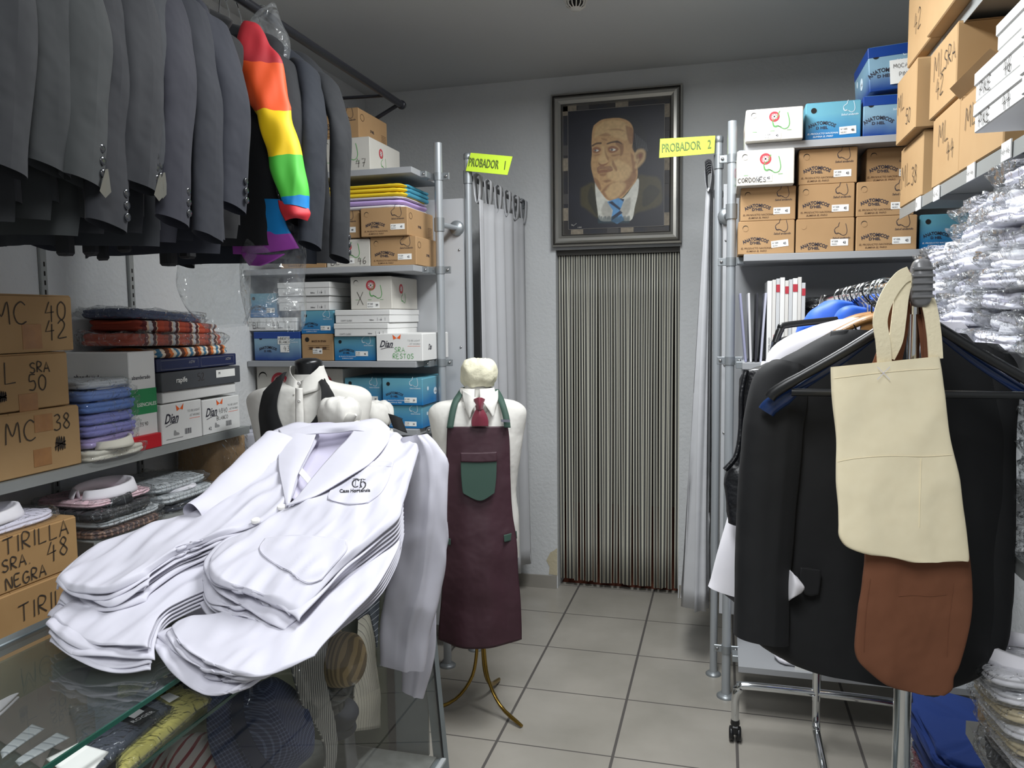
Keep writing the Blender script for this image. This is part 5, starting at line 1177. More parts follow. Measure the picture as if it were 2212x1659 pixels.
MB().box((CX0 + .0, CY1 - .03, .2), (-1.04, CY1 - .02, CT - .022), m_oliv).build('end_backing', t, label='olive end backing')
MB().box((-1.06, CY1 - .035, .2), (-1.035, CY1 - .031, CT - .022), mat('dark brown strip', (52, 40, 38), .6)).build('end_strip', t, label='dark brown strip')
MB().box((-1.038, CY1 - .03, .2), (fx(.6) - .02, CY1 - .02, CT - .022), mat('end glass reflection grey', (112, 118, 120), .25)).build('end_glass', t)  # opaque stand-in for end glass, the floor's reflection put into its grey
MB().box((CX0 - .002, CY0, .14), (CX0 + .006, CY1 - .04, CT - .03), m_oliv).build('back_panel', t)
MB().box((CX0 + .006, CY0, .2), (fx(.22) - .02, CY1 - .04, .206), mat('worn grey case floor', (136, 138, 134), .6, var=(20, .6, (104, 104, 100)))).build('case_floor', t)
MB().box((CX0 + .008, CY0, .868), (-.962, 1.62, .875), m_pane).box((-.964, CY0, .868), (-.961, 1.62, .875), m_gedge).build('inner_glass_shelf', t)
ft_ = MB()
for y in (.6, 1.1, 1.6): ft_.box((CX0 + .008, y - .012, .845), (-1.0, y + .012, .866), mat('dark shelf arm', (50, 44, 44), .5))
ft_.build('shelf_arm', t)
# goods on the inner glass shelf
ZG = .8775
def slabpx(mb, pts, Z, h, m, amp=.002, seed=1, rows=None):
    a, b, c_, d = [at(x, y, Z=Z) for x, y in pts]; P = []
    for i in range(16):
        u = i / 15; r = []
        for j in range(16):
            v = j / 15; p = a * (1 - u) * (1 - v) + b * u * (1 - v) + c_ * u * v + d * (1 - u) * v
            e_ = min(u, 1 - u, v, 1 - v); r.append(p + V((0, 0, h * min(1, .35 + e_ * 8))))
        P.append(r)
    n_ = (P[8][7] - P[7][7]).cross(P[7][8] - P[7][7])
    if n_.z < 0: P = P[::-1]
    G = wrinkle(P, amp, (12, 12, 12), seed); mb.grid(G, m, thick=h * .8); return mb
yel = mat('pale yellow cotton', (226, 214, 112), .6, sheen=.3)
t = thing('packed_shirt', 'yellow folded shirt in plastic on the inner shelf of the counter', 'packed shirt', at(350, 1560, Z=ZG))
slabpx(MB(), [(255, 1480), (378, 1478), (452, 1514), (250, 1690)], ZG, .014, yel, .001).build('folded_body', t)
slabpx(MB(), [(252, 1478), (380, 1474), (458, 1514), (252, 1698)], ZG + .004, .014, m_film, .002).build('plastic_wrap', t)
nb = MB(); p = [at(x, y, Z=ZG + .022) for x, y in ((345, 1505), (365, 1496), (388, 1505), (366, 1518))]; nb.quad(*p, m_lab); nb.build('paper_label', t)
t = thing('packed_shirt', 'dark navy packed shirt with black brand label on the inner counter shelf', 'packed shirt', at(250, 1570, Z=ZG))
nv_ = mat('dark navy cotton', (46, 52, 68), .7)
slabpx(MB(), [(150, 1535), (315, 1510), (372, 1532), (190, 1690)], ZG + .02, .016, nv_).build('folded_body', t); slabpx(MB(), [(148, 1530), (316, 1505), (378, 1532), (192, 1696)], ZG + .024, .016, m_film, .004).build('plastic_wrap', t)
lb = MB(); c4 = [at(x, y, Z=ZG + .044) for x, y in ((258, 1552), (308, 1522), (344, 1535), (300, 1566))]; lb.quad(*c4, m_blk)
o = at(290, 1564, Z=ZG + .045); ex = (at(336, 1540, Z=ZG + .045) - o).normalized(); ey = EZ.cross(ex); lb.text('ROGER', o + ey * .003, ex, ey, .014, m_gry, bold=.01)
lb.quad(*[at(x, y, Z=ZG + .0452) for x, y in ((272, 1546), (300, 1531), (312, 1536), (290, 1552))], m_gry); lb.build('brand_label', t)
t = thing('paper_sheet', 'white price sheet at the lower edge of the inner counter shelf', 'paper', at(150, 1640, Z=ZG)); slabpx(MB(), [(100, 1640), (168, 1606), (235, 1625), (170, 1700)], ZG + .06, .003, m_lab, 0).build('sheet', t)
t.location.z -= 0
for k, (q, lb_) in enumerate((([(0, 1625), (70, 1565), (98, 1575), (5, 1640)], 'left'), ([(32, 1646), (125, 1583), (152, 1594), (42, 1656)], 'right'))):
    t = thing('striped_card', 'pale grey fine striped fabric strip under the counter glass, %s of the two' % lb_, 'fabric strip', at(*q[0], Z=ZG), 'striped strips under the counter glass'); slabpx(MB(), q, ZG + .002, .004, gst, 0).build('strip', t)
brn = mat('taupe lining cloth', (98, 90, 86), .85, var=(6, .6, (86, 78, 76)))
tag(slabpx(MB(), [(-60, 1560), (60, 1460), (200, 1440), (90, 1660)], ZG + .0, .003, brn, .001).build('folded_trousers'), 'taupe folded trousers lying under the counter glass on the left', 'trousers')
tag(slabpx(MB(), [(60, 1600), (170, 1480), (300, 1490), (200, 1640)], ZG - .0, .003, brn, .001, 4).build('folded_trousers'), 'taupe folded trousers beside the navy packed shirt under the counter glass', 'trousers')
t = thing('dress_shirt', 'white shirt collar lying under the counter glass at the left frame edge', 'shirt', at(10, 1500, Z=ZG + .01))
p_ = at(22, 1500, Z=ZG); loaf(MB(), p_ + V((-.05, -.06, 0)), .2, .22, .02, m_ws, 2, amp=.003, rot=.4, seed=5).build('body', t)
collar(MB(), p_ + V((-.035, -.03, .022)), .05, .062, .03, m_ws, 2.6).build('collar', t)
# belts: two coiled heaps with studs
bk = mat('black belt leather', (30, 31, 34), .45); brs = mat('pale metal eyelet', (178, 170, 130), .3, .9)
for k, (cx_, cy_) in enumerate(((440, 1490), (468, 1476), (415, 1480), (395, 1466))):
    p = at(cx_, cy_, Z=ZG + .01 + .012 * k); t = thing('studded_belt', 'black belt with pale eyelets under the coats on the inner shelf, %s of the heap' % ('lowest', 'second', 'third', 'topmost')[k], 'belt', p, 'black belts on the inner shelf')
    p.x = min(p.x, -1.06); a0 = .5 + .35 * k; b = MB(); d = V((cos(a0), sin(a0), 0)); n_ = V((-d.y, d.x, 0)); G = []
    for i in range(24):
        u = i / 23 - .5; q = p + d * (u * .17) + n_ * (.012 * sin(u * 6 + k)); G.append([q - n_ * .016 + EZ * .002 * sin(u * 20), q + n_ * .016 + EZ * .002 * sin(u * 20)])
    b.grid(G, bk, thick=-.003); b.build('strap', t); b = MB()
    for i in range(6):
        u = (i + .5) / 6 - .5; q = p + d * (u * .16) + n_ * (.012 * sin(u * 6 + k)) + EZ * .006
        b.lathe(q, [(.0045, 0), (.0045, .002), (.0025, .002), (.0025, 0)], brs, 12)
    b.build('eyelets', t)
# clothes and hats shown behind the front glass
XS = -1.02
ti = stripes('cream ticking stripe', 1, .014, [(0, (190, 184, 168)), (.62, (120, 116, 108)), (.74, (196, 190, 174))], .85)
t2 = stripes('charcoal pinstripe', 1, .010, [(0, (96, 96, 94)), (.5, (196, 194, 184)), (.72, (100, 100, 98))], .85)
tag(panel(MB(), [[(775, 1300, -.06), (815, 1262, -.02), (860, 1240, 0)], [(770, 1420, -.02), (800, 1410, 0), (852, 1400, -.02)], [(765, 1510, 0), (800, 1500, .015), (850, 1490, 0)], [(765, 1580, 0), (805, 1575, .01), (842, 1568, 0)]], 0, ti, X=-1.1, thick=.006, amp=.006).build('striped_trousers'), 'cream striped trousers hanging behind the front glass of the counter', 'trousers')
tag(panel(MB(), [[(640, 1360), (680, 1350), (725, 1330)], [(628, 1420), (665, 1420), (700, 1430)], [(655, 1520), (690, 1520), (710, 1500)], [(700, 1600), (718, 1600), (728, 1590)], [(700, 1680), (715, 1680), (722, 1680)]], 0, t2, X=-.99, thick=.006, amp=.006).build('striped_trousers'), 'charcoal pinstriped trousers draped beside the navy hat in the counter', 'trousers')
tag(panel(MB(), [[(720, 1400), (760, 1390), (790, 1400)], [(740, 1480), (770, 1470), (772, 1480)], [(745, 1560), (760, 1560), (765, 1570)], [(750, 1680), (770, 1680), (780, 1680)]], 0, mat('grey suiting', (110, 110, 110), .8), X=-1.12, thick=.006, amp=.006).build('folded_trousers'), 'plain grey trousers behind the straw hat in the counter', 'trousers')
tag(panel(MB(), [[(770, 1300), (800, 1270), (822, 1255)], [(775, 1340), (800, 1330), (815, 1400)]], 0, stripes('dark blue white stripe', 2, .02, [(0, (52, 58, 70)), (.7, (186, 190, 196)), (.8, (52, 58, 70))], .8), X=-1.03, thick=.004).build('striped_scarf'), 'dark scarf with white stripes hanging above the lettered paper in the counter', 'scarf')
t = thing('paper_notice', 'paper notice with handwritten letters behind the front glass', 'notice', at(755, 1410, X=-1.04)); q = [at(x, y, X=-1.04) for x, y in ((735, 1402), (780, 1378), (790, 1430), (738, 1452))]
b = MB(); b.add([q[3], q[2], q[1], q[0]] + [v - V((.002, 0, 0)) for v in (q[3], q[2], q[1], q[0])], [(0, 1, 2, 3), (7, 6, 5, 4), (0, 4, 5, 1), (1, 5, 6, 2), (2, 6, 7, 3), (3, 7, 4, 0)], m_lab); ex = (q[2] - q[3]).normalized(); ez = (EZ - ex * ex.z).normalized()
b.text('LAS', at(738, 1408, X=-1.038), ex, ez, .024, m_pen, hand=True, wid=.0025); b.text('ELTAS', at(733, 1436, X=-1.038), ex, ez, .024, m_pen, hand=True, wid=.0025); b.build('sheet', t)
m_straw = stripes('striped straw', 0, .012, [(0, (150, 128, 88)), (.5, (108, 90, 60))], .7)
def hat(label, c, r, h, m, tilt, brim=.35, band=None, name='hat'):
    t = thing(name, label, 'hat', c); mx = M4.Rotation(tilt[0], 3, 'Y') @ M4.Rotation(tilt[1], 3, 'X')
    MB().lathe(c, [(r * 1.0, .0), (r * 1.0, h * .5), (r * .95, h * .85), (r * .75, h), (r * .3, h * .93), (.001, h * .95)], m, 36, mx=mx).build('crown', t)
    b = MB(); P = []
    for i in range(41):
        a = 2 * pi * i / 40; rr = []
        for k in range(5):
            q = r * (1 + brim * k / 4); rr.append(V(c) + mx @ V((q * cos(a), q * sin(a), -.006 * k + .012 * (k / 4) * cos(2 * a))))
        P.append(rr)
    b.grid(P, m, thick=.002); b.build('brim', t)
    if band: MB().lathe(c, [(r * 1.02, .004), (r * 1.02, h * .35)], band, 36, mx=mx).build('hat_band', t)
    return t
ncheck = stripes('navy pin check', 1, .008, [(0, (30, 40, 78)), (.72, (96, 108, 142))], .8, 2, .5)
hat('striped straw hat standing on edge behind the front glass', at(722, 1425, X=-1.05), .075, .07, m_straw, (1.35, .2), .3)
hat('large navy checked hat leaning at the left of the counter window', at(560, 1590, X=-1.06), .11, .1, ncheck, (1.0, -.3), .5, mat('navy band', (28, 36, 70), .7))
hat('glossy black cap between the pinstriped and cream trousers', at(705, 1485, X=-1.08), .06, .06, mat('glossy black visor', (14, 15, 18), .12), (.9, .2), .3)
hat('small navy cap at the bottom of the counter window', at(735, 1550, X=-1.1), .045, .05, mat('navy felt', (20, 24, 40), .7), (.6, .2), .3)
hat('red and white striped hat at the lower left of the counter window', at(425, 1665, X=-1.12), .07, .05, stripes('red white stripe', 0, .02, [(0, (214, 206, 204)), (.7, (150, 40, 52))], .8), (.5, .3), .4)
tag(panel(MB(), [[(450, 1530), (480, 1530), (500, 1525)], [(455, 1600), (480, 1600), (510, 1600)], [(460, 1700), (490, 1700), (520, 1700)]], 0, mat('dark green lining', (22, 40, 36), .7), X=-1.2, thick=.004).build('hanging_cloth'), 'dark green cloth hanging behind the navy hat in the counter', 'cloth')
tag(panel(MB(), [[(530, 1490), (560, 1490), (590, 1470)], [(528, 1530), (560, 1530), (590, 1530)], [(526, 1570), (555, 1570), (590, 1570)]], 0, mat('sage card', (120, 124, 108), .7), X=-1.25, thick=.003, amp=0).build('cardboard_tag'), 'sage card standing at the back of the counter behind the navy hat', 'card')

# ================================================================ the pile of white coats
m_coat = mat('white polyester cotton coat', (198, 197, 208), .6, spec=.3, bump=(5, .22, .03))
m_coat2 = mat('white coat inside shade', (194, 190, 210), .6, bump=(5, .2, .03))  # coat white with the lilac shade of its inside put into the colour
SL = .28; PA = 1.115 - SL * 1.25; PP = (PA, 0, SL)
RT = [[(805, 925), (840, 932), (872, 945), (905, 965)], [(745, 975), (800, 990), (850, 1000), (888, 1020)], [(655, 1055), (735, 1060), (810, 1060), (872, 1075)], [(600, 1098), (680, 1120), (765, 1125), (860, 1110)], [(548, 1125), (630, 1160), (720, 1185), (815, 1148)], [(490, 1150), (560, 1200), (660, 1245), (735, 1212)], [(452, 1185), (498, 1238), (575, 1275), (668, 1278)], [(447, 1205), (472, 1248), (556, 1278), (632, 1312)]]
LF = [[(585, 938), (630, 922), (665, 922), (690, 935)], [(548, 975), (590, 975), (625, 985), (655, 1000)], [(510, 1020), (548, 1035), (585, 1048), (628, 1070)], [(465, 1070), (500, 1085), (545, 1095), (602, 1098)], [(400, 1105), (440, 1122), (490, 1128), (548, 1128)], [(320, 1125), (360, 1155), (415, 1165), (480, 1152)], [(215, 1165), (255, 1200), (315, 1215), (395, 1185)], [(150, 1218), (185, 1250), (245, 1262), (330, 1225)], [(134, 1240), (165, 1266), (232, 1276), (318, 1240)]]
def sheet(mb, rows, dz, seed, m, amp=.005, thick=.006, sx=0.0, sy=0.0, nu=44, nv=34, droop=.012, grow=0.0, P=PP, sc=(5, 5, 8), wseed=7):
    R0 = [[at(x, y, P=P) for x, y in r] for r in rows]; c0 = R0[len(R0) // 2][1]
    rr = random.Random(seed); jx = [rr.uniform(-1, 1) for _ in range(8)]
    n = len(R0) - 1; G = patch(R0, nu, nv); out = []
    for i, r in enumerate(G):
        u = i / (nu - 1); o = []
        for j, p in enumerate(r):
            v = j / (nv - 1); w = max(0, u - .35) / .65
            q = V(p); q.x += sx * w + .008 * w * sin(v * 5 + jx[0] * 6); q.y += sy * w + .010 * w * sin(v * 4 + jx[1] * 5); q.z += dz
            e_ = min(v, 1 - v); q.z -= droop * (max(0, 1 - e_ * 9) ** 2) + droop * (max(0, u - .93) / .07) ** 2
            q.z += .006 * w * sin(v * (7 + 3 * jx[3]) + jx[2] * 5 + u * 3)
            o.append(q)
        out.append(o)
    n_ = (out[1][0] - out[0][0]).cross(out[0][1] - out[0][0])
    if n_.z < 0: out = out[::-1]
    wk = wrinkle(out, amp, sc, wseed)
    for i in range(nu):
        for j in range(nv):
            f = min(1, min(j, nv - 1 - j) / (nv * .1), (nu - 1 - i if n_.z >= 0 else i) / (nu * .08)); wk[i][j] = out[i][j].lerp(wk[i][j], .25 + .75 * f)
    mb.grid(wk, m, thick=thick); return mb
# layers below the top coat
GCo = 'white coats stacked under the top one'
ordn = ('second', 'third', 'fourth', 'fifth', 'sixth', 'seventh', 'eighth', 'ninth')
for k in range(8):
    dz = -.0100 * (k + 1); p0 = at(600, 1180, P=(PP[0] + dz, 0, SL)); t = thing('white_coat', 'white coat lying %s from the top in the pile, its hem edge showing' % ordn[k], 'white coat', p0, GCo)
    sheet(MB(), RT[2:], dz, 50 + k, m_coat, sx=-.006 + .008 * ((k * 2) % 3) - .003 * k, sy=-.003 * k + .006 * (k % 2), thick=.0035, amp=.014, droop=.004, sc=(15, 5, 0), nu=60, nv=54).build('front_panel', t)
    sheet(MB(), LF[2:], dz, 70 + k, m_coat, sx=.006 * (k % 2), sy=-.004 * k + .005 * (k % 3), thick=.0035, amp=.014, droop=.004, sc=(15, 5, 0), nu=60, nv=54).build('front_panel', t)
# lower group of coats, turned a little
RL = [[(700, 1120), (760, 1120), (820, 1120), (872, 1115)], [(600, 1240), (700, 1240), (790, 1205), (860, 1180)], [(500, 1310), (610, 1330), (740, 1290), (815, 1262)], [(400, 1330), (520, 1390), (640, 1370), (748, 1330)], [(366, 1345), (455, 1418), (560, 1440), (690, 1385)], [(362, 1352), (425, 1412), (545, 1452), (672, 1405)]]
LL = [[(420, 1200), (460, 1210), (500, 1220), (540, 1230)], [(250, 1260), (300, 1280), (350, 1290), (400, 1290)], [(165, 1290), (220, 1320), (280, 1335), (350, 1320)], [(125, 1318), (175, 1355), (235, 1378), (325, 1365)], [(113, 1335), (160, 1372), (222, 1394), (318, 1392)]]
PQ = (1.038 - .2 * 1.2, 0, .22)
for k in range(5):
    dz = -.0078 * k; p0 = at(600, 1300, P=(PQ[0] + dz, 0, .22)); t = thing('white_coat', 'white coat in the lower group of the pile, %s' % ('its pocket showing at the side', 'just under the one with the pocket', 'third of the group', 'fourth of the group', 'lowest on the counter glass')[k], 'white coat', p0)
    sheet(MB(), RL, dz, 90 + k, m_coat, P=PQ, sx=-.012 * k, sy=-.002 * k, thick=.0035, amp=.012, droop=.003, sc=(15, 6, 0), nu=60, nv=54).build('front_panel', t)
    sheet(MB(), LL, dz - .0, 95 + k, m_coat, P=PQ, sx=.005 * k, sy=-.005 * k, thick=.0035, amp=.012, droop=.003, sc=(15, 6, 0), nu=60, nv=54).build('front_panel', t)
# folded bulk of the pile beneath
t = thing('folded_coat', 'folded bulk of white coats beneath the top one, resting on the counter glass', 'folded coats', (-1.05, 1.7, CT + .001))
b = MB(); P = []
for i in range(40):
    a = 2 * pi * i / 40; ca, sa = cos(a), sin(a); X = abs(ca) ** .5 * (1 if ca > 0 else -1); Y = abs(sa) ** .5 * (1 if sa > 0 else -1); r = []
    for s_, v in ((0, 0), (.95, 0), (1, .1), (1.02, .3), (1, .5), (1.02, .7), (.98, .9), (.9, 1), (.5, 1.02), (0, 1.02)):
        x = -1.075 + X * .21 * s_; y = 1.74 + Y * .36 * s_; top = PA + SL * y - .095; top = min(top, 1.27); r.append(V((x + .08 * (y - 1.74), y, CT + .002 + (top - CT) * v)))
    P.append(r)
b.grid(wrinkle(P, .004, (6, 6, 20), 3), m_coat2, closed_u=True); b.build('folded_body', t)
# top coat
t = thing('white_coat', 'topmost white work coat with black embroidered pocket emblem spread over the pile', 'white coat', at(700, 1080, P=PP))
TOPC = t
RTM = sheet(MB(), RT, .0, 1, m_coat, thick=.004, amp=.016, nu=90, nv=80, sc=(15, 5, 0)); RTM.build('front_panel', t, label='front panel with pockets and buttons')
sheet(MB(), LF, .0, 2, m_coat, thick=.004, amp=.016, nu=90, nv=80, sc=(15, 5, 0)).build('front_panel', t)
m_seam = mat('stitched seam shade', (206, 204, 222), .7)
PT = lambda x, y, d=.004: at(x, y, P=(PA + d, 0, SL))
# back inside seen through the neck opening
panel(MB(), [[(640, 918, .0), (690, 912, .0), (745, 915, .0), (800, 920, .0)], [(640, 960, -.02), (690, 965, -.03), (730, 970, -.03), (770, 970, -.01)], [(635, 1020, -.02), (665, 1025, -.035), (700, 1020, -.03), (725, 1010, -.01)], [(632, 1075, -.005), (640, 1080, -.015), (648, 1080, -.015), (655, 1075, -.006)]], 0, m_coat2, P=PP, dz=-.004, thick=.003, amp=.006).build('inside_back', t)
n_ = MB(); q = [PT(x, y, -.012) for x, y in ((648, 1040), (652, 1010), (682, 1030), (676, 1048))]; 
b = MB(); G = patch([[PT(652, 1010, -.004), PT(662, 1022, -.002), PT(672, 1034, -.004)], [PT(645, 1022, .0), PT(656, 1034, .002), PT(667, 1046, .0)]], 6, 12); b.grid(G, m_lab, thick=.0008); b.build('neck_label', t, label='white woven neck label')
# lapels and collar
lp = MB(); panel(lp, [[(778, 908, .01), (815, 905, .012), (842, 925, .008)], [(752, 945, .014), (800, 950, .018), (838, 955, .006)], [(715, 985, .014), (760, 995, .018), (800, 1000, .006)], [(675, 1030, .012), (710, 1035, .014), (748, 1032, .006)], [(638, 1078, .006), (655, 1078, .008), (680, 1072, .005)], [(615, 1092, .003), (620, 1092, .004), (630, 1090, .003)]], 0, m_coat, P=PP, dz=.004, thick=.003, amp=.003, nu=36); lp.build('lapel', t)
lp = MB(); panel(lp, [[(590, 930, .01), (640, 912, .016), (690, 918, .008)], [(600, 965, .008), (640, 962, .012), (672, 965, .006)], [(602, 1010, .006), (628, 1015, .008), (645, 1020, .002)], [(612, 1060, .003), (622, 1065, .004), (630, 1070, .0)], [(618, 1090, .002), (622, 1090, .003), (626, 1090, .001)]], 0, m_coat, P=PP, dz=.003, thick=.003, amp=.003, nu=36); lp.build('lapel', t)
cl = MB(); panel(cl, [[(600, 926, .012), (660, 918, .014), (730, 914, .016), (790, 910, .016), (828, 912, .012)], [(605, 934, .018), (665, 926, .02), (730, 922, .02), (785, 918, .022), (838, 928, .014)], [(612, 946, .012), (668, 938, .014), (730, 935, .006), (775, 930, .02), (835, 945, .012)]], 0, m_coat, P=PP, dz=0, thick=.003, amp=.004, nu=14, nv=40); cl.build('collar', t)
# pockets, emblem and buttons laid exactly on the coat surface
from mathutils.bvhtree import BVHTree
BV = BVHTree.FromPolygons([tuple(v) for v in RTM.v], RTM.f)
def onto(x, y, off):
    d = ray(x, y).normalized(); h, n_, _, _ = BV.ray_cast(CP, d)
    if h is None: return at(x, y, P=PP)
    if n_.dot(d) > 0: n_ = -n_
    return h + n_ * off
def decal(mb, rows, nu, nv, off, m, thick):
    G = patch([[V((p[0], p[1], 0)) for p in r] for r in rows], nu, nv); G = [[onto(p.x, p.y, off) for p in r] for r in G]
    n_ = (G[1][0] - G[0][0]).cross(G[0][1] - G[0][0])
    mb.grid(G if n_.z > 0 else G[::-1], m, thick=thick); return mb
def seam(mb, pts, off, w, m):
    q = cr([V((p[0], p[1], 0)) for p in pts], 40); mb.tube([onto(p.x, p.y, off) for p in q], w, m, 6); return mb
pk_ = decal(MB(), [[(756, 1000), (800, 998), (851, 999)], [(734, 1034), (790, 1040), (838, 1040)], [(712, 1064), (768, 1078), (822, 1067)], [(708, 1080), (752, 1091), (796, 1087)]], 26, 26, .0028, m_coat, .0025)
seam(pk_, [(757, 1003), (735, 1035), (713, 1065), (711, 1078), (730, 1087), (768, 1090), (794, 1086), (822, 1066), (838, 1040), (849, 1003)], .0030, .0006, m_seam); seam(pk_, [(756, 1010), (800, 1008), (846, 1010)], .003, .0005, m_seam); cpk = pk_.build('chest_pocket', t)
pk_ = decal(MB(), [[(572, 1165), (650, 1158), (750, 1168)], [(560, 1190), (640, 1200), (748, 1192)], [(585, 1215), (650, 1235), (720, 1224)], [(630, 1240), (662, 1262), (694, 1254)]], 26, 26, .0028, m_coat, .0025)
seam(pk_, [(570, 1172), (562, 1190), (586, 1213), (630, 1238), (662, 1259), (692, 1252), (718, 1223), (746, 1192), (748, 1172)], .003, .0006, m_seam); pk_.build('side_pocket', t)
em = MB(); ink = mat('black embroidery', (30, 30, 36), .7)
def stroke(pts, w):
    q = cr([V((p[0], p[1], 0)) for p in pts], 20); vs = []; fs = []
    for i, p in enumerate(q):
        d = (q[min(i + 1, 19)] - q[max(i - 1, 0)]).normalized(); n_ = V((-d.y, d.x, 0)) * w / 2 * (.55 + .45 * abs(d.y))
        vs += [onto(p.x + n_.x, p.y + n_.y, .0036), onto(p.x - n_.x, p.y - n_.y, .0036)]
        if i: k = len(vs); fs.append((k - 4, k - 3, k - 1, k - 2))
    em.add(vs, fs, ink)
for pts, w in (([(776, 1041), (770, 1038), (763, 1043), (762, 1050), (767, 1055), (775, 1053)], 2.6), ([(769, 1040), (768, 1053)], 1.2), ([(764, 1037), (770, 1036), (776, 1038)], 1.2), ([(781, 1037), (780, 1045), (781, 1055)], 2.6), ([(776, 1039), (783, 1037), (788, 1039)], 1.3), ([(780, 1046), (786, 1043), (790, 1047), (788, 1054), (782, 1060)], 2.4), ([(784, 1040), (791, 1038)], 1.4), ([(777, 1056), (783, 1054)], 1.4)): stroke(pts, w)
fv, ff, fw_ = font_text('Casa Hortensia', 10.5, .03); k = 66 / fw_; em.add([onto(734 + x * k, 1067 - y * 1.0 - x * k * .035, .0036) for x, y in fv], ff, ink); em.build('embroidered_emblem', cpk, label='black embroidered lettering')
for x, y in ((608, 1095), (552, 1124)):
    p = onto(x, y, .001); bt = MB(); nn = V((0, -SL, 1)).normalized(); mx = nn.to_track_quat('Z', 'Y').to_matrix(); bt.lathe(p, [(.0095, -.004), (.0098, .002), (.0085, .0035), (.006, .0025), (.001, .0025)], mat('white button', (232, 230, 226), .25), 20, mx=mx); bt.build('button', t)
# sleeves
ftube(MB(), [(572, 940, 640, 960, 2.16), (532, 975, 606, 1010, 2.06), (484, 1020, 548, 1060, 1.95), (436, 1066, 486, 1110, 1.86), (400, 1092, 432, 1128, 1.80)], .022, m_coat, seed=11, amp=.006).build('sleeve', t)
rs = [(868, 946, 925, 940, 2.13), (868, 985, 962, 985, 2.12), (872, 1070, 967, 1080, 2.1), (868, 1140, 964, 1150, 2.1), (852, 1215, 960, 1225, 2.1), (834, 1285, 948, 1295, 2.1), (818, 1345, 930, 1360, 2.1), (819, 1395, 921, 1410, 2.1), (820, 1432, 915, 1447, 2.1)]
ftube(MB(), rs, .026, m_coat, nu=56, nv=60, seed=12, amp=.014, crease=.012, sc=(13, 13, 5)).build('sleeve', t, label='sleeve hanging down over the counter end')
t2_ = thing('white_coat', 'white coat whose sleeve hangs behind the top coat sleeve at the counter end', 'white coat', at(905, 1440, D=2.2))
ftube(MB(), [(880, 1180, 955, 1185, 2.2), (880, 1300, 945, 1305, 2.2), (872, 1400, 940, 1405, 2.2), (868, 1490, 915, 1508, 2.2)], .016, m_coat, seed=14, amp=.005, crease=.008).build('sleeve', t2_)
ftube(MB(), [(955, 1125, 966, 1128, 2.2), (950, 1160, 968, 1165, 2.2), (952, 1190, 962, 1195, 2.2)], .012, m_coat, seed=15, amp=.002).build('cuff', t2_)
# ================================================================ tailor's busts
m_busts = mat('white display shirt', (222, 220, 214), .75, var=(8, .4, (206, 204, 198)), bump=(8, .5, .02)); m_capc = mat('cream cap cloth', (226, 222, 196), .75, bump=(22, .7, .012))
def bust(label, c, zn, ws, m, hips=True, stand=True, name='display_mannequin', rz=0.0, neckm=None, necktop=.075, depth=1.0):
    """c = floor point, zn = height of the neck base, ws = half shoulder width"""
    t = thing(name, label, 'mannequin', (c[0], c[1], 0)); P = []; cx_, cy_ = c
    prof = [(-.0, .055, .055), (-.025, .075, .06), (-.040, .50 * ws, .070), (-.055, .82 * ws, .082), (-.085, ws * .99, .088), (-.13, ws * .99, .10), (-.2, ws * .93, .11), (-.3, ws * .86, .112), (-.42, ws * .78, .10), (-.52, ws * .82, .10), (-.62, ws * .84, .10), (-.7, ws * .82, .095)]
    for i in range(48):
        a = 2 * pi * i / 48; ca, sa = cos(a), sin(a); X = abs(ca) ** .85 * (1 if ca > 0 else -1); r = [V((cx_, cy_, zn))]
        for dz, w, d in prof: r.append(V((cx_ + X * w * cos(rz) - sa * d * depth * sin(rz), cy_ + sa * d * depth * cos(rz) + X * w * sin(rz), zn + dz)))
        r.append(V((cx_, cy_, zn - .7))); P.append(r)
    P = [cr(r[1:-1], 40) for r in P]; P.append(P[0]); P = wrinkle(P, .006, (7, 7, 5), int(ws * 100)); P[-1] = P[0]
    b = MB(); b.grid(P, m); b.add([P[i][-1] for i in range(48)], [tuple(range(48))], m); b.build('shirt_body', t)
    MB().lathe((cx_, cy_, zn), [(.054, -.03), (.05, .02), (.052, necktop - .02), (.05, necktop - .008), (.03, necktop), (.001, necktop + .002)], neckm or m_blk, 28).build('neck', t)
    if stand:
        s_ = MB(); mbz = mat('brass tube', (150, 122, 58), .22, .95)
        s_.tube([(cx_, cy_, .30), (cx_, cy_, zn - .6)], .014, mbz, 12); s_.build('pole', t)
        for a in (0, 2 * pi / 3, 4 * pi / 3):
            a += stand; d = V((cos(a), sin(a), 0)); o = V((cx_, cy_, 0)); pts = cr([o + d * .018 + EZ * .36, o + d * .02 + EZ * .24, o + d * .045 + EZ * .13, o + d * .12 + EZ * .045, o + d * .24 + EZ * .010], 16)
            MB().tube(pts, [.010] * 12 + [.011, .012, .011, .009], mbz, 10, flat=.7).build('leg', t)
    return t
def collar2(mb, c, r, h, m, y=1.0, pts=.06, spread=.35, rz=0.0):
    """turned-down collar with points at the front (-Y side)"""
    cx_, cy_, cz = c; P = []
    for i in range(33):
        u = i / 32; a = rz - pi / 2 + spread * .4 + (2 * pi - spread * .8) * u; f = max(0, 1 - min(u, 1 - u) * 6); rr = []
        for k, (q, zz) in enumerate(((1.0, .0), (1.02, h), (1.1, h * .95), (1.28, h * .1 - pts * f * .5), (1.42, -pts * f))):
            rr.append(V((cx_ + r * q * cos(a), cy_ + r * q * sin(a), cz + zz - .012 * (1 - f) * (k > 2))))
        P.append(rr)
    mb.grid(P, m, thick=.0015); return mb
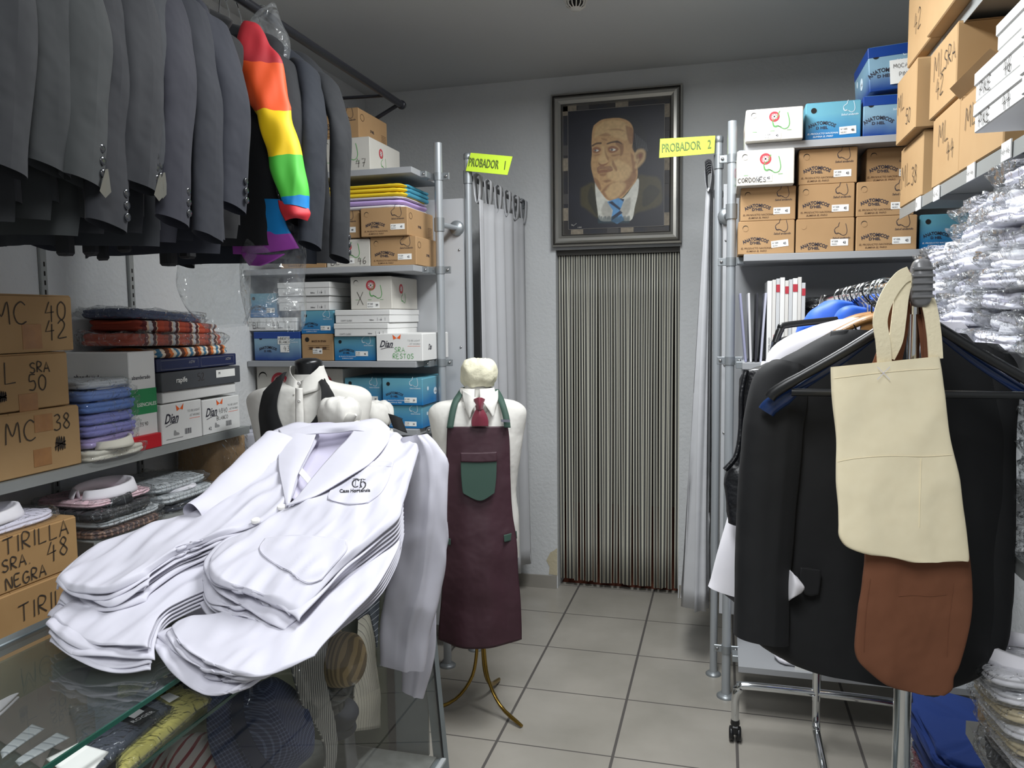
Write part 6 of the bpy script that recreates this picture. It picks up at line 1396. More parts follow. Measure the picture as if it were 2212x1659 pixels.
def cap(mb, c, rx, ry, h, m, seed=1):
    P = []; c = V(c)
    for i in range(48):
        a = 2 * pi * i / 48; r = []
        for s_, z in ((.78, 0), (.84, .12), (.98, .28), (1.03, .5), (.98, .75), (.8, .95), (.5, 1.04), (.2, 1.0), (.02, .97)):
            q = 1 + .05 * sin(2 * a + seed) * s_ + .03 * noise.noise(V((cos(a) * 2, sin(a) * 2, seed + s_ * 2))); r.append(c + V((rx * s_ * q * cos(a), ry * s_ * q * sin(a), h * z + .006 * noise.noise(V((cos(a) * 2, sin(a) * 2, seed))))))
        P.append(r)
    P = [cr(r, 26) for r in P]; P.append(P[0]); P = wrinkle(P, .014, (20, 20, 11), seed); P[-1] = P[0]
    mb.grid(P, m); return mb
# --- apron mannequin
AX, AY = -.962, 3.02
zn = 1.35
t = bust('mannequin in white shirt, maroon tie and cream cap wearing the burgundy apron', (AX, AY), zn, .2, m_busts, stand=-.55, rz=.3, neckm=m_busts)
collar2(MB(), (AX + .003, AY - .01, zn - .035), .062, .042, m_busts, pts=.062, rz=.3).build('shirt_collar', t)
Dc = (V((AX, AY - .115, 1.3)) - CP).dot(CF)
for pts in ([[(998, 842, .06), (1012, 850, .02), (1033, 862, -.0)], [(1000, 862, .03), (1014, 872, .0), (1030, 872, -.008)], [(1006, 884, .01), (1013, 892, -.006), (1020, 886, -.008)], [(1011, 900, .0), (1014, 903, -.004), (1016, 901, -.004)]], [[(1041, 862, -.0), (1060, 852, .02), (1076, 842, .06)], [(1046, 872, -.008), (1062, 872, .0), (1076, 862, .03)], [(1056, 886, -.008), (1063, 890, -.006), (1070, 880, .01)], [(1062, 898, -.004), (1064, 900, -.004), (1067, 896, .0)]]):
    b = MB(); panel(b, pts, Dc - .006, m_busts, nu=16, nv=12, amp=.0, thick=.003); b.build('collar_point', t)
# tie
mti = mat('maroon satin tie', (116, 36, 54), .35, sheen=.4, bump=(90, .1, .0006)); tt = thing('necktie', 'maroon necktie on the apron mannequin', 'necktie', (AX + .006, AY - .12, zn - .05))
def px3(x, y, D): return at(x, y, D=D)
Dk = (V((AX, AY - .115, 1.27)) - CP).dot(CF)
b = MB(); panel(b, [[(1023, 862, .0), (1036, 858, -.014), (1048, 862, .0)], [(1026, 875, .0), (1036, 875, -.018), (1045, 875, .0)], [(1028, 884, .0), (1036, 886, -.014), (1044, 884, .0)]], Dk - .012, mti, nu=12, nv=12, amp=0, thick=.004); b.build('knot', tt)
b = MB(); panel(b, [[(1029, 882, .0), (1036, 883, -.008), (1043, 882, .0)], [(1022, 895, .0), (1036, 896, -.012), (1051, 895, .0)], [(1018, 908, .0), (1036, 908, -.010), (1055, 908, .0)], [(1019, 921, .0), (1036, 921, -.006), (1055, 921, .0)]], Dk - .012, mti, nu=16, nv=12, amp=.001, thick=.004); b.build('blade', tt)
cc = at(1037, 848, Y=AY); t2_ = thing('cloth_cap', 'cream puffed cloth cap on the apron mannequin neck', 'cap', (AX + .002, AY, zn + .012)); cap(MB(), (AX + .006, AY, zn + .012), .075, .075, .105, m_capc, 3).build('crown', t2_)
# apron
map_ = mat('burgundy twill apron', (60, 31, 41), .6, bump=(6, .5, .03), var=(3, .4, (54, 28, 38))); mgn = mat('dark green twill', (52, 78, 68), .7, bump=(400, .12, .0004))
ta = thing('apron', 'long burgundy bib apron with green chest pocket and straps on the mannequin', 'apron', at(1035, 1100, D=3.0))
Da = (V((AX, AY - .125, 1.1)) - CP).dot(CF)
AR = [(966, 922, 1097, 921, Da), (964, 960, 1101, 960, Da - .004), (962, 1040, 1103, 1040, Da - .008), (961, 1110, 1107, 1110, Da - .012), (958, 1180, 1116, 1165, Da - .02), (955, 1240, 1119, 1230, Da - .028), (950, 1310, 1124, 1300, Da - .03), (945, 1360, 1127, 1350, Da - .032), (944, 1394, 1128, 1392, Da - .034)]
b = MB(); L = cr([at(r[0], r[1], D=r[4]) for r in AR], 50); Rr = cr([at(r[2], r[3], D=r[4]) for r in AR], 50); P = []
for j in range(50):
    r = []; v = j / 49
    for i in range(41):
        u = i / 40; q = L[j] * (1 - u) + Rr[j] * u + CF * ((.016 + .05 * v) * abs(2 * u - 1) ** 2.2); q.z -= .016 * (1 - (2 * u - 1) ** 2) * (v > .9) * (v - .9) * 10; q += CF * (.006 * sin(u * 9 + 1) * v + .004 * sin(u * 17) * v); r.append(q)
    P.append(r)
b.grid(wrinkle(P, .008, (6, 6, 5), 9), map_, thick=.002); b.build('apron_body', ta)
b = MB()
def onap(x, y, d): return at(x, y, D=Da - .030 - d)
panel(b, [[(997, 1037), (1037, 1038), (1072, 1036)], [(997, 1055), (1036, 1056), (1071, 1055)], [(1001, 1066), (1038, 1080), (1070, 1066)]], Da - .035, mgn, nu=14, nv=20, amp=.001, thick=.003) if False else None
panel(b, [[(995, 996), (1036, 996), (1073, 993)], [(996, 1030), (1036, 1030), (1072, 1030)], [(999, 1060), (1036, 1064), (1069, 1059)], [(1001, 1066), (1037, 1082), (1068, 1065)]], Da - .034, mgn, nu=24, nv=24, amp=.001, thick=.002); b.build('chest_pocket', ta, label='green pointed chest pocket')
b = MB(); panel(b, [[(994, 978), (1036, 978), (1073, 976)], [(995, 998), (1036, 999), (1073, 997)]], Da - .038, map_, nu=6, nv=16, amp=.0, thick=.003); b.build('pocket_band', ta, label='burgundy band above the green pocket')
b = MB(); panel(b, [[(1089, 1156, .0), (1104, 1152, .025), (1116, 1147, .055)], [(1090, 1171, .0), (1104, 1168, .025), (1117, 1163, .055)]], Da - .015, mgn, nu=6, nv=10, amp=0, thick=.003); b.build('pocket_trim', ta, label='green hip pocket trim')
b = MB(); panel(b, [[(964, 1162, .035), (968, 1163, .02), (972, 1164, .01)], [(964, 1176, .035), (968, 1177, .02), (972, 1178, .01)]], Da - .02, mgn, nu=6, nv=6, amp=0, thick=.003); b.build('pocket_trim', ta, label='green hip pocket trim')
for pts, s_ in (([(972, 925, Da - .0), (977, 895, Da + .01), (984, 868, Da + .03), (995, 850, Da + .07), (1003, 838, Da + .12)], 0), ([(1096, 924, Da), (1093, 900, Da + .01), (1085, 872, Da + .03), (1078, 855, Da + .07), (1070, 842, Da + .12)], 1)):
    G = []
    for p in cr([at(x, y, D=d - .012) for x, y, d in pts], 20): G.append([p - CR * .013, p, p + CR * .013])
    ns_ = MB().grid(G, mgn, thick=.003).build('neck_strap', ta, label='green neck strap')
b = MB(); p = at(1092, 909, D=Da - .018); b.box(p - V((.018, .002, .005)), p + V((.018, .002, .005)), m_chrome); b.build('strap_buckle', ns_)
# shirt tail at the right
# --- vest mannequin
VX, VY = -1.52, 2.66; zn = 1.435
tv = bust('headless black-necked mannequin in white band-collar shirt and black waistcoat', (VX, VY), zn, .235, m_busts, stand=.4, rz=.35, necktop=.058)
b = MB(); P = []
for i in range(31):
    u = i / 30; a = -pi / 2 + .1 + (2 * pi - .2) * u; f = max(0, 1 - min(u, 1 - u) * 5)
    P.append([V((VX + q * cos(a), VY - .012 + q * .95 * sin(a), zn + z - .05 * f * (.5 + k * .2))) for k, (q, z) in enumerate(((.09, -.05), (.078, -.015), (.067, .015), (.064, .03)))])
b.grid([cr(r, 8) for r in P], m_busts, thick=.002); b.build('band_collar', tv)
b = MB(); Dv = (V((VX, VY - .12, 1.3)) - CP).dot(CF)
panel(b, [[(638, 838, .01), (646, 838, .0), (654, 838, .01)], [(638, 900, -.01), (647, 900, -.014), (656, 900, -.01)], [(640, 955, -.01), (648, 955, -.014), (657, 955, -.01)]], Dv - .02, m_busts, nu=20, nv=6, amp=.001, thick=.002); b.build('placket', tv)
for y in (828, 866):
    MB().lathe(at(646, y, D=Dv - .036), [(.007, 0), (.007, -.002), (.004, -.003), (.001, -.002)], MC['white button'], 16, 'y').build('button', tv)
mvs = mat('black waistcoat cloth', (12, 13, 16), .85, sheen=.02); tw = thing('waistcoat', 'black open waistcoat on the leftmost mannequin', 'waistcoat', at(600, 900, D=Dv))
b = MB(); panel(b, [[(600, 815, .05), (612, 805, .06), (620, 803, .08)], [(566, 850, .04), (590, 850, -.0), (606, 835, .01)], [(554, 890, .05), (575, 890, -.012), (598, 880, -.02)], [(558, 930, .05), (585, 935, -.03), (612, 925, -.035)], [(570, 990, .04), (600, 990, -.04), (640, 980, -.045)]], Dv, mvs, nu=30, nv=16, amp=.002, thick=.004); b.build('front_panel', tw)
b = MB(); panel(b, [[(680, 815, .08), (690, 812, .07), (700, 818, .06)], [(693, 835, .01), (705, 835, .02), (722, 850, .05)], [(694, 870, -.015), (712, 868, .01), (727, 872, .05)], [(680, 905, -.03), (700, 902, .0), (722, 900, .05)], [(650, 935, -.045), (680, 940, -.02), (712, 950, .03)]], Dv, mvs, nu=30, nv=16, amp=.002, thick=.004); b.build('front_panel', tw)
# --- capped busts behind the coats
CB = [('white scarf-draped mannequin with cream cloth cap between the coats and the waistcoat mannequin', at(735, 930, Y=2.5).x, 2.50, at(735, 940, Y=2.5).z, .16, 735, 62, 8), ('small mannequin in white shirt and dark waistcoat, third from the left', at(815, 930, Y=2.93).x, 2.93, at(815, 938, Y=2.93).z, .17, 815, 52, 5)]
for lb, x, y, zn, ws, _, r_, sd in CB:
    tb_ = bust(lb, (x, y), zn, ws, m_busts, stand=.9, rz=.4)
    tc = thing('cloth_cap', ('cream wrinkled cloth cap with a knot, second mannequin from the left', 'pale cream cloth cap on the third mannequin from the left')[sd == 5], 'cap', (x, y, zn + .02))
    cap(MB(), (x, y, zn + .03), .071 if sd == 8 else .064, .075, .1, m_busts, sd).build('crown', tc)
    if sd == 8:
        b = MB(); k0 = V((x + .068, y - .05, zn + .07)); b.tube([k0 + V((-.02, 0, -.01)), k0, k0 + V((.022, -.004, .012))], [.012, .019, .005], m_busts, 12); b.build('knot', tc)
        b = MB(); P = []
        for i in range(33):
            a = 2 * pi * i / 32; P.append([V((x + q * cos(a), y + q * sin(a) * .95, zn + z + .012 * sin(a * 2 + z * 40))) for q, z in ((.062, .05), (.078, .035), (.085, .0), (.1, -.035))])
        b.grid(wrinkle([cr(r, 12) for r in P], .006, (16, 16, 16), 4), m_busts, thick=.002); b.build('neck_scarf', tb_)
    else:
        b = MB(); panel(b, [[(838, 893, .05), (855, 898, .04), (868, 905, .05)], [(850, 925, .03), (865, 930, .02), (880, 935, .04)]], (V((x, y - .12, 1.2)) - CP).dot(CF) - .02, mvs, nu=10, nv=8, amp=.001, thick=.003); b.build('waistcoat_edge', tb_, label='dark waistcoat edge')
        collar2(MB(), (x, y - .01, zn - .02), .06, .04, m_busts, pts=.04).build('shirt_collar', tb_)

# ================================================================ wheeled clothes rack on the right
RA, RB = V((.335, 1.55, 0)), V((.355, 3.0, 0)); rd = (RB - RA).normalized(); rn = V((rd.y, -rd.x, 0))
t = thing('clothes_rack', 'chrome wheeled clothes rack carrying jackets and tote bags', 'clothes rack', (RA.x, RA.y, 0))
ZR = 1.685
for P0, zl in ((RA, .12), (RB, .2)):
    MB().tube([P0 + EZ * .2, P0 + EZ * 1.25], .0155, m_chrome, 18).lathe(P0, [(.0175, 1.24), (.0175, 1.262)], m_chrome, 18).build('lower_upright', t); MB().tube([P0 + EZ * 1.25, P0 + EZ * (ZR - .012)], .0125, m_chrome, 18).build('upper_upright', t)
MB().tube([RA + EZ * ZR - rd * .02, RB + EZ * ZR + rd * .02], .013, m_chrome, 18, flat=1.4).build('top_bar', t)
for P0, s_ in ((RA, -1), (RB, 1)):
    MB().lathe(P0 + EZ * (ZR - .03), [(.018, -.02), (.02, 0), (.02, .03), (.012, .05)], m_chrome, 18).build('top_joint', t)
mkn = mat('ribbed grey plastic', (118, 118, 120), .35, .2)
p = RA + EZ * (ZR + .004) - rd * .045; b = MB()
P = []
for i in range(28):
    a = 2 * pi * i / 28; sa = sin(a); ca = cos(a); P.append([p + rn * (.017 * abs(ca) ** .6 * (1 if ca > 0 else -1) * s_) + EZ * (.042 * abs(sa) ** .7 * (1 if sa > 0 else -1) * s_ + 0) + rd * d for s_, d in ((0, -.012), (.85, -.012), (1, -.006), (1, .016), (.9, .02), (0, .02))])
b.grid(P, mkn, closed_u=True)
for k in range(5): b.box(p + V((-.018, -.016, -.026 + k * .012)), p + V((.018, -.011, -.021 + k * .012)), mkn, bev=.001)
b.build('end_knob', t)
def foot_bar(P0, z):
    w = .29; pts = [P0 - rn * w + EZ * .075, P0 - rn * w + EZ * (z - .05), P0 - rn * (w - .015) + EZ * (z - .018), P0 - rn * (w - .05) + EZ * z, P0 + rn * (w - .05) + EZ * z, P0 + rn * (w - .015) + EZ * (z - .018), P0 + rn * w + EZ * (z - .05), P0 + rn * w + EZ * .075]
    return cr(pts, 40)
MB().tube(foot_bar(RB, .225), .015, m_chrome, 14).build('foot_bar', t); MB().tube(foot_bar(RA, .2), .015, m_chrome, 14).build('foot_bar', t)
MB().tube(cr([RB + EZ * .24, RB + EZ * .14, RB - rd * .03 + EZ * .10, RB - rd * .12 + EZ * .09, RA + rd * .12 + EZ * .09, RA + rd * .02 + EZ * .1, RA + EZ * .16], 40), .014, m_chrome, 14).build('base_bar', t)
for P0 in (RA, RB):
    for s_ in (-1, 1):
        q = P0 + rn * (.29 * s_); b = MB(); b.lathe(q, [(.016, .062), (.018, .07), (.016, .085)], m_blk, 14); b.box(q + V((-.015, -.02, .03)), q + V((.015, .02, .066)), m_blk, bev=.006); fk = b.build('castor_fork', t)
        b = MB()
        for d in (-.014, .014): b.lathe(q + V((d, 0, .0285)), [(0, -.009), (.02, -.009), (.028, -.006), (.028, .006), (.02, .009), (0, .009)], m_blk, 24, 'x')
        b.build('castor_wheel', fk)
# --- hangers along the bar
def hook(mb, P0, r, m, turn=0.0):
    pts = []; c = P0 + EZ * .0
    for k in range(15):
        a = -.6 + (pi + 1.4) * k / 14; pts.append(c + rn * (r * cos(a)) + EZ * (r * sin(a)))
    pts = pts[::-1]; pts = [c + EZ * (-r * 2.6)] + [c + EZ * (-r * 1.5) ] + pts[1:]
    return mb.tube([p + rd * (turn * (p.z - c.z)) for p in pts], .0018, m, 8)
m_wood = mat('varnished beech', (176, 128, 74), .35, var=(18, .6, (150, 104, 56)), coat=.4)
m_nvp = mat('navy plastic', (24, 44, 84), .2)
hg = [(.10, m_chrome, 'black plastic'), (.2, m_chrome, ''), (.27, m_blk, ''), (.34, m_chrome, ''), (.50, m_chrome, ''), (.58, m_blk, ''), (.64, m_chrome, ''), (.72, m_blk, ''), (.8, m_chrome, ''), (.88, m_chrome, ''), (.96, m_chrome, '')]
def hanger(label, d, kind, half=.21, tilt=.0, drop=.12, rzh=0.0, matb=None):
    P0 = RA + rd * d + EZ * (ZR + .006); mm = {'wood': m_wood, 'black': m_blk, 'navy': m_nvp}[kind]; t = thing('clothes_hanger', label, 'hanger', P0)
    hook(MB(), P0, .020, m_chrome if kind != 'black' else m_blk).build('hook', t)
    ax = (rn * cos(rzh) + rd * sin(rzh)); nk = P0 - EZ * .058
    b = MB()
    if kind == 'wood':
        for s_ in (-1, 1):
            pts = cr([nk, nk + ax * s_ * .05 - EZ * .012, nk + ax * s_ * .12 - EZ * .05, nk + ax * s_ * half - EZ * drop], 14); b.tube(pts, [.022] * 4 + [.02] * 6 + [.018] * 4, mm, 12, flat=.45)
    else:
        for s_ in (-1, 1): b.tube(cr([nk, nk + ax * s_ * .03 - EZ * .012, nk + ax * s_ * .12 - EZ * drop * .5, nk + ax * s_ * (half - .02) - EZ * drop * .95, nk + ax * s_ * half - EZ * (drop + .012)], 18), [.005] * 4 + [.006] * 8 + [.011 if kind == 'navy' else .007] * 6, mm, 10, flat=1.6)
        if kind == 'black': b.tube([nk - ax * (half - .04) - EZ * drop, nk + ax * (half - .04) - EZ * drop], .0045, mm, 8, flat=1.6)
    b.build('hanger_frame', t); return t
# ================================================================ clothes on the rack
m_black = mat('black suiting', (11, 12, 15), .8, sheen=.02, bump=(5, .4, .03)); m_blacklap = mat('black lapel cloth', (15, 16, 19), .75, sheen=.02)
hanger('wooden hanger inside the front black jacket', .27, 'wood', half=.13, drop=.06)
hanger('second wooden hanger behind, under the white coat', .47, 'wood', half=.13, drop=.06)
w_ = [o for o in bpy.data.objects if o.name.startswith('hanger_frame')]
for o_, dd in zip(w_[:2], (.27, .47)):
    p_ = o_.parent; q = RA + rd * dd + EZ * (ZR - .075); MB().prism([(q.x - .055, q.z - .045), (q.x - .05, q.z + .005), (q.x - .015, q.z + .022), (q.x + .015, q.z + .022), (q.x + .05, q.z + .005), (q.x + .055, q.z - .045), (q.x, q.z - .022)], 1, q.y + .007, q.y - .007, m_wood).build('neck_block', p_)
hanger('empty black plastic hanger in front of the black jacket', .03, 'black', half=.245, drop=.145)
hanger('glossy navy plastic hanger behind the black one', .055, 'navy', half=.25, drop=.175)
def bare_hook(d, m, lab): P0 = RA + rd * d + EZ * (ZR + .006); t = thing('clothes_hanger', lab, 'hanger', P0); hook(MB(), P0, .022, m).build('hook', t); ax = rn; nk = P0 - EZ * .058; b = MB(); [b.tube(cr([nk, nk + ax * s_ * .05 - EZ * .015, nk + ax * s_ * .18 - EZ * .09], 8), .005, m_blk, 8) for s_ in (-1, 1)]; b.build('hanger_frame', t)
for k, d in enumerate((.30, .36, .46, .52, .58, .66, .74, .82, .9, 1.0)):
    bare_hook(d, (m_chrome, m_chrome, m_blk)[k % 3], '%s hanger hook %s from the camera along the rack bar' % (('chrome', 'chrome', 'black')[k % 3], ('first', 'second', 'third', 'fourth', 'fifth', 'sixth', 'seventh', 'eighth', 'ninth', 'tenth')[k]))
Dj = (RA + rd * .24 + EZ * 1.4 - CP).dot(CF)      # depth of the front jacket
# front black jacket
t = thing('suit_jacket', 'large black suit jacket on a wooden hanger at the front of the rack', 'suit jacket', RA + rd * .2 + EZ * (ZR - .06))
ftube(MB(), [(1800, 716, 2080, 725, Dj, Dj), (1735, 752, 2120, 765, Dj, Dj), (1672, 800, 2160, 815, Dj, Dj), (1668, 900, 2176, 930, Dj, Dj), (1670, 1020, 2182, 1060, Dj, Dj), (1668, 1180, 2183, 1200, Dj, Dj), (1640, 1300, 2172, 1330, Dj, Dj), (1622, 1370, 2120, 1440, Dj, Dj), (1700, 1428, 2020, 1482, Dj, Dj)], .062, m_black, nu=64, nv=50, amp=.012, seed=31, sc=(5, 5, 3), sq=.7).build('jacket_body', t)
ftube(MB(), [(1666, 780, 1735, 800, Dj - .03), (1632, 812, 1738, 870, Dj - .04), (1610, 900, 1730, 930, Dj - .05), (1602, 1000, 1722, 1030, Dj - .05), (1595, 1120, 1712, 1150, Dj - .05), (1590, 1250, 1705, 1270, Dj - .05), (1588, 1372, 1698, 1388, Dj - .05)], .04, m_black, nu=48, nv=44, amp=.006, seed=32, crease=.004).build('sleeve', t)
ftube(MB(), [(2085, 740, 2150, 745, Dj - .01), (2100, 790, 2190, 800, Dj - .01), (2105, 900, 2186, 920, Dj - .01), (2102, 1050, 2184, 1060, Dj - .01), (2092, 1200, 2180, 1220, Dj - .01), (2085, 1350, 2170, 1370, Dj - .01), (2080, 1420, 2140, 1440, Dj - .01)], .04, m_black, nu=40, nv=36, amp=.006, seed=33).build('sleeve', t)
b = MB(); panel(b, [[(1795, 715, .02), (1830, 712, .0), (1845, 720, .03)], [(1790, 760, -.0), (1830, 765, -.01), (1848, 790, .0)], [(1800, 820, -.02), (1838, 850, -.03), (1862, 860, -.02)], [(1835, 920, -.04), (1860, 940, -.045), (1885, 960, -.04)], [(1880, 1060, -.05), (1890, 1060, -.055), (1900, 1070, -.05)]], Dj - .045, m_blacklap, nu=30, nv=12, amp=.001, thick=.004); b.build('lapel', t)
b = MB(); panel(b, [[(1845, 700, .02), (1870, 735, .03), (1905, 745, .03)], [(1850, 720, .02), (1880, 760, .02), (1905, 775, .02)], [(1855, 760, .0), (1885, 800, .01), (1905, 810, .01)]], Dj - .02, mat('black lining satin', (12, 13, 16), .3), nu=12, nv=12, amp=.001, thick=.003); b.build('lining', t, label='glossy black lining at the neck')
b = MB(); panel(b, [[(1730, 1226), (1750, 1228), (1774, 1232)], [(1728, 1250), (1750, 1254), (1772, 1258)], [(1738, 1284), (1752, 1288), (1768, 1284)]], Dj - .075, m_blacklap, nu=10, nv=10, amp=.0, thick=.006); b.build('pocket_flap', t)
b = MB(); panel(b, [[(1700, 1226, .0), (1712, 1238, -.03), (1722, 1246, -.035)], [(1698, 1260, .0), (1716, 1262, -.04), (1738, 1268, -.04)], [(1700, 1300, .0), (1712, 1292, -.03), (1732, 1280, -.03)]], Dj - .06, m_ws, nu=12, nv=12, amp=.003, thick=.002); b.build('paper_tissue', t, label='white tissue corner poking from the side')
# white coat behind the front jacket
D2 = Dj + .2
t = thing('white_jacket', 'white uniform jacket behind the black suit jacket, shoulder and hem corner showing', 'white jacket', RA + rd * .4 + EZ * (ZR - .06))
ftube(MB(), [(1815, 690, 2070, 700, D2), (1745, 712, 2090, 720, D2), (1672, 752, 2100, 760, D2), (1652, 830, 2105, 850, D2), (1642, 1000, 2105, 1010, D2), (1635, 1120, 2100, 1140, D2), (1630, 1230, 2090, 1260, D2), (1625, 1320, 2080, 1350, D2)], .05, m_ws, nu=48, nv=36, amp=.01, seed=41, sq=.7).build('jacket_body', t)
ftube(MB(), [(1648, 780, 1700, 800, D2 + .0), (1618, 900, 1690, 900, D2), (1602, 1000, 1680, 1010, D2), (1580, 1100, 1675, 1120, D2), (1556, 1180, 1650, 1200, D2), (1540, 1245, 1640, 1260, D2), (1532, 1268, 1632, 1296, D2)], .035, m_ws, nu=40, nv=30, amp=.006, seed=42).build('sleeve', t)
D2b = D2 + .015
t2_ = thing('grey_jacket', 'dark grey jacket hem corner under the white sleeve, left of the rack', 'jacket', RA + rd * .55 + EZ * 1.5)
ftube(MB(), [(1640, 800, 1800, 800, D2b + .1), (1625, 1000, 1790, 1000, D2b + .1), (1590, 1180, 1780, 1200, D2b + .1), (1552, 1262, 1760, 1290, D2b + .1), (1585, 1300, 1740, 1320, D2b + .1)], .03, mat('slate lining cloth', (58, 58, 66), .6), nu=36, nv=24, amp=.006, seed=43).build('jacket_body', t2_)
# quilted vest
t = thing('quilted_vest', 'black quilted sleeveless vest hanging behind the black jacket at its left shoulder', 'vest', RA + rd * .3 + EZ * 1.55)
mq = mat('black quilted nylon', (20, 21, 26), .4, bump=(26, .9, .01)); Dq = Dj + .1
ftube(MB(), [(1700, 775, 1760, 775, Dq), (1640, 790, 1760, 800, Dq), (1602, 812, 1760, 830, Dq), (1600, 880, 1760, 900, Dq), (1597, 960, 1750, 960, Dq), (1580, 1000, 1740, 1010, Dq), (1566, 1020, 1730, 1060, Dq), (1570, 1090, 1720, 1130, Dq), (1574, 1130, 1720, 1160, Dq)], .035, mq, nu=48, nv=46, amp=.006, seed=44, sc=(22, 22, 22)).build('vest_body', t)
b = MB(); b.tube(cr([at(x, y, D=Dq - .034) for x, y in ((1612, 800), (1602, 850), (1600, 930), (1590, 985), (1566, 1015))], 30), .006, mq, 8); b.build('armhole_piping', t)
# blue garment and trouser hangers further back
D3 = (RA + rd * .75 + EZ * 1.5 - CP).dot(CF)
t = thing('blue_overall', 'bright blue garment hanging farther back on the rack', 'garment', RA + rd * .8 + EZ * 1.6)
mbl = mat('bright blue nylon', (20, 92, 206), .55, sheen=.2)
ftube(MB(), [(1786, 652, 1850, 656, D3), (1760, 668, 1885, 672, D3), (1735, 700, 1890, 700, D3), (1724, 722, 1890, 735, D3), (1722, 850, 1890, 860, D3), (1725, 1100, 1880, 1100, D3)], .05, mbl, nu=40, nv=30, amp=.016, seed=45, sc=(9, 9, 9)).build('garment_body', t)
t = thing('blue_overall', 'bright blue garment between the chrome hooks, nearer than the other', 'garment', RA + rd * .55 + EZ * 1.6); D4 = (RA + rd * .55 + EZ * 1.5 - CP).dot(CF)
ftube(MB(), [(1840, 662, 1868, 664, D4), (1812, 674, 1880, 680, D4), (1800, 720, 1890, 740, D4), (1800, 900, 1890, 900, D4)], .03, mbl, nu=32, nv=20, amp=.012, seed=46, sc=(9, 9, 9)).build('garment_body', t)
for k, (pts, lb) in enumerate(((((1675, 740), (1686, 712), (1700, 702), (1812, 690)), 'upper'), (((1668, 775), (1676, 748), (1692, 735), (1780, 722)), 'lower'))):
    D5 = D2 + .08 + .06 * k; t = thing('trouser_hanger', 'black flat bar trouser hanger left of the wooden hanger, %s one' % lb, 'hanger', at(1700, 720, D=D5)); b = MB(); b.tube(cr([at(x, y, D=D5) for x, y in pts], 24), .006, m_blk, 8, flat=1.5); b.build('bar', t)
t = thing('dark_trousers', 'dark blue trousers with a pale clip hanging left of the white jacket', 'trousers', at(1670, 760, D=D2 + .16))
ftube(MB(), [(1668, 736, 1700, 736, D2 + .16), (1662, 780, 1705, 780, D2 + .16), (1660, 900, 1710, 900, D2 + .16), (1655, 1100, 1715, 1100, D2 + .16)], .02, nv_, nu=28, nv=20, amp=.004, seed=47).build('trouser_leg', t)
# white cloth bag seen on the bottom shelf below the jacket
t = thing('folded_cloth', 'white cloth with care tag on the bottom shelf behind the rack', 'folded cloth', (.35, 3.22, .226))
loaf(MB(), (.42, 3.34, .2262), .4, .26, .12, m_ws, 2, amp=.012, seed=9).build('cloth', t); lb = MB(); o = at(1716, 1459, Y=3.2); o.y = 3.19; rect(lb, o, EX, EZ, 0, 0, .055, .045, m_lab, .002); [rect(lb, o, EX, EZ, .008, .008 + .009 * k, .047, .011 + .009 * k, m_gry, .003) for k in range(3)]; lb.build('care_tag', t)
# --- tote bags on the end knob
m_tote = mat('natural cream canvas', (238, 226, 194), .85, bump=(7, .35, .02), var=(40, .35, (230, 216, 182))); m_btote = mat('brown canvas', (112, 68, 44), .85, bump=(7, .5, .03), var=(5, .5, (100, 60, 38)))
m_web = mat('cream cotton webbing', (234, 222, 190), .85, bump=(160, .5, .002))
Dt = (RA - rd * .06 + EZ * 1.4 - CP).dot(CF)
def tote(label, rows, D, m, thick, seed, straps, sm, hw, folds=()):
    t = thing('tote_bag', label, 'tote bag', RA + EZ * (ZR - .05) - rd * .05)
    q = ftube(MB(), [(a, b_, c_, d, D) for a, b_, c_, d in rows], thick, m, nu=64, nv=56, amp=.007, seed=seed, sc=(9, 9, 6), sq=.55); bv = BVHTree.FromPolygons([tuple(v) for v in q.v], q.f)
    for pts in folds:
        cp = []
        for p in cr([V((x, y, 0)) for x, y in pts], 30):
            h = bv.ray_cast(CP, ray(p.x, p.y).normalized())[0]
            if h is not None: cp.append(h - CF * .0004)
        if len(cp) > 3: q.tube(cp, [.0002] + [.0006] * (len(cp) - 2) + [.0002], m, 6)
    q.build('bag_body', t)
    for pts in straps:
        q = cr([at(x, y, D=D + dd) for x, y, dd in pts], 40); G = []
        for i, p in enumerate(q):
            d = (q[min(i + 1, 39)] - q[max(i - 1, 0)]).normalized(); s_ = d.cross(CF).normalized(); tw = .9 * math.exp(-((i / 39 - .35) / .2) ** 2) * 0; G.append([p - s_ * hw, p, p + s_ * hw])
        MB().grid(G, sm, thick=.0022, smooth=False).build('strap', t)
    return t
tote('brown canvas tote bag hanging behind the cream one on the rack end', [(1842, 1090, 2070, 1080), (1868, 1190, 2092, 1195), (1862, 1260, 2098, 1262), (1852, 1340, 2092, 1345), (1846, 1410, 2070, 1430), (1870, 1448, 2056, 1460), (1930, 1485, 2052, 1484), (1975, 1497, 2035, 1496)], Dt + .012, m_btote, .01, 52,
     [[(1900, 790, .0), (1925, 720, .0), (1948, 640, .0), (1968, 598, .0), (1992, 620, .0), (2008, 680, .0), (2015, 780, .0)], [(1930, 790, .01), (1945, 720, .01), (1955, 640, .012), (1972, 600, .01), (1988, 640, .01), (2000, 700, .01), (2008, 780, .01)]], m_btote, .013, folds=([(1940, 1288), (1975, 1286), (2010, 1288), (2045, 1284)], [(1880, 1250), (1870, 1330), (1866, 1410)], [(2060, 1260), (2050, 1340), (2045, 1420)]))
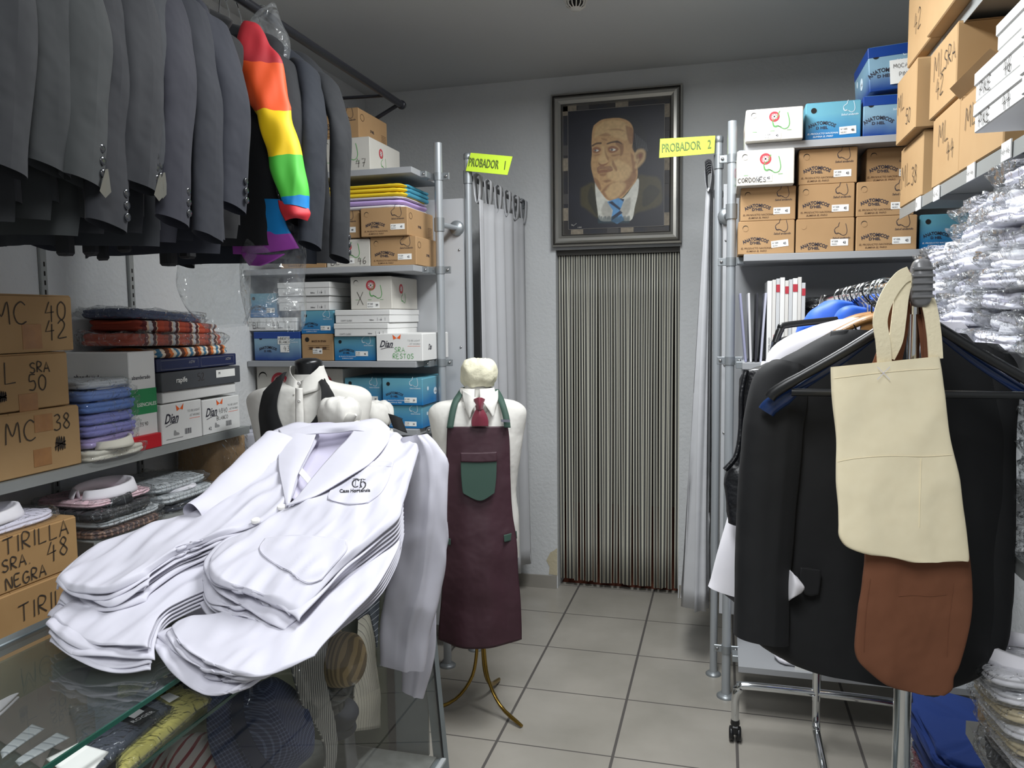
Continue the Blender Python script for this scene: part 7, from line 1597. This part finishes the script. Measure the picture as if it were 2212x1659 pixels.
tc_ = tote('cream canvas tote bag hanging by twisted webbing straps on the rack end', [(1797, 793, 2026, 770), (1798, 840, 2036, 840), (1803, 920, 2050, 930), (1805, 1000, 2066, 1020), (1808, 1080, 2080, 1100), (1810, 1130, 2088, 1160), (1816, 1165, 2092, 1208), (1850, 1190, 2080, 1212), (1960, 1212, 2040, 1214)], Dt - .012, m_tote, .009, 51,
     [[(1912, 795, .0), (1908, 740, -.006), (1902, 690, -.008), (1918, 640, -.006), (1945, 602, -.002), (1966, 590, .0)], [(1918, 772, .004), (1935, 735, -.002), (1942, 690, -.004), (1948, 640, .0), (1956, 610, .002), (1970, 592, .004)], [(2022, 775, .0), (2018, 720, -.0), (2008, 660, .0), (1992, 625, .0), (1980, 596, .0)]], m_web, .0125, folds=([(1799, 818), (1880, 808), (1960, 800), (2030, 796)], [(1806, 998), (1850, 990), (1920, 985), (2000, 986), (2066, 982)], [(1990, 990), (1988, 1060), (1986, 1140)]))
b = MB()
for i in range(2): pass
o = at(1908, 806, D=Dt - .026); ribbon(b, [(-.011, -.011), (.011, .011)], .001, o, CR, CU, m_seam, .001); ribbon(b, [(-.011, .011), (.011, -.011)], .001, o, CR, CU, m_seam, .001); b.build('cross_stitch', tc_)

# ================================================================ the left rail of hanging suits
XQ = -1.45; ZQ = 2.63
t = thing('hanging_rail', 'black steel rail along the left side carrying the dark jackets', 'rail', (XQ, 0, ZQ)); mrl = mat('black enamelled tube', (34, 35, 42), .4, .2)
MB().tube([(XQ, -.6, ZQ), (XQ, 3.46, ZQ)], .016, mrl, 16).build('tube', t)
MB().lathe((XQ, 3.46, ZQ), [(0, -.012), (.019, -.012), (.021, 0), (.019, .012), (0, .012)], mrl, 18, 'y').build('end_cap', t)
MB().tube([(XQ, 3.44, ZQ), (XL + .004, 3.44, ZQ - .32)], .009, mrl, 10).build('brace', t); MB().tube([(XQ, 3.3, ZQ), (XL + .004, 3.3, ZQ + .02)], .007, mrl, 10).build('brace', t)
MB().tube([(XQ, .0, ZQ), (XL + .004, .0, ZQ - .32)], .009, mrl, 10).build('brace', t)
m_btn = mat('dark horn button', (40, 42, 46), .12, spec=.8)
def jacket(y, rgb, label, cuffz=1.9, hem=1.76, xs=-1.2, yaw=0.0, hookc=None, buttons=3, lining=False, seed=1, slw=.052, grp='dark jackets on the left rail', sleeve_m=None, neck=.12, tag_=False, wd=.2):
    """hanging jacket: shoulders along X, the near sleeve outwards (+X)"""
    m = mat('wool %d %d %d' % rgb, tuple(int(c * .7) for c in rgb), .85, sheen=.03, bump=(6, .5, .03)); t = thing('hanging_jacket', label, 'jacket', (XQ, y, ZQ - .05), grp); rr = random.Random(seed)
    cx_ = XQ - .01; zt = ZQ - neck; xo = xs - .05; P = []
    secs = [(zt, .05, .045), (zt - .02, .11, .05), (zt - .055, .17, .055), (zt - .10, wd - .0, .06), (zt - .2, wd - .005, .062), (zt - .35, wd - .01, .055), (zt - .5, wd, .055), (hem + .1, wd + .01, .06), (hem, wd + .012, .062)]
    for i in range(56):
        a = 2 * pi * i / 56; ca, sa = cos(a), sin(a); X = abs(ca) ** .8 * (1 if ca > 0 else -1); r = []
        for k, (z, w, d) in enumerate(secs):
            fl = k / 8; dd = d * (1 + .22 * fl * sin(5 * a + seed)); lean = yaw * X * w
            zz = z - (.035 * (1 if sa < 0 else -.1) * max(0, k - 6) / 2)
            r.append(V((cx_ + X * w, y + sa * dd + lean + .010 * fl * sin(seed + 2 * a), zz)))
        P.append(cr(r, 36))
    P.append(P[0]); P = wrinkle(P, .02, (7, 7, 2), seed); P[-1] = P[0]; b = MB(); b.grid(P, m); b.build('jacket_body', t)
    # near sleeve
    for side in (1, -1):
        x0 = cx_ + side * (wd - .03); x1 = cx_ + side * (abs(xs - cx_) - .0); dy = -.02 + rr.uniform(-.02, .01); P = []
        cen = cr([V((x0, y + yaw * wd * side, zt - .085)), V((x0 + side * .035, y + yaw * wd * side - .003, zt - .13)), V((x1 - side * .005, y + dy * .4, zt - .3)), V((x1, y + dy, zt - .45)), V((x1 - side * .005, y + dy * 1.6, cuffz))], 30)
        for i in range(33):
            a = 2 * pi * i / 32; r = []
            for j, c in enumerate(cen):
                v = j / 29; w = slw * (.55 + .6 * min(1, v * 5) - .28 * v); th = w * .55
                r.append(c + V((side * th * cos(a), w * sin(a) * 1.15, 0)) + V((0, 0, -.012 * sin(a) * v)))
            P.append(r)
        P[-1] = P[0]; P = wrinkle(P, .014, (8, 8, 3), seed + 5 * side); P[-1] = P[0]; so = MB().grid(P, sleeve_m or m).build('sleeve', t)
        if side == 1 and buttons:
            e_ = cen[-1]
            for k in range(buttons):
                q = e_ + V((slw * .55 * .8, .032 - .006 * k * 0, .022 + .024 * k)); bt = MB(); mx = V((1, .15, 0)).normalized().to_track_quat('Z', 'Y').to_matrix()
                bt.lathe(q, [(.0085, 0), (.009, .0025), (.0075, .004), (.001, .0032)], m_btn, 16, mx=mx); bt.build('button', so)
        if side == 1 and tag_:
            e_ = cen[-1]; b = MB(); b.add([e_ + V((.028, .034, .03)), e_ + V((.028, .041, .032)), e_ + V((.028, .046, -.012)), e_ + V((.028, .03, -.026)), e_ + V((.026, .018, -.014))], [(0, 1, 2, 3, 4)], mat('grey cuff facing', (84, 84, 78), .3)); b.build('cuff_facing', so, label='pale facing at the cuff')
    P0 = V((XQ, y, ZQ + .002)); pts = [P0 + V((.0, 0, -.12)), P0 + V((0, 0, -.06))] + [P0 + V((.02 * cos(a_), 0, .02 * sin(a_) + .004)) for a_ in [-.6 + (pi + 1.2) * k / 12 for k in range(13)][::-1]]
    MB().tube(pts, .002, hookc or m_chrome, 8).build('hanger_hook', t); return t
def Yx(px, X=-1.2): d = ray(px, 400); return d.y / d.x * X
J = [(-90, (40, 43, 46), 'charcoal grey jacket at the left frame edge, nearest the camera', 1.93, 0), (30, (38, 40, 46), 'charcoal grey jacket, second from the left frame edge', 1.9, 0), (118, (44, 48, 50), 'grey green charcoal jacket, third from the left frame edge', 1.92, 0), (205, (58, 62, 64), 'mid grey jacket with three shiny cuff buttons and pale cuff facing', 1.905, 3),
     (262, (30, 33, 42), 'dark jacket squeezed behind the mid grey one', 1.83, 3), (322, (40, 43, 50), 'dark slate jacket with pale cuff facing, left of a similar one', 1.92, 3), (352, (52, 56, 64), 'lighter slate jacket with pale cuff facing in the middle of the rail', 1.93, 3), (398, (40, 42, 58), 'navy tinted jacket with three dark cuff buttons', 1.86, 3),
     (455, (36, 40, 54), 'broad navy jacket with deep curved hem in the middle of the rail', 1.84, 0), (508, (38, 42, 58), 'navy jacket with white tag at the cuff before the black ones', 1.92, 3), (520, (26, 28, 32), 'black jacket with narrow sleeve beside the rainbow garment', 1.95, 2), (556, (22, 24, 28), 'black jacket directly before the rainbow garment', 1.96, 0)]
for k, (px, c_, lb, cz, nb_) in enumerate(J):
    jacket(Yx(px) + (.0 if nb_ else .01), c_, lb, cuffz=cz, hem=(1.845 + .012 * (k % 3)) if k < 10 else 1.9, yaw=.12 + .12 * sin(k * 1.3), buttons=nb_, seed=60 + k, tag_=k in (3, 5, 6), xs=(-1.2 + .012 * (k % 2)) if k < 10 else -1.3, wd=.2 if k < 10 else .15, hookc=(m_chrome, m_blk)[k % 2])
# trouser ends and straps hanging under the jackets
for k, (px, zz, w) in enumerate(((135, 552, .014), (190, 550, .012), (216, 562, .006), (264, 544, .01), (358, 574, .018), (300, 530, .016), (400, 558, .018))):
    y = Yx(px, -1.4); zz = at(px, zz, X=-1.4).z; t = thing('hanging_trousers', 'black trouser end hanging below the jackets, %s from the left' % ('first', 'second', 'fourth and narrow', 'fifth', 'longest and seventh', 'sixth', 'last')[k], 'trousers', (-1.4, y, 2.2), 'black trouser ends below the jackets')
    b = MB(); b.box((-1.42, y - w, zz), (-1.385, y + w, 2.3), mat('black trouser cloth', (14, 15, 18), .85), bev=.006); b.build('trouser_leg', t)
# last dark jackets beyond the plastic bag
jacket(Yx(735, -1.2) - .02, (27, 30, 38), 'long dark jacket with light hem trim, farthest on the rail', cuffz=1.83, hem=1.86, xs=-1.17, yaw=.35, seed=90, buttons=3, slw=.05, neck=.1)
jacket(Yx(690, -1.2), (20, 30, 46), 'dark navy jacket next to the farthest one', cuffz=1.86, hem=1.85, xs=-1.2, yaw=.3, seed=91, buttons=0, neck=.1)
# rainbow garment
bands = [(2.60, (170, 36, 46)), (2.385, (232, 84, 30)), (2.245, (246, 204, 10)), (2.105, (76, 186, 60)), (1.99, (10, 126, 196)), (1.955, (196, 40, 52))]
def banded(name, stops, axis=2):
    m = bpy.data.materials.new(name); m.use_nodes = True; nt = m.node_tree; b = nt.nodes['Principled BSDF']; b.inputs['Roughness'].default_value = .6
    tc = nt.nodes.new('ShaderNodeTexCoord'); sp = nt.nodes.new('ShaderNodeSeparateXYZ'); mr = nt.nodes.new('ShaderNodeMapRange'); mr.inputs[1].default_value = stops[-1][0] - .2 + .025; mr.inputs[2].default_value = stops[0][0] + .025; rp = nt.nodes.new('ShaderNodeValToRGB'); rp.color_ramp.interpolation = 'CONSTANT'
    nt.links.new(tc.outputs['Object'], sp.inputs[0]); nz_ = nt.nodes.new('ShaderNodeTexNoise'); nz_.inputs['Scale'].default_value = 9; ma = nt.nodes.new('ShaderNodeMath'); ma.operation = 'MULTIPLY_ADD'; ma.inputs[1].default_value = .05; nt.links.new(tc.outputs['Object'], nz_.inputs['Vector']); nt.links.new(nz_.outputs[0], ma.inputs[0]); nt.links.new(sp.outputs[axis], ma.inputs[2]); nt.links.new(ma.outputs[0], mr.inputs[0]); nt.links.new(mr.outputs[0], rp.inputs[0]); nt.links.new(rp.outputs[0], b.inputs['Base Color'])
    lo = stops[-1][0] - .2; rng = stops[0][0] - lo; el = rp.color_ramp.elements; S_ = stops[::-1]; el[0].position = 0; el[0].color = lin(S_[0][1])
    el[1].position = (S_[0][0] - lo) / rng; el[1].color = lin(S_[1][1])
    for k in range(1, len(S_) - 1): e = el.new((S_[k][0] - lo) / rng); e.color = lin(S_[k + 1][1])
    return m
yr = Yx(648, -1.2); org = V((XQ, yr, ZQ - .05))
t = thing('rainbow_shirt', 'rainbow striped shirt with red cuff hanging between black jackets', 'shirt', org, None)
mrb = banded('rainbow sleeve bands', [(z - org.z, c_) for z, c_ in bands]); mrb2 = banded('rainbow body bands', [(2.6 - org.z, (10, 126, 196)), (1.90 - org.z, (150, 64, 160)), (1.3 - org.z, (150, 64, 160))])
Dr = (V((-1.19, yr, 2.1)) - CP).dot(CF)
ftube(MB(), [(528, 62, 568, 66, Dr + .03), (520, 95, 596, 105, Dr + .01), (524, 150, 612, 155, Dr), (540, 205, 622, 215, Dr), (560, 255, 634, 262, Dr), (574, 310, 646, 320, Dr), (588, 365, 656, 372, Dr), (602, 412, 665, 416, Dr), (612, 445, 668, 452, Dr)], .035, mrb, nu=60, nv=60, amp=.022, seed=71, sc=(11, 11, 5)).build('sleeve', t)
b = MB(); panel(b, [[(600, 432, .0), (630, 442, -.03), (666, 450, .0)], [(604, 455, .0), (634, 462, -.035), (671, 462, .0)], [(616, 477, .0), (640, 470, -.02), (664, 478, .0)]], Dr - .005, mat('red cuff', (190, 40, 50), .6), nu=12, nv=14, amp=.004, thick=.003); b.build('cuff', t, label='turned red cuff')
b = MB(); panel(b, [[(330, 440, .28), (430, 440, .2), (520, 430, .12), (605, 430, .05)], [(310, 500, .28), (420, 505, .2), (520, 500, .12), (615, 478, .05)], [(305, 522, .28), (400, 540, .2), (530, 549, .12), (646, 536, .04)]], Dr, mrb2, nu=24, nv=30, amp=.008, thick=.003); b.build('shirt_tail', t)
b = MB(); panel(b, [[(520, 545, .1), (570, 550, .08), (615, 548, .06)], [(528, 560, .1), (560, 562, .08), (590, 562, .06)], [(538, 574, .1), (550, 573, .08), (562, 572, .06)]], Dr, mat('purple tail', (140, 58, 150), .6), nu=8, nv=10, amp=.003, thick=.003); b.build('back_tail', t)
MB().tube([V((XQ, yr, ZQ + .02)), V((XQ + .02, yr, ZQ + .01)), V((XQ + .01, yr, ZQ - .03)), V((XQ, yr, ZQ - .1))], .002, m_blk, 8).build('hanger_hook', t)
# garment in a clear dust bag
jacket(Yx(668, -1.2), (24, 26, 34), 'dark suit inside the clear garment bag beside the rainbow shirt', cuffz=1.93, hem=1.9, xs=-1.23, yaw=.2, seed=93, buttons=0, neck=.1, grp=None, wd=.17)
t = thing('garment_bag', 'clear plastic garment bag hanging beyond the rainbow shirt', 'garment bag', V((XQ, Yx(668), ZQ)))
Dg = (V((-1.26, Yx(655, -1.26), 2.0)) - CP).dot(CF)
mfg = film('clear garment bag film', (232, 236, 240), opac=.10, rough=.06, bscale=12, bstr=1.0, bdist=.03)
ftube(MB(), [(588, 8, 596, 10, Dg), (560, 36, 610, 50, Dg), (545, 66, 622, 90, Dg), (548, 160, 630, 170, Dg), (540, 280, 640, 290, Dg), (532, 400, 650, 410, Dg), (528, 520, 657, 530, Dg), (520, 610, 657, 620, Dg), (534, 680, 655, 690, Dg), (540, 706, 646, 713, Dg)], .055, mfg, nu=64, nv=70, amp=.016, seed=77, sc=(8, 8, 6), sq=.7).build('bag_film', t)
t = thing('garment_bag', 'hazy clear plastic bag trailing below the jackets before the wall', 'garment bag', at(450, 600, D=Dg + .3))
ftube(MB(), [(400, 540, 540, 540, Dg + .3), (385, 600, 535, 600, Dg + .3), (400, 660, 540, 660, Dg + .3), (450, 710, 530, 700, Dg + .3)], .05, mfg, nu=48, nv=40, amp=.016, seed=78, sc=(8, 8, 6), sq=.7).build('bag_film', t)
